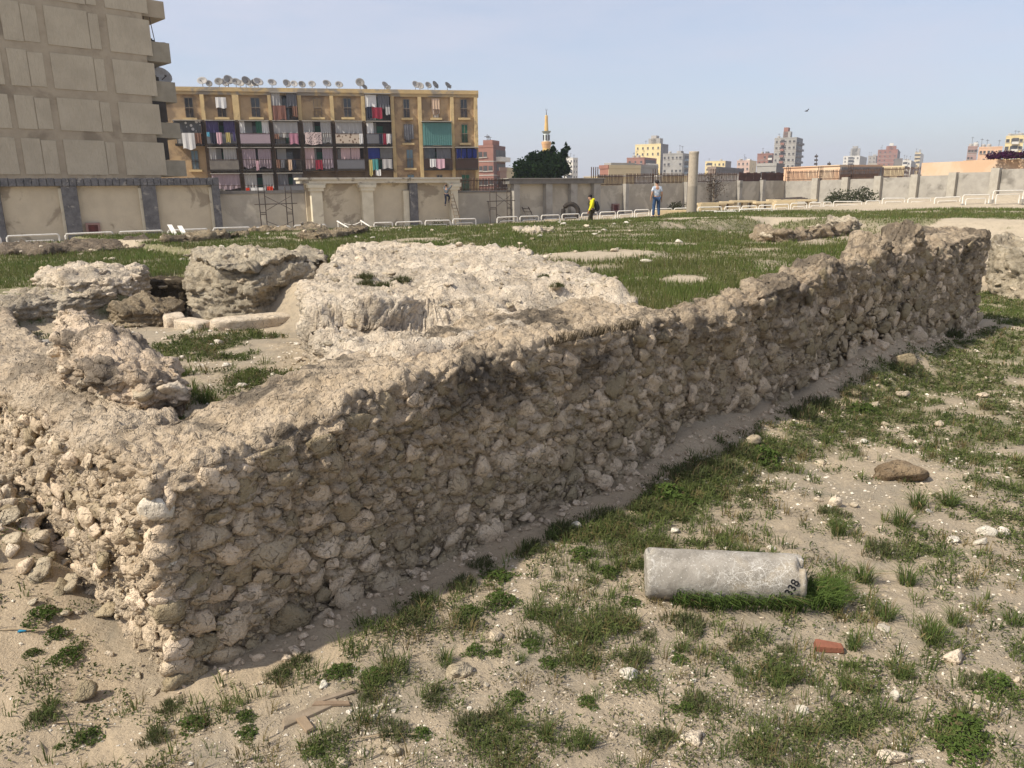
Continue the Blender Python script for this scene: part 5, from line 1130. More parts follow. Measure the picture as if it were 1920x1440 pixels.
# ---------------------------------------------------------------- leaves, trees
def leaf_cloud(name, C, Nrm, size, tint, mat, parent=None, aspect=0.55, org=(0,0,0)):
    """quads (bent in the middle would cost more) placed at C with random orientation; tint per leaf"""
    n = len(C); a = RNG.normal(size=(n,3)); a /= np.linalg.norm(a,axis=1)[:,None]; u = np.cross(a,Nrm); u /= np.linalg.norm(u,axis=1)[:,None]+1e-9; v = np.cross(Nrm,u); v /= np.linalg.norm(v,axis=1)[:,None]+1e-9
    s_ = size[:,None]; V = np.stack([C-u*s_, C-v*s_*aspect, C+u*s_, C+v*s_*aspect],1).reshape(-1,3)-np.array(org)
    F = np.arange(n*4).reshape(-1,4); me = mesh_np(name,V,F); c4 = np.ones((n*4,4),np.float32); c4[:,:3] = np.repeat(tint,4,0)
    at = me.attributes.new('tint','FLOAT_COLOR','POINT'); at.data.foreach_set('color', c4.ravel()); return link(name, me, mat, parent)
def tree(label, px, Y, z0, lobes, nleaf, size, c1, c2, trunk_r, name='tree', cat='tree'):
    x,y = XY(px,Y); root = bpy.data.objects.new(name, None); COL.objects.link(root); root.location = (x,y,z0); tag(root,label,cat)
    g = np.random.default_rng(int(px)); cs = []; tn = []
    m = MB(); m.tube([(0,0,0),(0.05,0,1.2),(0,0.05,2.2)],[trunk_r,trunk_r*0.8,trunk_r*0.7],8)
    wts = np.array([l[3]*l[4]*l[5] for l in lobes])**0.66; wts /= wts.sum()
    for l,wt in zip(lobes,wts):
        m.tube([(0,0,1.9),(l[0]*0.5,l[1]*0.5,(1.9+l[2])*0.5),(l[0],l[1],l[2])],[trunk_r*0.5,trunk_r*0.3,trunk_r*0.1],6)
        ncl = max(6,int(70*wt*len(lobes)))
        cd = g.normal(size=(ncl,3)); cd /= np.linalg.norm(cd,axis=1)[:,None]; cr = (0.55+0.5*g.random(ncl))[:,None]
        cc = np.array(l[:3])+cd*cr*np.array(l[3:6]); k_ = int(nleaf*wt/ncl)+1
        p_ = np.repeat(cc,k_,0)+g.normal(size=(ncl*k_,3))*0.17*np.mean(l[3:6]); cs.append(p_)
        tt = g.random(ncl)[:,None]; tn.append(np.repeat(np.array(c1)*(1-tt)+np.array(c2)*tt,k_,0)*(0.75+0.5*g.random((ncl*k_,1))))
    Cc = np.concatenate(cs); Tn = np.concatenate(tn); Nn = g.normal(size=Cc.shape); Nn /= np.linalg.norm(Nn,axis=1)[:,None]
    leaf_cloud('crown', Cc, Nn, size*(0.6+0.8*g.random(len(Cc))), Tn, M_GRASS, root)
    link('trunk', m.mesh('trunk',(0,0,0),True), M_WOOD, root); return root
Yt = 78; kx = Yt*1.0/FPX
def lob(px,py,rx,ry): 
    q = aty(px,py,Yt); x0,y0 = XY(1018,Yt); return (q.x-x0, rnd.uniform(-.6,.6), q.z-1.2, rx*kx, rx*kx*0.9, ry*kx)
tree('dense dark green tree standing behind the grey capped wall',1018,Yt,1.2,[lob(1015,320,44,17),lob(996,317,27,17),lob(1034,312,27,21),lob(1016,305,26,15),lob(979,324,14,9),lob(1049,303,13,13),lob(1057,290,7,10),lob(1063,279,4,9),lob(1036,287,6,13),lob(1037,274,2.5,8),lob(1000,299,12,9),lob(1055,318,14,9),lob(1020,293,8,9)],15000,0.17,(0.012,0.028,0.012),(0.035,0.062,0.022),0.25)
def shrub(label,px,py,Y,w_,h_,n,c1,c2,size=0.05,cat='shrub',name='shrub',group=None):
    q = aty(px,py,Y); z0 = float(ground_z(np.array([q.x]),np.array([Y]),False)[0]) if cat!='flowers' else q.z
    root = bpy.data.objects.new(name,None); COL.objects.link(root); root.location = (q.x,Y,z0); tag(root,label,cat,group)
    g = np.random.default_rng(px); P_ = g.normal(size=(n,3)); P_ /= np.linalg.norm(P_,axis=1)[:,None]; P_ *= (0.4+0.6*g.random((n,1)))*np.array([w_/2,min(w_,2.5)/2,h_]); P_[:,2] = np.abs(P_[:,2])
    cl = fbm(P_,0.3*max(w_,h_)/2,2,px)[:,None]; P_ *= 1+0.25*cl
    N_ = g.normal(size=P_.shape); N_ /= np.linalg.norm(N_,axis=1)[:,None]; tt = g.random((n,1)); leaf_cloud('foliage',P_,N_,size*(0.6+0.8*g.random(n)),np.array(c1)*(1-tt)+np.array(c2)*tt,M_GRASS,root)
    m = MB()
    for k in range(5): a=k*1.26; m.tube([(0,0,-0.1),(0.3*w_*math.cos(a)*0.5,0.3*w_*math.sin(a)*0.5,h_*0.7)],[0.02,0.006],5)
    link('stem',m.mesh('stem'),M_WOOD,root)
shrub('purple bougainvillea spilling over the peach wall',1888,297,66,3.6,0.62,1800,(0.10,0.02,0.09),(0.06,0.03,0.035),0.09,'flowers','bougainvillea')
shrub('second mound of purple bougainvillea on the peach wall',1935,293,64,2.6,0.62,1200,(0.10,0.02,0.09),(0.05,0.04,0.03),0.09,'flowers','bougainvillea')
shrub('grey green bush at the foot of the grey wall beside a railing',1568,378,66,2.2,1.2,700,(0.06,0.075,0.035),(0.10,0.11,0.055),0.09)
shrub('wide grey green bush at the foot of the grey wall posts',1612,378,64,3.2,1.3,900,(0.055,0.07,0.035),(0.10,0.105,0.06),0.09)
shrub('low dry shrub in front of the worker on the ladder',822,424,46,1.6,0.8,500,(0.08,0.085,0.05),(0.13,0.12,0.07),0.06)
shrub('small dark shrub beside the shirted man',1268,388,60,1.6,0.9,500,(0.05,0.06,0.03),(0.08,0.08,0.045),0.08)
# dead creeper on a post of the far wall
q = aty(1335,352,70.5); root = bpy.data.objects.new('dead_creeper',None); COL.objects.link(root); root.location=(q.x,q.y-0.5,1.7); tag(root,'dry brown creeper hanging on a post of the far wall','creeper')
g = np.random.default_rng(5); P_ = g.normal(size=(700,3))*np.array([0.55,0.2,0.55])+np.array([0,0,1.9]); P2 = g.normal(size=(350,3))*np.array([0.22,0.15,0.7])+np.array([0.1,0,0.9]); P_ = np.concatenate([P_,P2]); P_[:,2]=np.abs(P_[:,2]); N_ = g.normal(size=P_.shape); N_ /= np.linalg.norm(N_,axis=1)[:,None]; tt=g.random((len(P_),1))
leaf_cloud('foliage',P_,N_,0.06*(0.6+0.8*g.random(len(P_))),np.array((0.09,0.065,0.045))*(1-tt)+np.array((0.16,0.12,0.085))*tt,M_GRASS,root); m=MB(); m.tube([(0.1,0,0),(0.05,0,1.5),(0,0,2.2)],0.05,5); link('stem',m.mesh('stem'),M_WOOD,root)

# ---------------------------------------------------------------- white hoop railings
HY_P = [-100,0,300,600,850,1000,1110,1262]; HY = [31,32,36,42,46,49,51,52.5]
hoops = [(-95,2,447,443),(10,112,443,439),(120,213,439,435),(221,306,435,432),(313,390,432,429),(398,470,428,426),(477,545,427,424),(550,612,423,421),(700,737,418,417),(741,792,417,415),(796,845,414,413),(848,893,411,410),(931,971,408,406),(974,1011,406,405),(1014,1050,404,403),(1053,1087,402,401),(1090,1121,400,399),(1124,1155,398,397),(1157,1187,396,395),(1189,1218,394,393),(1221,1261,392,391)]
hoopsR = [(1263,1300,391,390,53),(1308,1354,389,388,50),(1358,1388,388,387,54),(1390,1420,387,386,55),(1422,1449,385.5,385,55),(1451,1480,384,383,55),(1482,1514,381.5,381,55),(1517,1541,380,380,56),(1543,1560,379,379,56),(1562,1617,378,378,54),(1623,1651,377,377,54),(1654,1698,372,372,53),(1702,1747,372,372,52),(1752,1802,371,369,51),(1805,1857,366,365,50),(1862,1921,358,357,49.5),(1337,1382,397,396,47),(1385,1449,393,391,47)]
def hoop(p0,p1,h,lab,group):
    x0,y0,z0_ = p0; x1,y1,z1_ = p1; L = math.hypot(x1-x0,y1-y0); e = ((x1-x0)/L,(y1-y0)/L)
    t = Thing('hoop_railing',(x0,y0,min(z0_,z1_)-h),lab,'railing',group)
    def pth(ins,hh,r=0.1):
        f = lambda a,z: (x0+e[0]*a,y0+e[1]*a,z0_+(z1_-z0_)*a/L-h+z)
        pts = [f(ins,-0.25)]+[f(ins+r*(1-math.cos(q)),hh-r+r*math.sin(q)) for q in np.linspace(0,math.pi/2,5)]+[f(L-ins-r*(1-math.cos(q)),hh-r+r*math.sin(q)) for q in np.linspace(math.pi/2,0,5)]+[f(L-ins,-0.25)]
        return pts
    m = MB(); m.tube(pth(0.04,h),0.036,8); t.part('outer_hoop',m,M_WHITEP,smooth=True)
    m = MB(); m.tube(pth(0.04+min(0.22,L*0.13),h*0.58,0.07),0.028,8); t.part('inner_hoop',m,M_WHITEP,smooth=True)
    for a in (0.04,L-0.04):
        m = MB(); q = (x0+e[0]*a,y0+e[1]*a); m.box(q[0]-0.08,q[0]+0.08,q[1]-0.08,q[1]+0.08,min(z0_,z1_)-h-0.2,min(z0_,z1_)-h+0.03); t.part('footing',m,M_CONC)
for (a,b_,ya,yb) in hoops:
    Ya,Yb = np.interp(a,HY_P,HY),np.interp(b_,HY_P,HY); p0 = aty(a,ya,Ya); p1 = aty(b_,yb,Yb)
    grp = 'left' if b_<620 else ('mid' if b_<900 else 'far')
    lab = {'left':'white hoop railing in front of the rough grey post wall','mid':'white hoop railing in front of the cream portico wall','far':'white hoop railing on the low kerb wall near the yellow jacket'}[grp]
    hoop(p0,p1,0.58 if b_<620 else 0.56,lab,'white hoop railings, '+grp+' row')
for (a,b_,ya,yb,Y) in hoopsR:
    hoop(aty(a,ya,Y),aty(b_,yb,Y),0.55,'white hoop railing on the stony slope before the grey wall' if a>1500 else 'white hoop railing among the stone slabs near the granite column','white hoop railings, '+('slope row' if a>1500 else 'column row'))
# kerb wall carrying the far railings
FK = Facade(XY(925,49.5),XY(1262,52.6)); t = Thing('kerb_wall', FK.P(FK.L/2,0,0.8), 'low grey kerb wall under the railings behind the yellow jacket', 'kerb wall')
n = 9
for i in range(n):
    u0,u1 = FK.L*i/n,FK.L*(i+1)/n; pxm = 925+337*(i+0.5)/n; zt_ = aty(pxm,float(np.interp(pxm,[925,971,1087,1187,1261],[408,406,401,395,391])),51).z-0.53
    t.part('kerb_block', FK.B(u0,u1-0.02,0.5,zt_,-0.35,0.25), M_CONC)
# green net on the kerb wall
single('green_net', cloth_mb(FK,FK.u(1117,418),FK.u(1138,418),FK.z(1127,425),FK.z(1127,411.5),0.32,2,0.05,3), fab('green netting',(0.05,0.13,0.085)), 'dark green net hung on the kerb wall behind the yellow jacket','net')
# stair handrails
for (pa,pb,lab) in [((632,414.5),(662,432),'slanting white handrail beside the low steps, next to the first pilaster'),((676,413.5),(702,430),'slanting white handrail of the low steps, by the second pilaster')]:
    p0 = aty(*pa,44); p1 = aty(*pb,43); t = Thing('handrail',(p0.x,p0.y,p0.z-0.6),lab,'handrail'); m = MB(); m.tube([p0,p1],0.04,6); t.part('rail',m,M_WHITEP); m = MB(); m.tube([p0+Vector((0.05,0,0)),p0+Vector((0.05,0,-0.75))],0.035,6); t.part('post',m,M_WHITEP)
p0,p1 = aty(646,419,44),aty(676,416,44); m = MB(); m.tube([p0+(p1-p0)*f+Vector((0,0,-0.12*math.sin(f*math.pi))) for f in np.linspace(0,1,8)],0.02,5); m.tube([p0,p0+Vector((0,0,-0.7))],0.02,5); single('rope_barrier',m,M_WHITEP,'sagging white chain between the two slanting handrails','chain')
# leaning boards
for (pa,pb,lab) in [((318,422),(331,444),'white painted board leaning by the railing, the longer of two'),((337,424),(348,443),'white painted board leaning by the railing, the shorter of two')]:
    a_ = aty(*pa,30); b2 = aty(*pb,29.2); d = (a_-b2); L = d.length; m = MB(); w_ = 0.09; e = Vector((1,0,0.0)); n_ = d.normalized().cross(e).normalized()*0.02
    P8 = [b2-e*w_-n_,b2+e*w_-n_,b2+e*w_+n_,b2-e*w_+n_,a_-e*w_-n_,a_+e*w_-n_,a_+e*w_+n_,a_-e*w_+n_]; m.hexa([tuple(p) for p in P8]); single('board',m,M_WHITEP,lab,'board')

# scaffold frames
def scaffold(F, poles, ytop, ybot, yb, lab, d=0.0):
    t = Thing('scaffold_frame', F.P(F.L/2,d,F.z((poles[0]+poles[-1])/2,ybot)), lab, 'scaffold'); us = [F.u(p,400) for p in poles]; pm = (poles[0]+poles[-1])/2
    z0,z1 = F.z(pm,ybot)-0.3,F.z(pm,ytop); zz = lambda y: F.z(pm,y); r = 0.032
    for u_ in us: m = MB(); m.tube([F.P(u_,d,z0),F.P(u_,d,z1)],r,6); t.part('pole',m,M_STEEL)
    H_ = ybot-ytop
    for pr in ((0,1),(2,3)):
        for f in (0.12,0.56,0.6):
            m = MB(); m.tube([F.P(us[pr[0]],d,zz(ytop+H_*f)),F.P(us[pr[1]],d,zz(ytop+H_*f))],0.025,5); t.part('rung',m,M_STEEL)
    for (f0,f1) in ((0.20,0.52),(0.52,0.20),(0.75,1.0),(1.0,0.75)):
        m = MB(); m.tube([F.P(us[1],d+0.05,zz(ytop+H_*f0)),F.P(us[3],d+0.05,zz(ytop+H_*f1))],0.018,5); t.part('brace',m,M_STEEL)
    m = MB(); m.tube([F.P(us[0]-0.3,d+0.08,zz(ytop+H_*0.38)),F.P(us[3]+0.3,d+0.08,zz(ytop+H_*0.37))],0.03,5); t.part('ledger',m,M_STEEL)
FS = Facade(XY(480,47.2),XY(560,48.2)); scaffold(FS,[488,499,538,549],350,436,393,'dark scaffold frame against the low stained wall')
FS2 = Facade(XY(910,55),XY(975,56.6)); scaffold(FS2,[919,931,951,958],352,418,380,'dark scaffold frame beside the grey capped wall')
# ladders
def ladder(F, b0,b1,t0,t1, d0,d1, nr, lab, mat=M_WOOD):
    A_,B_ = F.uz(*b0),F.uz(*b1); C_,D_ = F.uz(*t0),F.uz(*t1); t = Thing('ladder', F.P((A_[0]+B_[0])/2,d0,A_[1]), lab, 'ladder')
    for (p,q) in ((A_,C_),(B_,D_)): m = MB(); m.tube([F.P(p[0],d0,p[1]-0.3),F.P(q[0],d1,q[1])],0.035,6); t.part('stile',m,mat)
    for i in range(nr):
        f = (i+0.5)/nr; l = lambda p,q: F.P(p[0]+(q[0]-p[0])*f,d0+(d1-d0)*f,p[1]+(q[1]-p[1])*f); m = MB(); m.tube([l(A_,C_),l(B_,D_)],0.025,5); t.part('rung',m,mat)
ladder(F3,(839,412),(849,412),(834,362),(841,362),1.4,0.65,8,'wooden ladder leaning by the end pilaster under the worker')
ladder(F5,(978,406),(991,406),(976,388),(988,388),0.9,0.2,3,'short dark ladder leaning on the grey capped wall',M_STEEL)
m = MB(); m.tube([F4.P(F4.u(914),0.3,F4.z(914,406)),F4.P(F4.u(914),0.05,F4.z(914,377))],0.03,5); single('steel_pipe',m,M_STEEL,'dark steel pipe leaning on the low wall beside the scaffold','pipe')
# round pipe mouth / tyre by the far railings
m = MB(); q = aty(1070,397,57); m.tube([(q.x+0.55*math.cos(a_),57+0.1*math.sin(a_),q.z+0.55*math.sin(a_)) for a_ in np.linspace(0,2*math.pi,20,endpoint=False)],0.17,8,closed=True); single('tyre',m,M_BLACK,'old black tyre leaning against the grey capped wall','tyre')

# ---------------------------------------------------------------- standing granite column and the stone slabs
Y=48; q = aty(1296,403,Y); zt = aty(1301,284,Y).z; z0 = float(ground_z(np.array([q.x]),np.array([Y]),False)[0])-0.15
r = 9.0*Y/FPX; hgt = zt-z0; V = []; nseg,nz = 40,60; X_ = np.linspace(0,2*np.pi,nseg,endpoint=False); G = []
for j in range(nz+1):
    f = j/nz; rr_ = r*(1.03-0.10*f)*(1.05 if f>0.965 else 1); G.append(np.stack([rr_*np.cos(X_),rr_*np.sin(X_),np.full(nseg,f*hgt)],1))
G.append(G[-1]*np.array([0.02,0.02,1])); G = np.array(G); P_ = G.reshape(-1,3); P_[:,:2] *= (1+0.02*fbm(P_,0.4,3,7))[:,None]
i = np.arange(len(G)-1)[:,None]*nseg; j = np.arange(nseg)[None,:]; Fq = np.stack([i+j,i+(j+1)%nseg,i+nseg+(j+1)%nseg,i+nseg+j],-1).reshape(-1,4)
T = NT('granite column'); pp = T.pos('object'); zz_ = T.n('ShaderNodeSeparateXYZ',None,Vector=pp).outputs['Z']; lower = T.ramp(T.math('ADD',zz_,T.math('MULTIPLY',T.noise(pp,3,3),0.25)),1.86,1.98)
col = T.mix(lower,(0.29,0.255,0.205),(0.40,0.345,0.27)); col = T.mix(T.ramp(T.noise(pp,9,5,0.7),0.45,0.7,0,0.6),col,(0.24,0.21,0.17)); T.pbr(col,0.85,T.bump(T.noise(pp,25,5,0.7),0.015),0.15)
o = link('granite_column', mesh_np('granite_column',P_,Fq,True), T.m, None, (q.x,Y,z0)); tag(o,'lone upright granite column shaft standing on the plateau','column')
M_BLOCK = m_plain('buff stone block',(0.56,0.45,0.28),(0.48,0.385,0.245),2,0.92,0.02,8,mode='object',objvar=0.15)
for i,(px,py,Y,w_) in enumerate([(1322,384,58,1.3),(1345,383,60,1.2),(1362,381,62,1.0),(1386,379,63,1.4),(1404,379,64,1.0),(1430,381,60,1.3),(1450,377,66,1.0),(1466,378,62,1.2),(1500,377,66,2.6)]):
    q = aty(px,py,Y); zg = float(ground_z(np.array([q.x]),np.array([Y]),False)[0]); t = Thing('stone_slab',(q.x,Y,zg),'buff stone slab laid on short blocks behind the granite column railings','stone slab','stone slabs laid out on blocks')
    t.part('slab', MB().box(q.x-w_/2,q.x+w_/2,Y-0.4,Y+0.4,q.z-0.02,q.z+0.14), M_BLOCK)
    for sx in (-0.28,0.28): t.part('block', MB().box(q.x+sx*w_-0.16,q.x+sx*w_+0.16,Y-0.3,Y+0.3,zg-0.1,q.z-0.022), M_BLOCK)
for i,(px,py,Y,w_,h_) in enumerate([(1270,397,52,3.2,0.3),(1327,392,51.5,1.2,0.55),(1470,386,58,1.6,0.45)]):
    q = aty(px,py,Y); zg = float(ground_z(np.array([q.x]),np.array([Y]),False)[0]); m = MB(); m.box(q.x-w_/2,q.x+w_/2,Y-0.5,Y+0.3,zg-0.15,zg+h_); m.box(q.x-w_/2+0.1,q.x+w_/2-0.15,Y-0.4,Y+0.25,zg+h_+0.002,zg+h_+0.1)
    single('stone_block',m,M_BLOCK,['long buff stone step behind the shirted man','squared buff block beside the granite column','squared buff block among the laid out slabs'][i],'stone block')
# dark heap of bars by the far wall corner
q = aty(1487,377,68)
for k in range(4):
    m = MB(); m.tube([(q.x-2.2+0.3*k,68+0.25*k,q.z+0.05*k+0.05),(q.x+1.6-0.2*k,68.3+0.1*k,q.z+0.12+0.06*k)],0.06,5); single('steel_bar',m,M_STEEL,'dark steel bar lying in a heap below the rusty screens','steel bar','heap of steel bars')

# ---------------------------------------------------------------- people
def skin_mesh(nodes, edges, root, sub=2):
    bm = bmesh.new(); ly = bm.verts.layers.skin.verify(); V = {}
    for k,(p,r) in nodes.items():
        v = bm.verts.new(p); V[k] = v; v[ly].radius = (r,r) if not isinstance(r,tuple) else r; v[ly].use_root = (k==root)
    for a,b_ in edges: bm.edges.new((V[a],V[b_]))
    me = bpy.data.meshes.new('tmp'); bm.to_mesh(me); bm.free(); o = bpy.data.objects.new('tmp',me); COL.objects.link(o)
    o.modifiers.new('s','SKIN').use_smooth_shade = True; ss = o.modifiers.new('d','SUBSURF'); ss.levels = ss.render_levels = sub
    return o
PEND = []
def person(label, loc, rz, pose, mats, sleeve='short', scale=1.0, extra=None):
    J = pose; root = bpy.data.objects.new('person',None); COL.objects.link(root); root.location = loc; root.rotation_euler = (0,0,rz); root.scale = (scale,)*3; tag(root,label,'person')
    R = {'pelvis':(0.13,0.105),'waist':(0.125,0.10),'chest':(0.15,0.11),'neck':0.052,'jaw':0.075,'head':(0.088,0.098),'crown':0.06,'nose':0.014}
    nodes = {k:(J[k],R[k]) for k in R}; edges = [('pelvis','waist'),('waist','chest'),('chest','neck'),('neck','jaw'),('jaw','head'),('head','crown'),('jaw','nose')]
    for s in 'LR':
        for k,r_ in (('sho',0.062),('elb',0.046),('wri',0.030),('hand',0.034),('hip',0.092),('knee',0.062),('ank',0.042),('toe',0.038)): nodes[k+s] = (J[k+s],r_)
        edges += [('chest','sho'+s),('sho'+s,'elb'+s),('elb'+s,'wri'+s),('wri'+s,'hand'+s),('pelvis','hip'+s),('hip'+s,'knee'+s),('knee'+s,'ank'+s),('ank'+s,'toe'+s)]
        h = Vector(J['hand'+s]); w_ = Vector(J['wri'+s]); d = (h-w_).normalized(); sx = Vector((0,1,0)) if abs(d.y)<0.8 else Vector((1,0,0)); a = d.cross(sx).normalized(); bb = d.cross(a).normalized()
        for i,l in enumerate((0.055,0.07,0.075,0.065)):
            q = h+bb*(0.012*(i-1.5)*1.4)+d*0.03; nodes['f%d%s'%(i,s)] = (tuple(q),0.010); nodes['g%d%s'%(i,s)] = (tuple(q+d*l+a*0.012),0.008); edges += [('hand'+s,'f%d%s'%(i,s)),('f%d%s'%(i,s),'g%d%s'%(i,s))]
        q = w_+(h-w_)*0.4+bb*0.035; nodes['t0'+s] = (tuple(q),0.011); nodes['t1'+s] = (tuple(q+d*0.05+bb*0.012),0.009); edges += [('wri'+s,'t0'+s),('t0'+s,'t1'+s)]
    PEND.append((skin_mesh(nodes,edges,'pelvis'),'body',mats['skin'],root))
    # shirt
    n2 = {'waist':(J['pelvis'],(0.155,0.125)),'mid':(J['waist'],(0.15,0.122)),'chest':(J['chest'],(0.172,0.13)),'col':(tuple(Vector(J['neck'])*0.98+Vector(J['chest'])*0.02),0.075)}
    e2 = [('waist','mid'),('mid','chest'),('chest','col')]
    for s in 'LR':
        n2['sho'+s] = (J['sho'+s],0.080); 
        if sleeve=='short': n2['elb'+s] = (tuple(Vector(J['sho'+s])*0.25+Vector(J['elb'+s])*0.75),0.070); e2 += [('chest','sho'+s),('sho'+s,'elb'+s)]
        else: n2['elb'+s] = (J['elb'+s],0.066); n2['wri'+s] = (J['wri'+s],0.050); e2 += [('chest','sho'+s),('sho'+s,'elb'+s),('elb'+s,'wri'+s)]
    PEND.append((skin_mesh(n2,e2,'waist'),'shirt' if sleeve=='short' else 'jacket',mats['shirt'],root))
    n3 = {'pelvis':(J['pelvis'],(0.145,0.118))}; e3 = []
    for s in 'LR': n3['hip'+s]=(J['hip'+s],0.105); n3['knee'+s]=(J['knee'+s],0.080); n3['ank'+s]=(tuple(Vector(J['ank'+s])+Vector((0,0,0.02))),0.066); e3 += [('pelvis','hip'+s),('hip'+s,'knee'+s),('knee'+s,'ank'+s)]
    PEND.append((skin_mesh(n3,e3,'pelvis'),'trousers',mats['trousers'],root))
    # hair, shoes
    hd = Vector(J['head']); V_,F_ = ICO2[0].copy(),ICO2[1]; V_ = V_*np.array([0.100,0.112,0.118]); keep = V_[:,2]-V_[:,1]*0.55*mats.get('hf',1)>-0.045
    V_ = V_*(1+0.06*vnoise(V_,0.03,3))[:,None]; V_[~keep] *= 0.80; link('hair', mesh_np('hair', V_+np.array(hd)+np.array((0,-0.008,0.02)), F_, True), mats['hair'], root)
    for s in 'LR':
        a,t_ = Vector(J['ank'+s]),Vector(J['toe'+s]); m = MB(); d = (t_-a); d.z=0; d.normalize(); m.tube([a-d*0.07+Vector((0,0,-0.045)),a+Vector((0,0,-0.035)),t_+Vector((0,0,0.0)),t_+d*0.05+Vector((0,0,-0.01))],[0.045,0.055,0.052,0.03],8); link('shoe', m.mesh('shoe',(0,0,0),True), mats['shoes'], root)
    return root
STAND = dict(pelvis=(0,0,0.97),waist=(0,0,1.12),chest=(0,-0.01,1.33),neck=(0,-0.01,1.50),jaw=(0,0.02,1.57),head=(0,0.01,1.655),crown=(0,0,1.72),nose=(0,0.105,1.60),
  shoL=(-0.185,-0.01,1.43),elbL=(-0.26,-0.05,1.16),wriL=(-0.285,0.03,0.93),handL=(-0.285,0.05,0.86),shoR=(0.185,-0.01,1.43),elbR=(0.25,-0.04,1.15),wriR=(0.26,0.05,0.92),handR=(0.26,0.07,0.85),
  hipL=(-0.095,0,0.92),kneeL=(-0.13,0.02,0.50),ankL=(-0.15,-0.02,0.085),toeL=(-0.18,0.14,0.045),hipR=(0.095,0,0.92),kneeR=(0.12,0.03,0.50),ankR=(0.13,-0.02,0.085),toeR=(0.16,0.14,0.045))
WALK = dict(STAND); WALK.update(chest=(0,0.03,1.33),neck=(0,0.05,1.49),jaw=(0,0.10,1.55),head=(0,0.09,1.635),crown=(0,0.07,1.70),nose=(0,0.195,1.57),elbL=(-0.24,0.08,1.16),wriL=(-0.24,0.20,0.95),handL=(-0.24,0.23,0.89),elbR=(0.24,-0.06,1.16),wriR=(0.25,0.03,0.93),handR=(0.25,0.05,0.87),
  kneeL=(-0.10,0.16,0.52),ankL=(-0.10,0.22,0.09),toeL=(-0.11,0.38,0.05),kneeR=(0.10,-0.02,0.51),ankR=(0.10,-0.22,0.11),toeR=(0.11,-0.08,0.045))
CLIMB = dict(STAND); CLIMB.update(elbL=(-0.27,0.18,1.50),wriL=(-0.22,0.30,1.70),handL=(-0.21,0.33,1.76),elbR=(0.33,0.14,1.52),wriR=(0.40,0.28,1.74),handR=(0.41,0.31,1.80),kneeR=(0.16,0.30,0.72),ankR=(0.13,0.12,0.36),toeR=(0.13,0.26,0.33),kneeL=(-0.10,0.06,0.50))
SKIN = m_plain('skin',(0.42,0.25,0.17),(0.38,0.22,0.15),8,0.6,0.0,mode='object'); HAIR = m_plain('black hair',(0.012,0.010,0.010),(0.02,0.016,0.015),9,0.6,0.0,mode='object'); SHOE = m_plain('dark shoe',(0.04,0.04,0.045),None,5,0.6,0.0,mode='object')
JEANS = m_plain('blue jeans',(0.045,0.085,0.17),(0.03,0.06,0.125),5,0.9,0.0,mode='object'); SHIRT = m_plain('grey blue patterned shirt',(0.40,0.46,0.54),(0.27,0.32,0.41),7,0.9,0.0,mode='object',stain=(0.55,0.58,0.62),sscale=11,sthr=(0.5,0.56))
YELJ = m_plain('yellow rain jacket',(0.68,0.62,0.015),(0.58,0.53,0.012),4,0.55,0.006,14,mode='object'); OLIVE = m_plain('dark olive trousers',(0.045,0.04,0.025),None,5,0.9,0.0,mode='object'); GREYJ = m_plain('grey work shirt',(0.11,0.125,0.14),None,5,0.9,0.0,mode='object'); NAVY = m_plain('navy work trousers',(0.02,0.025,0.045),None,5,0.9,0.0,mode='object')
qa = aty(1230,410,39.2); za = float(ground_z(np.array([qa.x]),np.array([39.2]),False)[0]); person('person in a pale patterned shirt and blue jeans standing with back turned',(qa.x,39.2,za),0.15,STAND,dict(skin=SKIN,shirt=SHIRT,trousers=JEANS,hair=HAIR,shoes=SHOE,hf=0.2),'short',1.03)
qb = aty(1109,420,40.0); zb = float(ground_z(np.array([qb.x]),np.array([40.0]),False)[0]); rb = person('person in a bright yellow hooded jacket walking beside the grass ridge',(qb.x,40.0,zb),math.radians(97),WALK,dict(skin=SKIN,shirt=YELJ,trousers=OLIVE,hair=HAIR,shoes=SHOE,hf=0.7),'long',1.0)
# hood of the jacket
V_ = ICO2[0]*np.array([0.13,0.10,0.085]); V_ = V_*(1+0.12*vnoise(V_,0.06,4))[:,None]+np.array((0,-0.075,1.50)); link('hood',mesh_np('hood',V_,ICO2[1],True),YELJ,rb)
qc = aty(838,386,53.9); person('worker in grey shirt and navy trousers climbing the ladder by the pilaster',(qc.x,qc.y,qc.z),-0.25,CLIMB,dict(skin=SKIN,shirt=GREYJ,trousers=NAVY,hair=HAIR,shoes=SHOE,hf=0.2),'long',0.80)
# backpack on the walker
t = bpy.data.objects.new('backpack',None); COL.objects.link(t); t.location=(qb.x,40.0,zb); t.rotation_euler=(0,0,math.radians(97)); tag(t,'black backpack worn over the yellow jacket','backpack')
M_PACK = m_plain('black pack cloth',(0.022,0.023,0.027),(0.035,0.036,0.042),6,0.8,0.01,20,mode='object')
V_ = ICO3[0]; V_ = np.sign(V_)*np.abs(V_)**0.72*np.array([0.16,0.115,0.26]); V_[:,1] -= 0.05*(V_[:,2]<0); V_ = V_+np.array((0,-0.235,1.17)); link('bag',mesh_np('bag',V_,ICO3[1],True),M_PACK,t)
V_ = ICO2[0]; V_ = np.sign(V_)*np.abs(V_)**0.75*np.array([0.12,0.05,0.12])+np.array((0,-0.36,1.08)); link('front_pocket',mesh_np('front_pocket',V_,ICO2[1],True),M_PACK,t)
for sx in (-0.11,0.11):
    m = MB(); m.tube([(sx,-0.15,1.40),(sx,-0.05,1.475),(sx,0.12,1.44),(sx*1.1,0.165,1.30),(sx*1.25,0.10,1.12),(sx*1.2,-0.12,1.02)],0.018,6); link('strap',m.mesh('strap'),M_PACK,t)
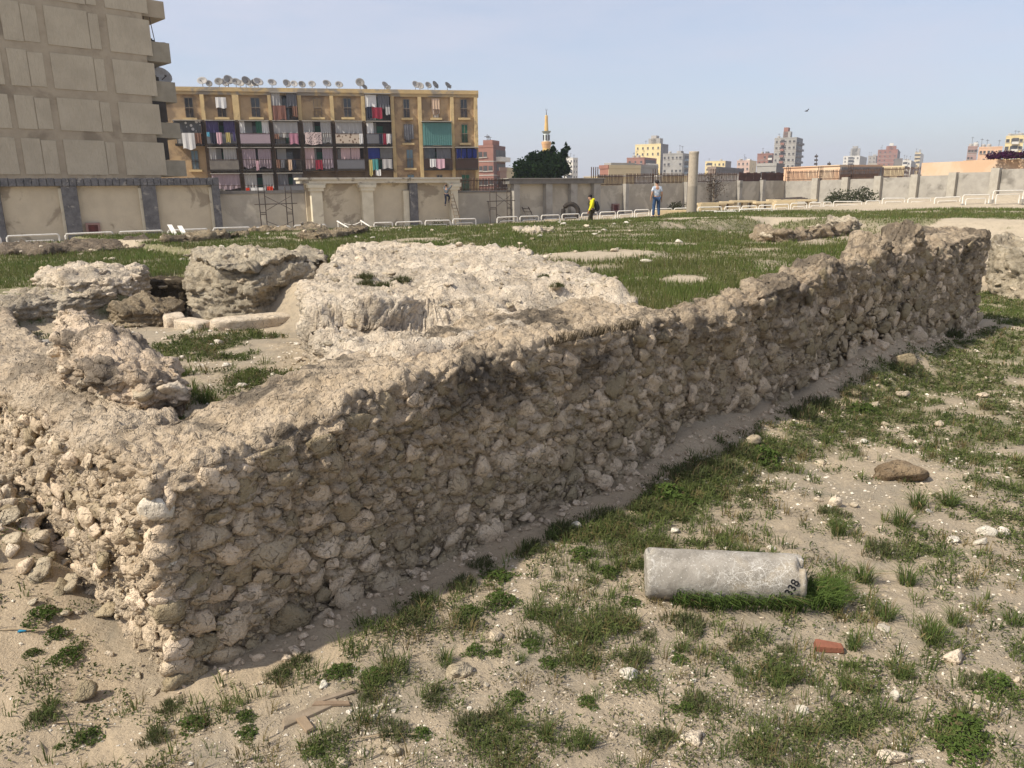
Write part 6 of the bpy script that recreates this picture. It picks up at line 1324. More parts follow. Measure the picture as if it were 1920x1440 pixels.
dg = bpy.context.evaluated_depsgraph_get(); dg.update()
for (o,nm,mat,par) in PEND:
    me = bpy.data.meshes.new_from_object(o.evaluated_get(dg)); me.name = nm; me.materials.clear(); me.polygons.foreach_set('use_smooth',[True]*len(me.polygons)); link(nm,me,mat,par)
for (o,nm,mat,par) in PEND: bpy.data.objects.remove(o, do_unlink=True)
# a bird in the sky
q = aty(1512,208.5,90); m = MB(); m.tube([(q.x-0.2,90,q.z),(q.x,90,q.z+0.01),(q.x+0.22,90,q.z)],[0.02,0.06,0.015],6); m.add([(q.x,90,q.z),(q.x+0.05,89.6,q.z+0.22),(q.x+0.14,89.55,q.z+0.2),(q.x+0.12,90,q.z),(q.x,90,q.z-0.015),(q.x+0.05,90.4,q.z+0.2),(q.x+0.14,90.45,q.z+0.18),(q.x+0.12,90,q.z-0.015)],[(0,1,2,3),(4,5,6,7)])
single('bird',m,M_BLACK,'small dark bird flying over the skyline','bird')

# ================================================================== THE FOREGROUND
def gz(x,y): return float(ground_z(np.array([x]),np.array([y]))[0])
def hit_ground(px,py,z=0.0):
    for _ in range(6): p = atz(px,py,z); z = gz(p.x,p.y)
    return Vector((p.x,p.y,z))
# ---------------------------------------------------------------- fallen marble column drum, numbered 338
RD = 0.215
pL = atz(1208,1078,0.19); pR = atz(1502,1090,0.19); zg = min(gz(pL.x,pL.y),gz(pR.x,pR.y)); pL.z = pR.z = zg+RD-0.025
ax = (pR-pL); LD = ax.length; ax.normalize(); uu_ = Vector((0,0,1)).cross(ax).normalized(); vv_ = ax.cross(uu_)
n,k_ = 72,90; th = np.linspace(0,2*np.pi,n,endpoint=False); rows = []
for j in range(k_+1):
    f = j/k_; e = min(f,1-f)*LD; r_ = RD*(1-0.10*max(0,1-e/0.035)**2.2)*(1.0-0.03*f); rows.append((f*LD-LD/2,r_))
rows = [(rows[0][0]+0.004,rows[0][1]*q) for q in (0.02,0.4,0.8)]+rows+[(rows[-1][0]-0.004,rows[-1][1]*q) for q in (0.8,0.4,0.02)]
G = np.array([np.stack([np.full(n,a),r_*np.cos(th),r_*np.sin(th)],1) for a,r_ in rows]); P_ = G.reshape(-1,3)
nr = P_*np.array([0,1,1]); nr /= np.linalg.norm(nr,axis=1)[:,None]+1e-6
endm = sstep(LD/2-0.10,LD/2,np.abs(P_[:,0])); ch = -0.10*endm*sstep(0.0,0.5,fbm(P_,0.13,3,71)); P_ = P_+nr*(0.006*fbm(P_,0.3,3,61)+0.0022*fbm(P_,0.04,2,66)+ch)[:,None]
P_[:,0] -= np.sign(P_[:,0])*endm*0.03*np.abs(fbm(P_,0.2,3,81))
i = np.arange(len(G)-1)[:,None]*n; j = np.arange(n)[None,:]; Fq = np.stack([i+j,i+(j+1)%n,i+n+(j+1)%n,i+n+j],-1).reshape(-1,4)
T = NT('veined grey marble'); pp = T.pos('object')
col = T.mix(T.ramp(T.noise(pp,5,6,0.65,0.6),0.36,0.66),(0.33,0.30,0.255),(0.20,0.18,0.148))
col = T.mix(T.ramp(T.noise(pp,2.2,4,0.6,0.5),0.5,0.72,0,0.55),col,(0.40,0.32,0.21))
for sc,th_,am in ((4.5,0.022,0.6),(11.0,0.045,0.55),(24.0,0.07,0.35)):
    nn = T.n('ShaderNodeTexNoise',None,Vector=pp,Scale=sc*0.8,Detail=4); wv = T.n('ShaderNodeVectorMath',{'operation':'MULTIPLY_ADD'}); T.t.links.new(nn.outputs['Color'],wv.inputs[0]); wv.inputs[1].default_value=(0.35,0.35,0.35); T.t.links.new(pp,wv.inputs[2])
    vv = T.n('ShaderNodeTexVoronoi',{'feature':'DISTANCE_TO_EDGE'},Vector=wv.outputs[0],Scale=sc).outputs['Distance']; vm = T.math('MULTIPLY',T.ramp(vv,th_,0.0,0,am),T.ramp(T.noise(pp,3.1,3),0.40,0.6)); col = T.mix(vm,col,(0.66,0.63,0.57))
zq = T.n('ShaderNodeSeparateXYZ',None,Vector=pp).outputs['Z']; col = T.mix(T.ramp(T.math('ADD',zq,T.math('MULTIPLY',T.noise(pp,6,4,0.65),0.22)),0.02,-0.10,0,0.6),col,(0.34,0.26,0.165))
spk = T.ramp(T.noise(pp,48,3,0.7),0.60,0.70,0,0.75); col = T.mix(spk,col,(0.64,0.61,0.55)); col = T.mix(T.ramp(T.noise(pp,75,2,0.6),0.64,0.72,0,0.6),col,(0.16,0.14,0.11))
T.pbr(col,0.75,T.bump(T.noise(pp,38,6,0.75),0.008),0.2)
cD = (pL+pR)/2; m4 = Matrix((ax,uu_,vv_)).transposed().to_4x4(); m4.translation = cD
drum = bpy.data.objects.new('column_drum',None); COL.objects.link(drum); drum.matrix_world = m4; tag(drum,'fallen veined grey marble column drum numbered 338 on bare ground','column drum')
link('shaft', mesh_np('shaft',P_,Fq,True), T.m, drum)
# the inked number
cu = bpy.data.curves.new('number','FONT'); cu.body = '338'; cu.size = 0.095; cu.offset = 0.0012; cu.resolution_u = 4; cu.space_character = 1.0
to = bpy.data.objects.new('tmp',cu); COL.objects.link(to); dg = bpy.context.evaluated_depsgraph_get(); dg.update(); tm = bpy.data.meshes.new_from_object(to.evaluated_get(dg)); bpy.data.objects.remove(to,do_unlink=True)
bm = bmesh.new(); bm.from_mesh(tm); bmesh.ops.triangulate(bm,faces=bm.faces[:]); bmesh.ops.subdivide_edges(bm,edges=bm.edges[:],cuts=1)
mi = m4.inverted(); d_ = mi.to_3x3()@ray(1482,1117); o_ = mi@Vector((0,0,CAMH)); a_ = d_.y**2+d_.z**2; b_ = 2*(o_.y*d_.y+o_.z*d_.z); c_ = o_.y**2+o_.z**2-(RD*0.975)**2; tt = (-b_-math.sqrt(max(b_*b_-4*a_*c_,0)))/(2*a_); hp = o_+d_*tt; th0 = math.atan2(hp.z,hp.y)
sgn = 1 if math.cos(th0)<0 else 1
up_t = 1.0 if math.sin(th0+0.1)*1>math.sin(th0) else -1.0; an = math.radians(62)
for v in bm.verts:
    x_,y_ = v.co.x,v.co.y; au = x_*math.cos(an)-y_*math.sin(an); ci = x_*math.sin(an)+y_*math.cos(an)
    t_ = th0+up_t*ci/RD; q_ = RD*0.978+0.0045; v.co = (hp.x+au,q_*math.cos(t_),q_*math.sin(t_))
me = bpy.data.meshes.new('number'); bm.to_mesh(me); bm.free(); link('number',me,m_plain('black ink',(0.012,0.012,0.014),None,5,0.8,0.0),drum)['label']='black inked number 338'

# ---------------------------------------------------------------- loose stones
def put_stone(px,py,rpx,meshes,label,group=None,flat=0.62,name='loose_stone',cat='stone',sx=1.25):
    p = hit_ground(px,py); dist = p.y*math.cos(PITCH)+(CAMH-p.z)*math.sin(PITCH); r_ = rpx*dist/FPX
    o = bpy.data.objects.new(name, meshes[rnd.randrange(len(meshes))]); COL.objects.link(o); o.location = (p.x,p.y,p.z+r_*flat*0.5)
    o.scale = (r_*sx,r_*0.95,r_*flat*1.1); o.rotation_euler = (rnd.uniform(-.25,.25),rnd.uniform(-.25,.25),rnd.uniform(-0.5,0.5)); tag(o,label,cat,group); return o
PITTED_BROWN = []
for me in PITTED: c = me.copy(); c.materials.clear(); c.materials.append(M_BROWNROCK); PITTED_BROWN.append(c)
G_ST = 'loose stones scattered on the bare ground'
put_stone(858,1268,24,PITTED_PALE,'knobbly pale pitted stone on bare ground between weed clumps',None,0.8)
put_stone(932,1198,15,ROCKS_PALE,'pale angular stone beside a bright green weed',None,0.85,sx=0.9)
put_stone(163,1308,27,ROCKS,'beige block of stone lying near the wall corner',None,0.8,sx=0.95)
put_stone(1183,1268,17,ROCKS_WHITE,'white stone in front of the fallen column drum',None,0.8)
put_stone(1657,1180,13,ROCKS_WHITE,'flat white stone in grass near the red brick shard',None,0.5)
put_stone(1786,1238,17,PITTED_PALE,'tan rounded stone beside a grass tuft',None,0.8)
put_stone(1677,1312,14,ROCKS_WHITE,'bright white upright stone chip on bare soil',None,1.0,sx=0.9)
put_stone(1665,1422,30,ROCKS_PALE,'large pale flat stone half sunk in soil beside a leafy weed',None,0.5)
put_stone(1850,1002,17,ROCKS_WHITE,'large white stone in the grass beyond the column drum',None,0.8)
put_stone(1840,1020,12,ROCKS_WHITE,'white stone just in front of the large white one',None,0.7)
put_stone(1787,1016,13,ROCKS_WHITE,'grey white stone in a grass tuft beside two white stones',None,0.7)
put_stone(1412,832,17,ROCKS_PALE,'pale stone on the shaded sand by the long wall',None,0.6)
o = put_stone(1685,895,44,PITTED_BROWN,'big brown cracked rock lying in the weedy field',None,0.50,name='field_rock',cat='rock',sx=1.1)
o = put_stone(1082,992,13,ROCKS_WHITE,'white chip in dark weeds at the wall foot',None,0.7)
put_stone(607,1288,11,ROCKS_WHITE,'small white cube of stone beside the broken wood',None,0.9,sx=1.0)
for (px,py,r_) in [(672,1344,9),(655,1335,6),(712,1328,9),(205,1228,9),(1500,1335,14),(1300,1388,19),(1276,1396,11),(1416,1371,10),(1665,1373,10),(1640,1260,9),(1832,1330,13),(1446,1029,8),(1266,998,9),(1430,1160,5),(1880,1375,9),(1765,1105,8),(1880,1002,12),(1590,1300,7),(700,1345,7),(740,1412,16),(680,1415,12),(640,1436,14),(1725,1430,8),(1405,1420,9),(1560,745,9),(1690,745,10),(1760,800,9),(1840,745,11),(1660,800,8),(1590,700,14),(1640,720,12),(1540,870,9),(1620,830,8),(1740,960,8),(1325,1062,7),(1380,1040,8),(1535,940,9),(1600,950,8),(120,1190,7),(260,1270,9),(290,1298,10),(60,1120,9),(150,1150,8),(1000,1400,7),(880,1330,6),(1120,1230,6),(1490,1250,6),(1150,1380,8),(1350,1240,6)]:
    put_stone(px,py,r_,(ROCKS_PALE,ROCKS_PALE,ROCKS_WHITE,PITTED_PALE)[rnd.randrange(4)],'small pale stone lying loose on the weedy sand',G_ST,rnd.uniform(.55,.85))
for i in range(200):
    px = rnd.uniform(0,1920); py = 1440-760*rnd.random()**0.8; p = atz(px,py,0.0); s,t = ST(p.x,p.y)
    if t>-0.5 or py<640: continue
    put_stone(px,py,rnd.uniform(3,6.5),(ROCKS_PALE,ROCKS_WHITE,ROCKS_PALE)[rnd.randrange(3)],'small pale stone lying loose on the weedy sand',G_ST,rnd.uniform(.55,.85))
# collapsed rubble beside the side wall
g_ = random.Random(21); heap = []
for i in range(170):
    s_ = -0.03-abs(g_.gauss(0,0.42)); t_ = 3.0+g_.gauss(0,0.62); r_ = g_.choice((0.035,0.04,0.05,0.06,0.07,0.09,0.11)); x,y = W(s_,t_); z = gz(x,y)
    lift = 0.06*max(0,1-abs(s_+0.35)/0.6)*max(0,1-abs(t_-3.0)/1.1)*g_.random()
    me = (ROCKS+ROCKS_PALE+PITTED_PALE)[g_.randrange(44)]; o = bpy.data.objects.new('rubble_stone',me); COL.objects.link(o)
    o.location = (x,y,z+r_*0.35+lift); o.scale = (r_*1.3,r_,r_*0.7); o.rotation_euler = (g_.uniform(-.6,.6),g_.uniform(-.6,.6),g_.uniform(0,6)); tag(o,'rubble stone in the collapsed heap against the sunlit side wall','stone','collapsed rubble heap')
# stones on the sand bank and on the platform / plateau
for (px,py,r_,zl) in [(1690,690,22,0.35),(1655,660,16,0.5),(1480,745,12,0.25),(1455,760,10,0.2),(1720,640,20,0.4),(1600,745,14,0.3)]:
    p = hit_ground(px,py,zl); dist = p.length; rr_ = r_*dist/FPX; o = bpy.data.objects.new('loose_stone',ROCKS[rnd.randrange(18)]); COL.objects.link(o); o.location=(p.x,p.y,p.z+rr_*0.3); o.scale=(rr_,rr_,rr_*0.9); o.rotation_euler=(rnd.uniform(-.4,.4),rnd.uniform(-.4,.4),rnd.uniform(0,6)); tag(o,'brown stone fallen on the sand bank below the long wall','stone','stones on the sand bank')
for i in range(90):
    s_ = rnd.uniform(5,26); t_ = rnd.uniform(1.6,22); x,y = W(s_,t_)
    if from_poly(np.array([s_]),np.array([t_]),OUTM)[0] or y>36: continue
    r_ = rnd.uniform(0.04,0.12); o = bpy.data.objects.new('loose_stone',(ROCKS_WHITE+ROCKS_PALE)[rnd.randrange(36)]); COL.objects.link(o); o.location=(x,y,gz(x,y)+r_*0.35); o.scale=(r_*1.3,r_,r_*0.7); o.rotation_euler=(0,0,rnd.uniform(0,6)); tag(o,'pale stone lying in the plateau grass behind the wall','stone','stones in the plateau grass')
for i in range(26):
    s_ = rnd.uniform(1.4,4.2); t_ = rnd.uniform(2.2,8.5); x,y = W(s_,t_)
    if from_poly(np.array([s_]),np.array([t_]),OUTM)[0]: continue
    r_ = rnd.uniform(0.03,0.08); o = bpy.data.objects.new('loose_stone',(ROCKS_WHITE+ROCKS_PALE)[rnd.randrange(36)]); COL.objects.link(o); o.location=(x,y,gz(x,y)+r_*0.3); o.scale=(r_*1.3,r_,r_*0.7); o.rotation_euler=(0,0,rnd.uniform(0,6)); tag(o,'pale stone lying on the sunken room floor','stone','stones on the room floor')

# brick shard, broken wood, scrap
def shard(name,px,py,L,w_,h_,rz,mat,label,cat,tilt=0.0,taper=0.6):
    p = hit_ground(px,py); m = MB(); m.hexa([(-L/2,-w_/2,0),(L/2,-w_/2*taper,0),(L/2*0.95,w_/2*taper,0),(-L/2*0.9,w_/2,0),(-L/2*0.94,-w_/2*0.9,h_),(L/2*0.92,-w_/2*taper*0.9,h_*0.9),(L/2*0.85,w_/2*taper*0.8,h_*0.95),(-L/2*0.8,w_/2*0.85,h_)])
    me = m.mesh(name); bm = bmesh.new(); bm.from_mesh(me); bmesh.ops.bevel(bm,geom=bm.edges[:],offset=min(h_,w_)*0.12,segments=1,affect='EDGES'); bm.to_mesh(me); bm.free(); me.update()
    o = link(name,me,mat,None,(p.x,p.y,p.z+0.004)); o.rotation_euler=(0,tilt,rz); tag(o,label,cat); return o
shard('brick_shard',1553,1219,0.22,0.12,0.055,-0.22,m_plain('red brick clay',(0.25,0.10,0.062),(0.19,0.08,0.05),9,0.95,0.006,40,mode='object'),'broken red brick shard lying on bare soil near the drum','brick')
shard('wood_plank',583,1338,0.42,0.095,0.022,0.62,M_WOOD,'widest grey splintered plank of the broken wood','plank',-0.03,0.9)
shard('wood_plank',627,1308,0.30,0.05,0.02,0.42,M_WOOD,'thin grey plank pointing away from the broken wood','plank',-0.05,0.8)
shard('wood_plank',622,1322,0.27,0.045,0.02,0.02,m_plain('brown split wood',(0.25,0.18,0.12),(0.18,0.13,0.09),9,0.9,0.004,60),'brown plank piece lying across the broken wood','plank',0.0,0.8)
shard('wood_plank',573,1360,0.17,0.07,0.018,-0.9,m_plain('fresh split wood',(0.28,0.21,0.14),(0.22,0.16,0.105),9,0.9,0.004,60),'short splintered plank under the widest plank','plank',0.0,0.9)
shard('plastic_scrap',42,1184,0.06,0.03,0.012,0.3,m_plain('blue plastic',(0.05,0.28,0.45),None,5,0.4,0.0),'small blue plastic scrap on the sand by the rubble heap','litter')
for (px,py,L,rz,lab) in [(120,1362,0.62,0.05,'dry twig lying on the sand below the beige block'),(720,1385,0.45,0.10,'pale dry stalk lying across dark weeds'),(25,1186,0.5,0.02,'dry twig beside the blue plastic scrap')]:
    p = hit_ground(px,py); m = MB(); m.tube([(p.x-L/2*math.cos(rz),p.y-L/2*math.sin(rz),p.z+0.012),(p.x+0.02,p.y+0.02,p.z+0.022),(p.x+L/2*math.cos(rz),p.y+L/2*math.sin(rz),p.z+0.012)],[0.004,0.006,0.003],5); single('twig',m,m_plain('dry twig',(0.36,0.28,0.18),None,5,0.9,0.0),lab,'twig')

# gravel
OCT = np.array([(1,0,0),(-1,0,0),(0,1,0),(0,-1,0),(0,0,1),(0,0,-1)],float); OCTF = np.array([(0,2,4),(2,1,4),(1,3,4),(3,0,4),(2,0,5),(1,2,5),(3,1,5),(0,3,5)])
g = np.random.default_rng(17); N_ = 42000; r = 3.4*np.exp(g.random(N_)*math.log(26/3.4)); a = np.radians(g.uniform(-42,42,N_)); x,y = r*np.sin(a),r*np.cos(a); s,t = ST(x,y)
nz_ = fbm(xyz(x,y),1.1,3,91); keep = ((t<-0.35)|(s<-0.3)|((s>1)&(s<4)&(t>1.3)&(t<9)))&(nz_+g.normal(size=N_)*0.25>-0.02); x,y,r = x[keep],y[keep],r[keep]
sz = (0.004+0.012*g.random(len(x))**2.5)*np.clip(r/6,0.8,2.2); z = ground_z(x,y); C = np.stack([x,y,z+sz*0.25],1)
an = g.uniform(0,6.28,len(x)); ca,sa = np.cos(an),np.sin(an); sc = np.stack([sz*g.uniform(0.9,1.5,len(x)),sz*g.uniform(.7,1.1,len(x)),sz*g.uniform(.5,.9,len(x))],1)
L3 = OCT[None]*sc[:,None,:]*(1+0.3*g.normal(size=(len(x),6,1))*0.6); V = np.stack([L3[...,0]*ca[:,None]-L3[...,1]*sa[:,None],L3[...,0]*sa[:,None]+L3[...,1]*ca[:,None],L3[...,2]],-1)+C[:,None,:]
me = mesh_np('gravel',V.reshape(-1,3),(OCTF[None]+6*np.arange(len(x))[:,None,None]).reshape(-1,3),False)
T = NT('limestone gravel'); rn = T.n('ShaderNodeNewGeometry').outputs['Random Per Island']; T.pbr(T.mix(rn,(0.72,0.66,0.55),(0.36,0.29,0.20)),0.95,None,0.05)
tag(link('gravel',me,T.m),'fine pale limestone gravel strewn over the sand','gravel',None,'stuff')

# ================================================================== GREENERY
def blade_mesh(name, B, H, Wd, D, bend, tint, seg=2):
    """B base points, H height, Wd width, D lean direction (n,2), bend amount"""
    n = len(B); pr = np.stack([-D[:,1],D[:,0],np.zeros(n)],1)*Wd[:,None]*0.5; d3 = np.stack([D[:,0],D[:,1],np.zeros(n)],1)
    up = np.array((0,0,1.0)); tip = B+up*(H*np.sqrt(np.clip(1-bend**2*0.7,0.1,1)))[:,None]+d3*(H*bend)[:,None]
    if seg==1:
        V = np.stack([B-pr,B+pr,tip],1).reshape(-1,3); F = np.arange(3*n).reshape(-1,3); rep = 3
    else:
        mid = B+up*(H*0.6)[:,None]+d3*(H*bend*0.30)[:,None]; V = np.stack([B-pr,B+pr,mid-pr*0.75,mid+pr*0.75,tip],1).reshape(-1,3)
        b = 5*np.arange(n)[:,None]; F = np.concatenate([b+np.array([0,1,3]),b+np.array([0,3,2]),b+np.array([2,3,4])],0); rep = 5
    me = mesh_np(name,V,F); c4 = np.ones((n*rep,4),np.float32); c4[:,:3] = np.repeat(tint,rep,0); at = me.attributes.new('tint','FLOAT_COLOR','POINT'); at.data.foreach_set('color',c4.ravel()); return me
EXCL = [OUTM,[(4.05,9.1),(4.2,8.3),(4.6,7.75),(5.6,7.7),(6.7,8.5),(7.2,9.8),(6.4,11.0),(5.0,11.1),(4.1,10.4)],[(2.35,10.4),(3.35,9.95),(3.9,10.7),(4.05,11.6),(3.3,12.6),(2.2,12.2)],[(0.6,9.6),(1.6,9.9),(2.6,9.8),(3.1,10.1),(2.9,11.2),(1.8,12.4),(0.2,12.6)],[(-0.15,-0.1),(0.82,-0.1),(0.8,4),(0.95,7),(1.25,9.6),(-0.15,9.6)],[(-0.1,-0.12),(19.5,-0.12),(19.5,1.7),(16,1.55),(15.2,0.7),(6.6,0.5),(6.4,1.05),(-0.1,1.1)],[(3.35,11.7),(5.2,11.0),(5.0,9.0),(3.6,9.0)],[(4.3,5.6),(5.4,6.3),(6.8,8.7),(5.6,8.7),(4.4,7.4)]]
def free(s,t):
    m = np.ones(len(s),bool)
    for O in EXCL: m &= ~from_poly(s,t,O)
    return m
def dcolors(g,n,a,b_,dry=0.06,dryc=(0.24,0.19,0.09)):
    tt = g.random((n,1)); c = np.array(a)*(1-tt)+np.array(b_)*tt; c *= 0.75+0.5*g.random((n,1)); m = g.random(n)<dry; c[m] = np.array(dryc)*(0.7+0.6*g.random((m.sum(),1))); return c
# 1. the plateau turf
g = np.random.default_rng(101); N_ = 520000; r = 7.5*np.exp(g.random(N_)*math.log(52/7.5)); a = np.radians(g.uniform(-41,41,N_)); x,y = r*np.sin(a),r*np.cos(a); s,t = ST(x,y)
k = ((t>0.9)&(s>0.6))|((t>0.42)&(s>6.5))|((s<0.6)&(t>9.6))|((s>20)); x,y,r,s,t = x[k],y[k],r[k],s[k],t[k]
k = ~((s>0.7)&(s<4.8)&(t>1.1)&(t<9.8)); x,y,r,s,t = x[k],y[k],r[k],s[k],t[k]
k = (grass_density(x,y)>0.25+0.7*g.random(len(x)))&free(s,t); x,y,r = x[k],y[k],r[k]; n = len(x)
pat = fbm(xyz(x,y),2.5,3,111); H = (0.06+0.10*g.random(n)**1.5)*(1+0.7*np.clip(pat,-0.6,1)); Wd = (0.003+0.0009*r)*(0.7+0.6*g.random(n)); an = g.uniform(0,6.28,n); D = np.stack([np.cos(an),np.sin(an)],1)
yl = np.clip(0.5+fbm(xyz(x,y),0.9,3,117),0,1)[:,None]; tint = dcolors(g,n,(0.175,0.225,0.060),(0.115,0.165,0.046),0.08)*(1+0.35*pat[:,None])*(1-yl)+yl*dcolors(g,n,(0.215,0.225,0.08),(0.14,0.165,0.058),0.10)
fl_ = g.random(n)<0.004; tint[fl_] = np.array((0.6,0.55,0.35))
z = ground_z(x,y); tag(link('grass',blade_mesh('grass',np.stack([x,y,z-0.01],1),H,Wd,D,0.15+0.5*g.random(n),tint,1),M_GRASS),'short green turf covering the plateau behind the wall','grass',None,'stuff')
# 2. tufts and leafy weeds of the lower field, the room and the left bank
g = np.random.default_rng(131); N_ = 95000; r = 3.3*np.exp(g.random(N_)*math.log(34/3.3)); a = np.radians(g.uniform(-42,42,N_)); x,y = r*np.sin(a),r*np.cos(a); s,t = ST(x,y)
k = (t<-0.2)|((s>0.7)&(s<4.8)&(t>1.1)&(t<9.8))|((s<-0.15)&(t<9.6))|((s>20)&(s<30)&(t<4)); k &= free(s,t); x,y,r,s,t = x[k],y[k],r[k],s[k],t[k]
k = grass_density(x,y)>0.22+0.95*g.random(len(x))**1.1
for (px,py,rr_) in [(600,1330,0.30),(575,1352,0.2),(1553,1219,0.16),(858,1268,0.14),(163,1308,0.2)]: q = atz(px,py,0.0); k &= np.hypot(x-q.x,y-q.y)>rr_
x,y,r,s,t = x[k],y[k],r[k],s[k],t[k]; nt = len(x)
kind = g.random(nt)+0.5*fbm(xyz(x,y),1.5,2,141)
gi = np.where(kind>0.45)[0]; li = np.where(kind<=0.55)[0]
nb = np.clip((13*np.clip(9/r[gi],0.45,1.3)).astype(int),5,17); idx = np.repeat(gi,nb); n = len(idx); an = g.uniform(0,6.28,n); rad = 0.055*np.sqrt(g.random(n)); bx,by = x[idx]+rad*np.cos(an),y[idx]+rad*np.sin(an)
H = (0.045+0.085*g.random(n))*(0.7+0.6*g.random(nt)[idx]); Wd = (0.0026+0.00075*r[idx])*(0.7+0.6*g.random(n)); D = np.stack([np.cos(an+g.normal(size=n)*0.6),np.sin(an+g.normal(size=n)*0.6)],1)
tb = dcolors(g,nt,(0.18,0.21,0.070),(0.105,0.14,0.048),0.20)[idx]*(0.8+0.4*g.random((n,1)))
tag(link('grass_tufts',blade_mesh('grass_tufts',np.stack([bx,by,ground_z(bx,by)-0.008],1),H,Wd,D,0.25+0.6*g.random(n),tb,2),M_GRASS),'sparse green grass tufts on the sandy lower ground','grass',None,'stuff')
nl = np.clip((34*np.clip(7/r[li],0.35,1.3)).astype(int),9,44); idx = np.repeat(li,nl); n = len(idx); an = g.uniform(0,6.28,n); rad = 0.11*np.sqrt(g.random(n))*(0.6+0.8*g.random(nt)[idx]); bx,by = x[idx]+rad*np.cos(an),y[idx]+rad*np.sin(an)
hh = (0.012+0.06*g.random(n))*np.clip(1.15-rad/0.16,0.2,1); C = np.stack([bx,by,ground_z(bx,by)+hh],1); Nn = g.normal(size=(n,3))*0.6+np.array((0,0,1.0)); Nn /= np.linalg.norm(Nn,axis=1)[:,None]
tb = dcolors(g,nt,(0.15,0.175,0.060),(0.09,0.115,0.044),0.16,(0.22,0.19,0.11))[idx]*(0.75+0.5*g.random((n,1)))
o = leaf_cloud('weeds',C,Nn,(0.006+0.0011*r[idx])*(0.6+0.9*g.random(n)),tb,M_GRASS,None,0.45); tag(o,'low leafy weeds matting the sandy lower ground','weeds',None,'stuff')
# 3. the clumps one can point at
def clump(kind, seed):
    g = np.random.default_rng(seed); root = None
    if kind=='grass':
        n = 150; an = g.uniform(0,6.28,n); rad = 0.07*np.sqrt(g.random(n)); B = np.stack([rad*np.cos(an),rad*np.sin(an),np.full(n,-0.01)],1); D = np.stack([np.cos(an+g.normal(size=n)*.5),np.sin(an+g.normal(size=n)*.5)],1)
        me = blade_mesh('blades',B,0.10+0.12*g.random(n),0.0065*(0.7+0.6*g.random(n)),D,0.3+0.6*g.random(n),dcolors(g,n,(0.145,0.19,0.055),(0.09,0.13,0.042),0.12),2); me.materials.append(M_GRASS); return me
    if kind=='bushy':
        n = 420; an = g.uniform(0,6.28,n); rad = 0.15*np.sqrt(g.random(n))*(1+0.35*np.sin(an*3+seed)+0.2*np.sin(an*7+seed*2)); B = np.stack([rad*np.cos(an),rad*np.sin(an),0.015*g.random(n)],1); a2 = an+g.normal(size=n)*1.3; D = np.stack([np.cos(a2),np.sin(a2)],1)
        me = blade_mesh('blades',B,0.035+0.085*g.random(n)*np.clip(1.2-rad/0.2,0.3,1),0.0068*(0.6+0.8*g.random(n)),D,0.2+0.75*g.random(n),dcolors(g,n,(0.15,0.165,0.070),(0.09,0.108,0.046),0.16,(0.20,0.155,0.09)),2); me.materials.append(M_GRASS); return me
    n = 620 if kind=='leafy' else 760; an = g.uniform(0,6.28,n); rad = 0.16*np.sqrt(g.random(n)); ring = 1+0.35*np.sin(an*3+seed)+0.2*np.sin(an*7+seed*2); rad *= ring; hh = (0.015+0.10*g.random(n))*np.clip(1.1-rad/0.2,0.15,1)*(1.0 if kind=='leafy' else 1.5)
    C = np.stack([rad*np.cos(an),rad*np.sin(an),hh],1); Nn = g.normal(size=(n,3))*(0.5 if kind=='leafy' else 1.2)+np.array((0,0,0.9)); Nn /= np.linalg.norm(Nn,axis=1)[:,None]
    c = ((0.125,0.18,0.045),(0.08,0.12,0.035)) if kind=='leafy' else ((0.085,0.092,0.048),(0.055,0.060,0.032))
    o = leaf_cloud('leaves',C,Nn,(0.015 if kind=='leafy' else 0.0095)*(0.6+0.9*g.random(n)),dcolors(g,n,c[0],c[1],0.06,(0.16,0.12,0.07)),M_GRASS,None,0.5 if kind=='leafy' else 0.3); me = o.data; bpy.data.objects.remove(o); return me
CLM = {k:[clump(k,900+i*7+j) for i in range(4)] for j,k in enumerate(('grass','leafy','bushy'))}
CLAB = {'grass':('spiky green grass clump on the bare sand','grass clump','spiky grass clumps'),'leafy':('bright leafy weed on the bare sand','weed','bright leafy weeds'),'bushy':('dark grey green bushy weed on the bare sand','weed','dark bushy weeds')}
def put_clump(px,py,wpx,kind):
    p = hit_ground(px,py); dist = p.y*math.cos(PITCH)+(CAMH-p.z)*math.sin(PITCH); sc = wpx*dist/FPX/0.36
    o = bpy.data.objects.new('grass_clump' if kind=='grass' else 'weed_clump', CLM[kind][rnd.randrange(4)]); COL.objects.link(o); o.location=(p.x,p.y,p.z-0.004); o.scale=(sc*rnd.uniform(.85,1.2),sc*rnd.uniform(.85,1.2),sc*rnd.uniform(.8,1.1)); o.rotation_euler=(0,0,rnd.uniform(0,6.3)); l = CLAB[kind]; tag(o,l[0],l[1],l[2])
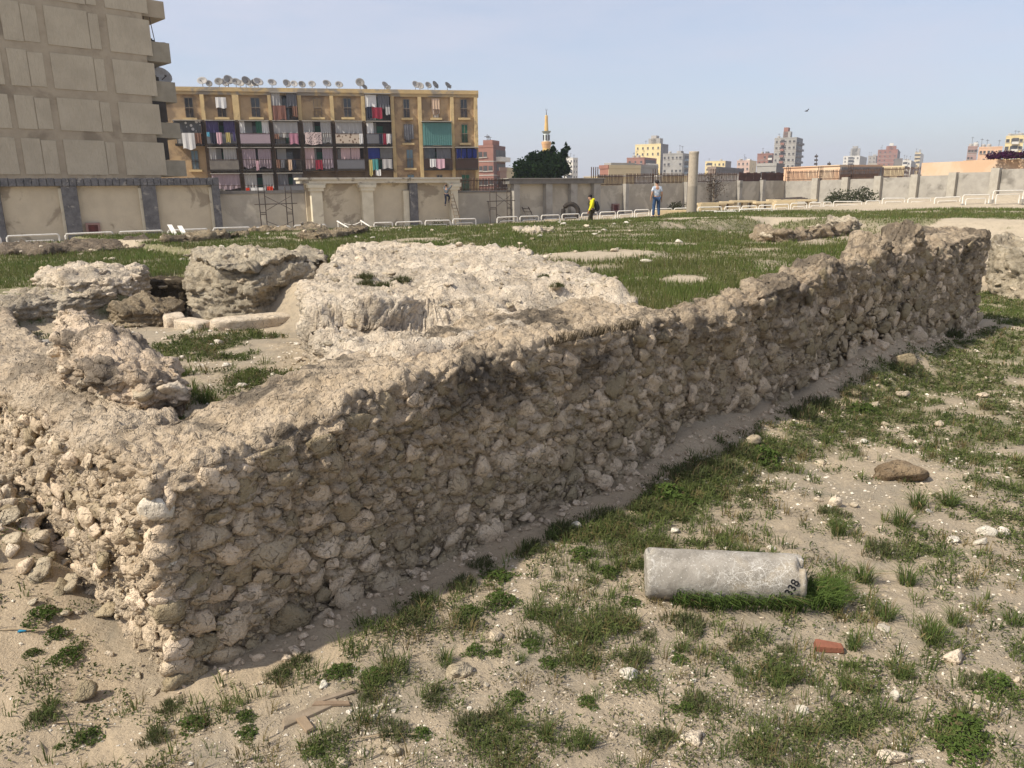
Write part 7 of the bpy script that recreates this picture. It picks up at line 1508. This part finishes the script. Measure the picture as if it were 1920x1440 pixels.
for (px,py,w_,kd) in [(75,1148,75,'leafy'),(105,1190,50,'leafy'),(125,1232,60,'leafy'),(60,1225,35,'leafy'),(75,1350,55,'bushy'),(95,1325,45,'grass'),(160,1383,60,'leafy'),(112,1400,25,'leafy'),(290,1385,60,'bushy'),(320,1328,55,'bushy'),(365,1362,60,'leafy'),(465,1375,45,'leafy'),(460,1345,40,'leafy'),(525,1270,60,'bushy'),(560,1245,60,'bushy'),(640,1262,60,'leafy'),(700,1270,60,'leafy'),(690,1310,40,'bushy'),(770,1165,75,'bushy'),(815,1310,70,'bushy'),(735,1375,80,'bushy'),(790,1378,40,'leafy'),(590,1408,40,'leafy'),(880,1360,80,'bushy'),(960,1365,60,'grass'),(935,1345,50,'bushy'),(890,1222,40,'leafy'),(930,1225,30,'leafy'),(835,1245,60,'grass'),(968,1310,45,'leafy'),(1030,1245,45,'leafy'),(995,1210,40,'leafy'),(975,1240,40,'grass'),(1022,1385,55,'grass'),(1085,1190,70,'bushy'),(1100,1400,70,'grass'),(1100,1318,45,'leafy'),(1190,1240,75,'bushy'),(1310,1322,70,'bushy'),(1285,1330,40,'leafy'),(1235,1390,80,'bushy'),(1275,1220,45,'grass'),(1275,1240,40,'leafy'),(1290,1175,85,'bushy'),(1215,1195,45,'bushy'),(1390,1210,50,'bushy'),(1455,1285,60,'grass'),(1385,1265,45,'grass'),(1590,1290,60,'grass'),(1600,1215,60,'grass'),(1598,1250,35,'leafy'),(1575,1328,35,'leafy'),(1595,1370,45,'leafy'),(1470,1225,50,'bushy'),(1660,1160,70,'grass'),(1690,1270,60,'grass'),(1745,1200,90,'grass'),(1790,1170,70,'grass'),(1805,1375,110,'leafy'),(1800,1410,90,'leafy'),(1870,1290,80,'leafy'),(1830,1280,60,'bushy'),(1900,1170,60,'grass'),(1560,1100,75,'grass'),(1700,1095,80,'grass'),(1620,1090,70,'grass'),(1690,985,80,'grass'),(1720,950,70,'grass'),(1560,965,60,'bushy'),(1570,1000,60,'grass'),(1650,1035,80,'bushy'),(1780,945,70,'grass'),(870,1100,75,'bushy'),(905,1060,55,'bushy'),(930,1085,60,'leafy'),(1000,1030,70,'bushy'),(1055,1000,70,'bushy'),(1090,1040,60,'leafy'),(1000,1155,70,'grass'),(940,1130,60,'leafy'),(880,1150,50,'leafy'),(1140,1075,50,'leafy'),(1180,1130,45,'leafy'),(1150,975,75,'bushy'),(1215,955,75,'bushy'),(1290,895,90,'bushy'),(1350,880,80,'bushy'),(1250,930,80,'leafy'),(1385,850,70,'bushy'),(1500,780,80,'bushy'),(1540,765,80,'bushy'),(1430,860,80,'leafy'),(1600,735,70,'bushy'),(1620,710,60,'leafy'),(1690,665,70,'bushy'),(1780,630,60,'bushy'),(360,735,60,'grass'),(385,755,60,'grass'),(345,705,45,'grass'),(470,700,40,'leafy'),(545,735,40,'leafy'),(600,690,35,'leafy')]:
    put_clump(px,py,w_*1.05,kd)
# long grass leaning out from under the drum
g = np.random.default_rng(77)
for (n,f0,f1,off,lab) in [(420,0.16,0.99,-0.20,'long green grass leaning out from under the fallen drum'),(420,1.02,1.22,0.0,'tall green grass at the numbered end of the fallen drum')]:
    f = g.uniform(f0,f1,n); q = np.array([pL+ax*LD*ff for ff in f]); side = np.array((-uu_.x,-uu_.y)) if (-uu_).y<0 else np.array((uu_.x,uu_.y))
    jit = (g.normal(size=n)*0.03-off) if off else g.uniform(-0.16,0.22,n); bx,by = q[:,0]+side[0]*jit,q[:,1]+side[1]*jit
    D = np.stack([side[0]+g.normal(size=n)*0.35+0.45,side[1]+g.normal(size=n)*0.35],1) if off else np.stack([0.8+g.normal(size=n)*0.5,g.normal(size=n)*0.5],1); D /= np.linalg.norm(D,axis=1)[:,None]
    B = np.stack([bx,by,ground_z(bx,by)-0.01],1); og = B.mean(0); me = blade_mesh('long_grass',B-og,0.16+0.16*g.random(n),0.008*(0.7+0.6*g.random(n)),D,0.55+0.4*g.random(n),dcolors(g,n,(0.135,0.195,0.05),(0.085,0.135,0.036),0.05),2)
    o = link('long_grass',me,M_GRASS,None,tuple(og)); tag(o,lab,'grass clump')
# weeds rooted on the platform
for (px,py,w_,z_) in [(685,515,34,2.25),(688,528,30,2.22),(718,535,34,2.2),(755,528,36,2.2),(1045,545,26,2.15),(1020,525,20,2.2)]:
    p = atz(px,py,z_); s_,t_ = ST(p.x,p.y); zz = float(topM(np.array([s_]),np.array([t_]))[0]); sc = w_*p.y/FPX/0.30
    o = bpy.data.objects.new('weed_clump',CLM['bushy'][rnd.randrange(4)]); COL.objects.link(o); o.location=(p.x,p.y,zz+0.0); o.scale=(sc,sc,sc*1.3); tag(o,'dark weed rooted in the top of the pale rubble platform','weed','weeds on the platform')
# dry straw hanging over the wall crest
for k,(px,py,z_) in enumerate([(1205,615,1.93),(1100,640,1.93),(1150,625,1.93)]):
    p = atz(px,py,z_); s_,t_ = ST(p.x,p.y); x,y = W(s_,0.0); n = 160; al = g.normal(size=n)*0.17; bx = x+al*E1[0]; by = y+al*E1[1]; D = np.stack([np.full(n,-E2[0])+g.normal(size=n)*.5,np.full(n,-E2[1])+g.normal(size=n)*.5],1); D /= np.linalg.norm(D,axis=1)[:,None]
    B = np.stack([bx,by,np.full(n,float(wall_top(s_))-0.08)],1); og = B.mean(0); o = link('dry_straw',blade_mesh('dry_straw',B-og,0.10+0.12*g.random(n),np.full(n,0.005),D,0.7+0.28*g.random(n),dcolors(g,n,(0.20,0.16,0.10),(0.12,0.095,0.06),0.0),2),M_GRASS,None,tuple(og)); tag(o,'dry straw growing over the crest of the near wall','dry grass','dry straw on the wall crest')

# ================================================================== hazy air over the whole site
hz = bpy.data.materials.new('hazy air'); hz.use_nodes = True; ht = hz.node_tree; ht.nodes.clear()
ho = ht.nodes.new('ShaderNodeOutputMaterial'); hv = ht.nodes.new('ShaderNodeVolumePrincipled'); hv.inputs['Color'].default_value = (0.90,0.93,1.0,1); hv.inputs['Density'].default_value = 0.00042; hv.inputs['Anisotropy'].default_value = 0.3
ht.links.new(hv.outputs[0], ho.inputs['Volume'])
m = MB(); m.box(-1650,1650,-1650,1650,-1.6,75); o = link('haze', m.mesh('haze'), hz); tag(o,'thin pale haze hanging over the whole city','haze',None,'stuff')
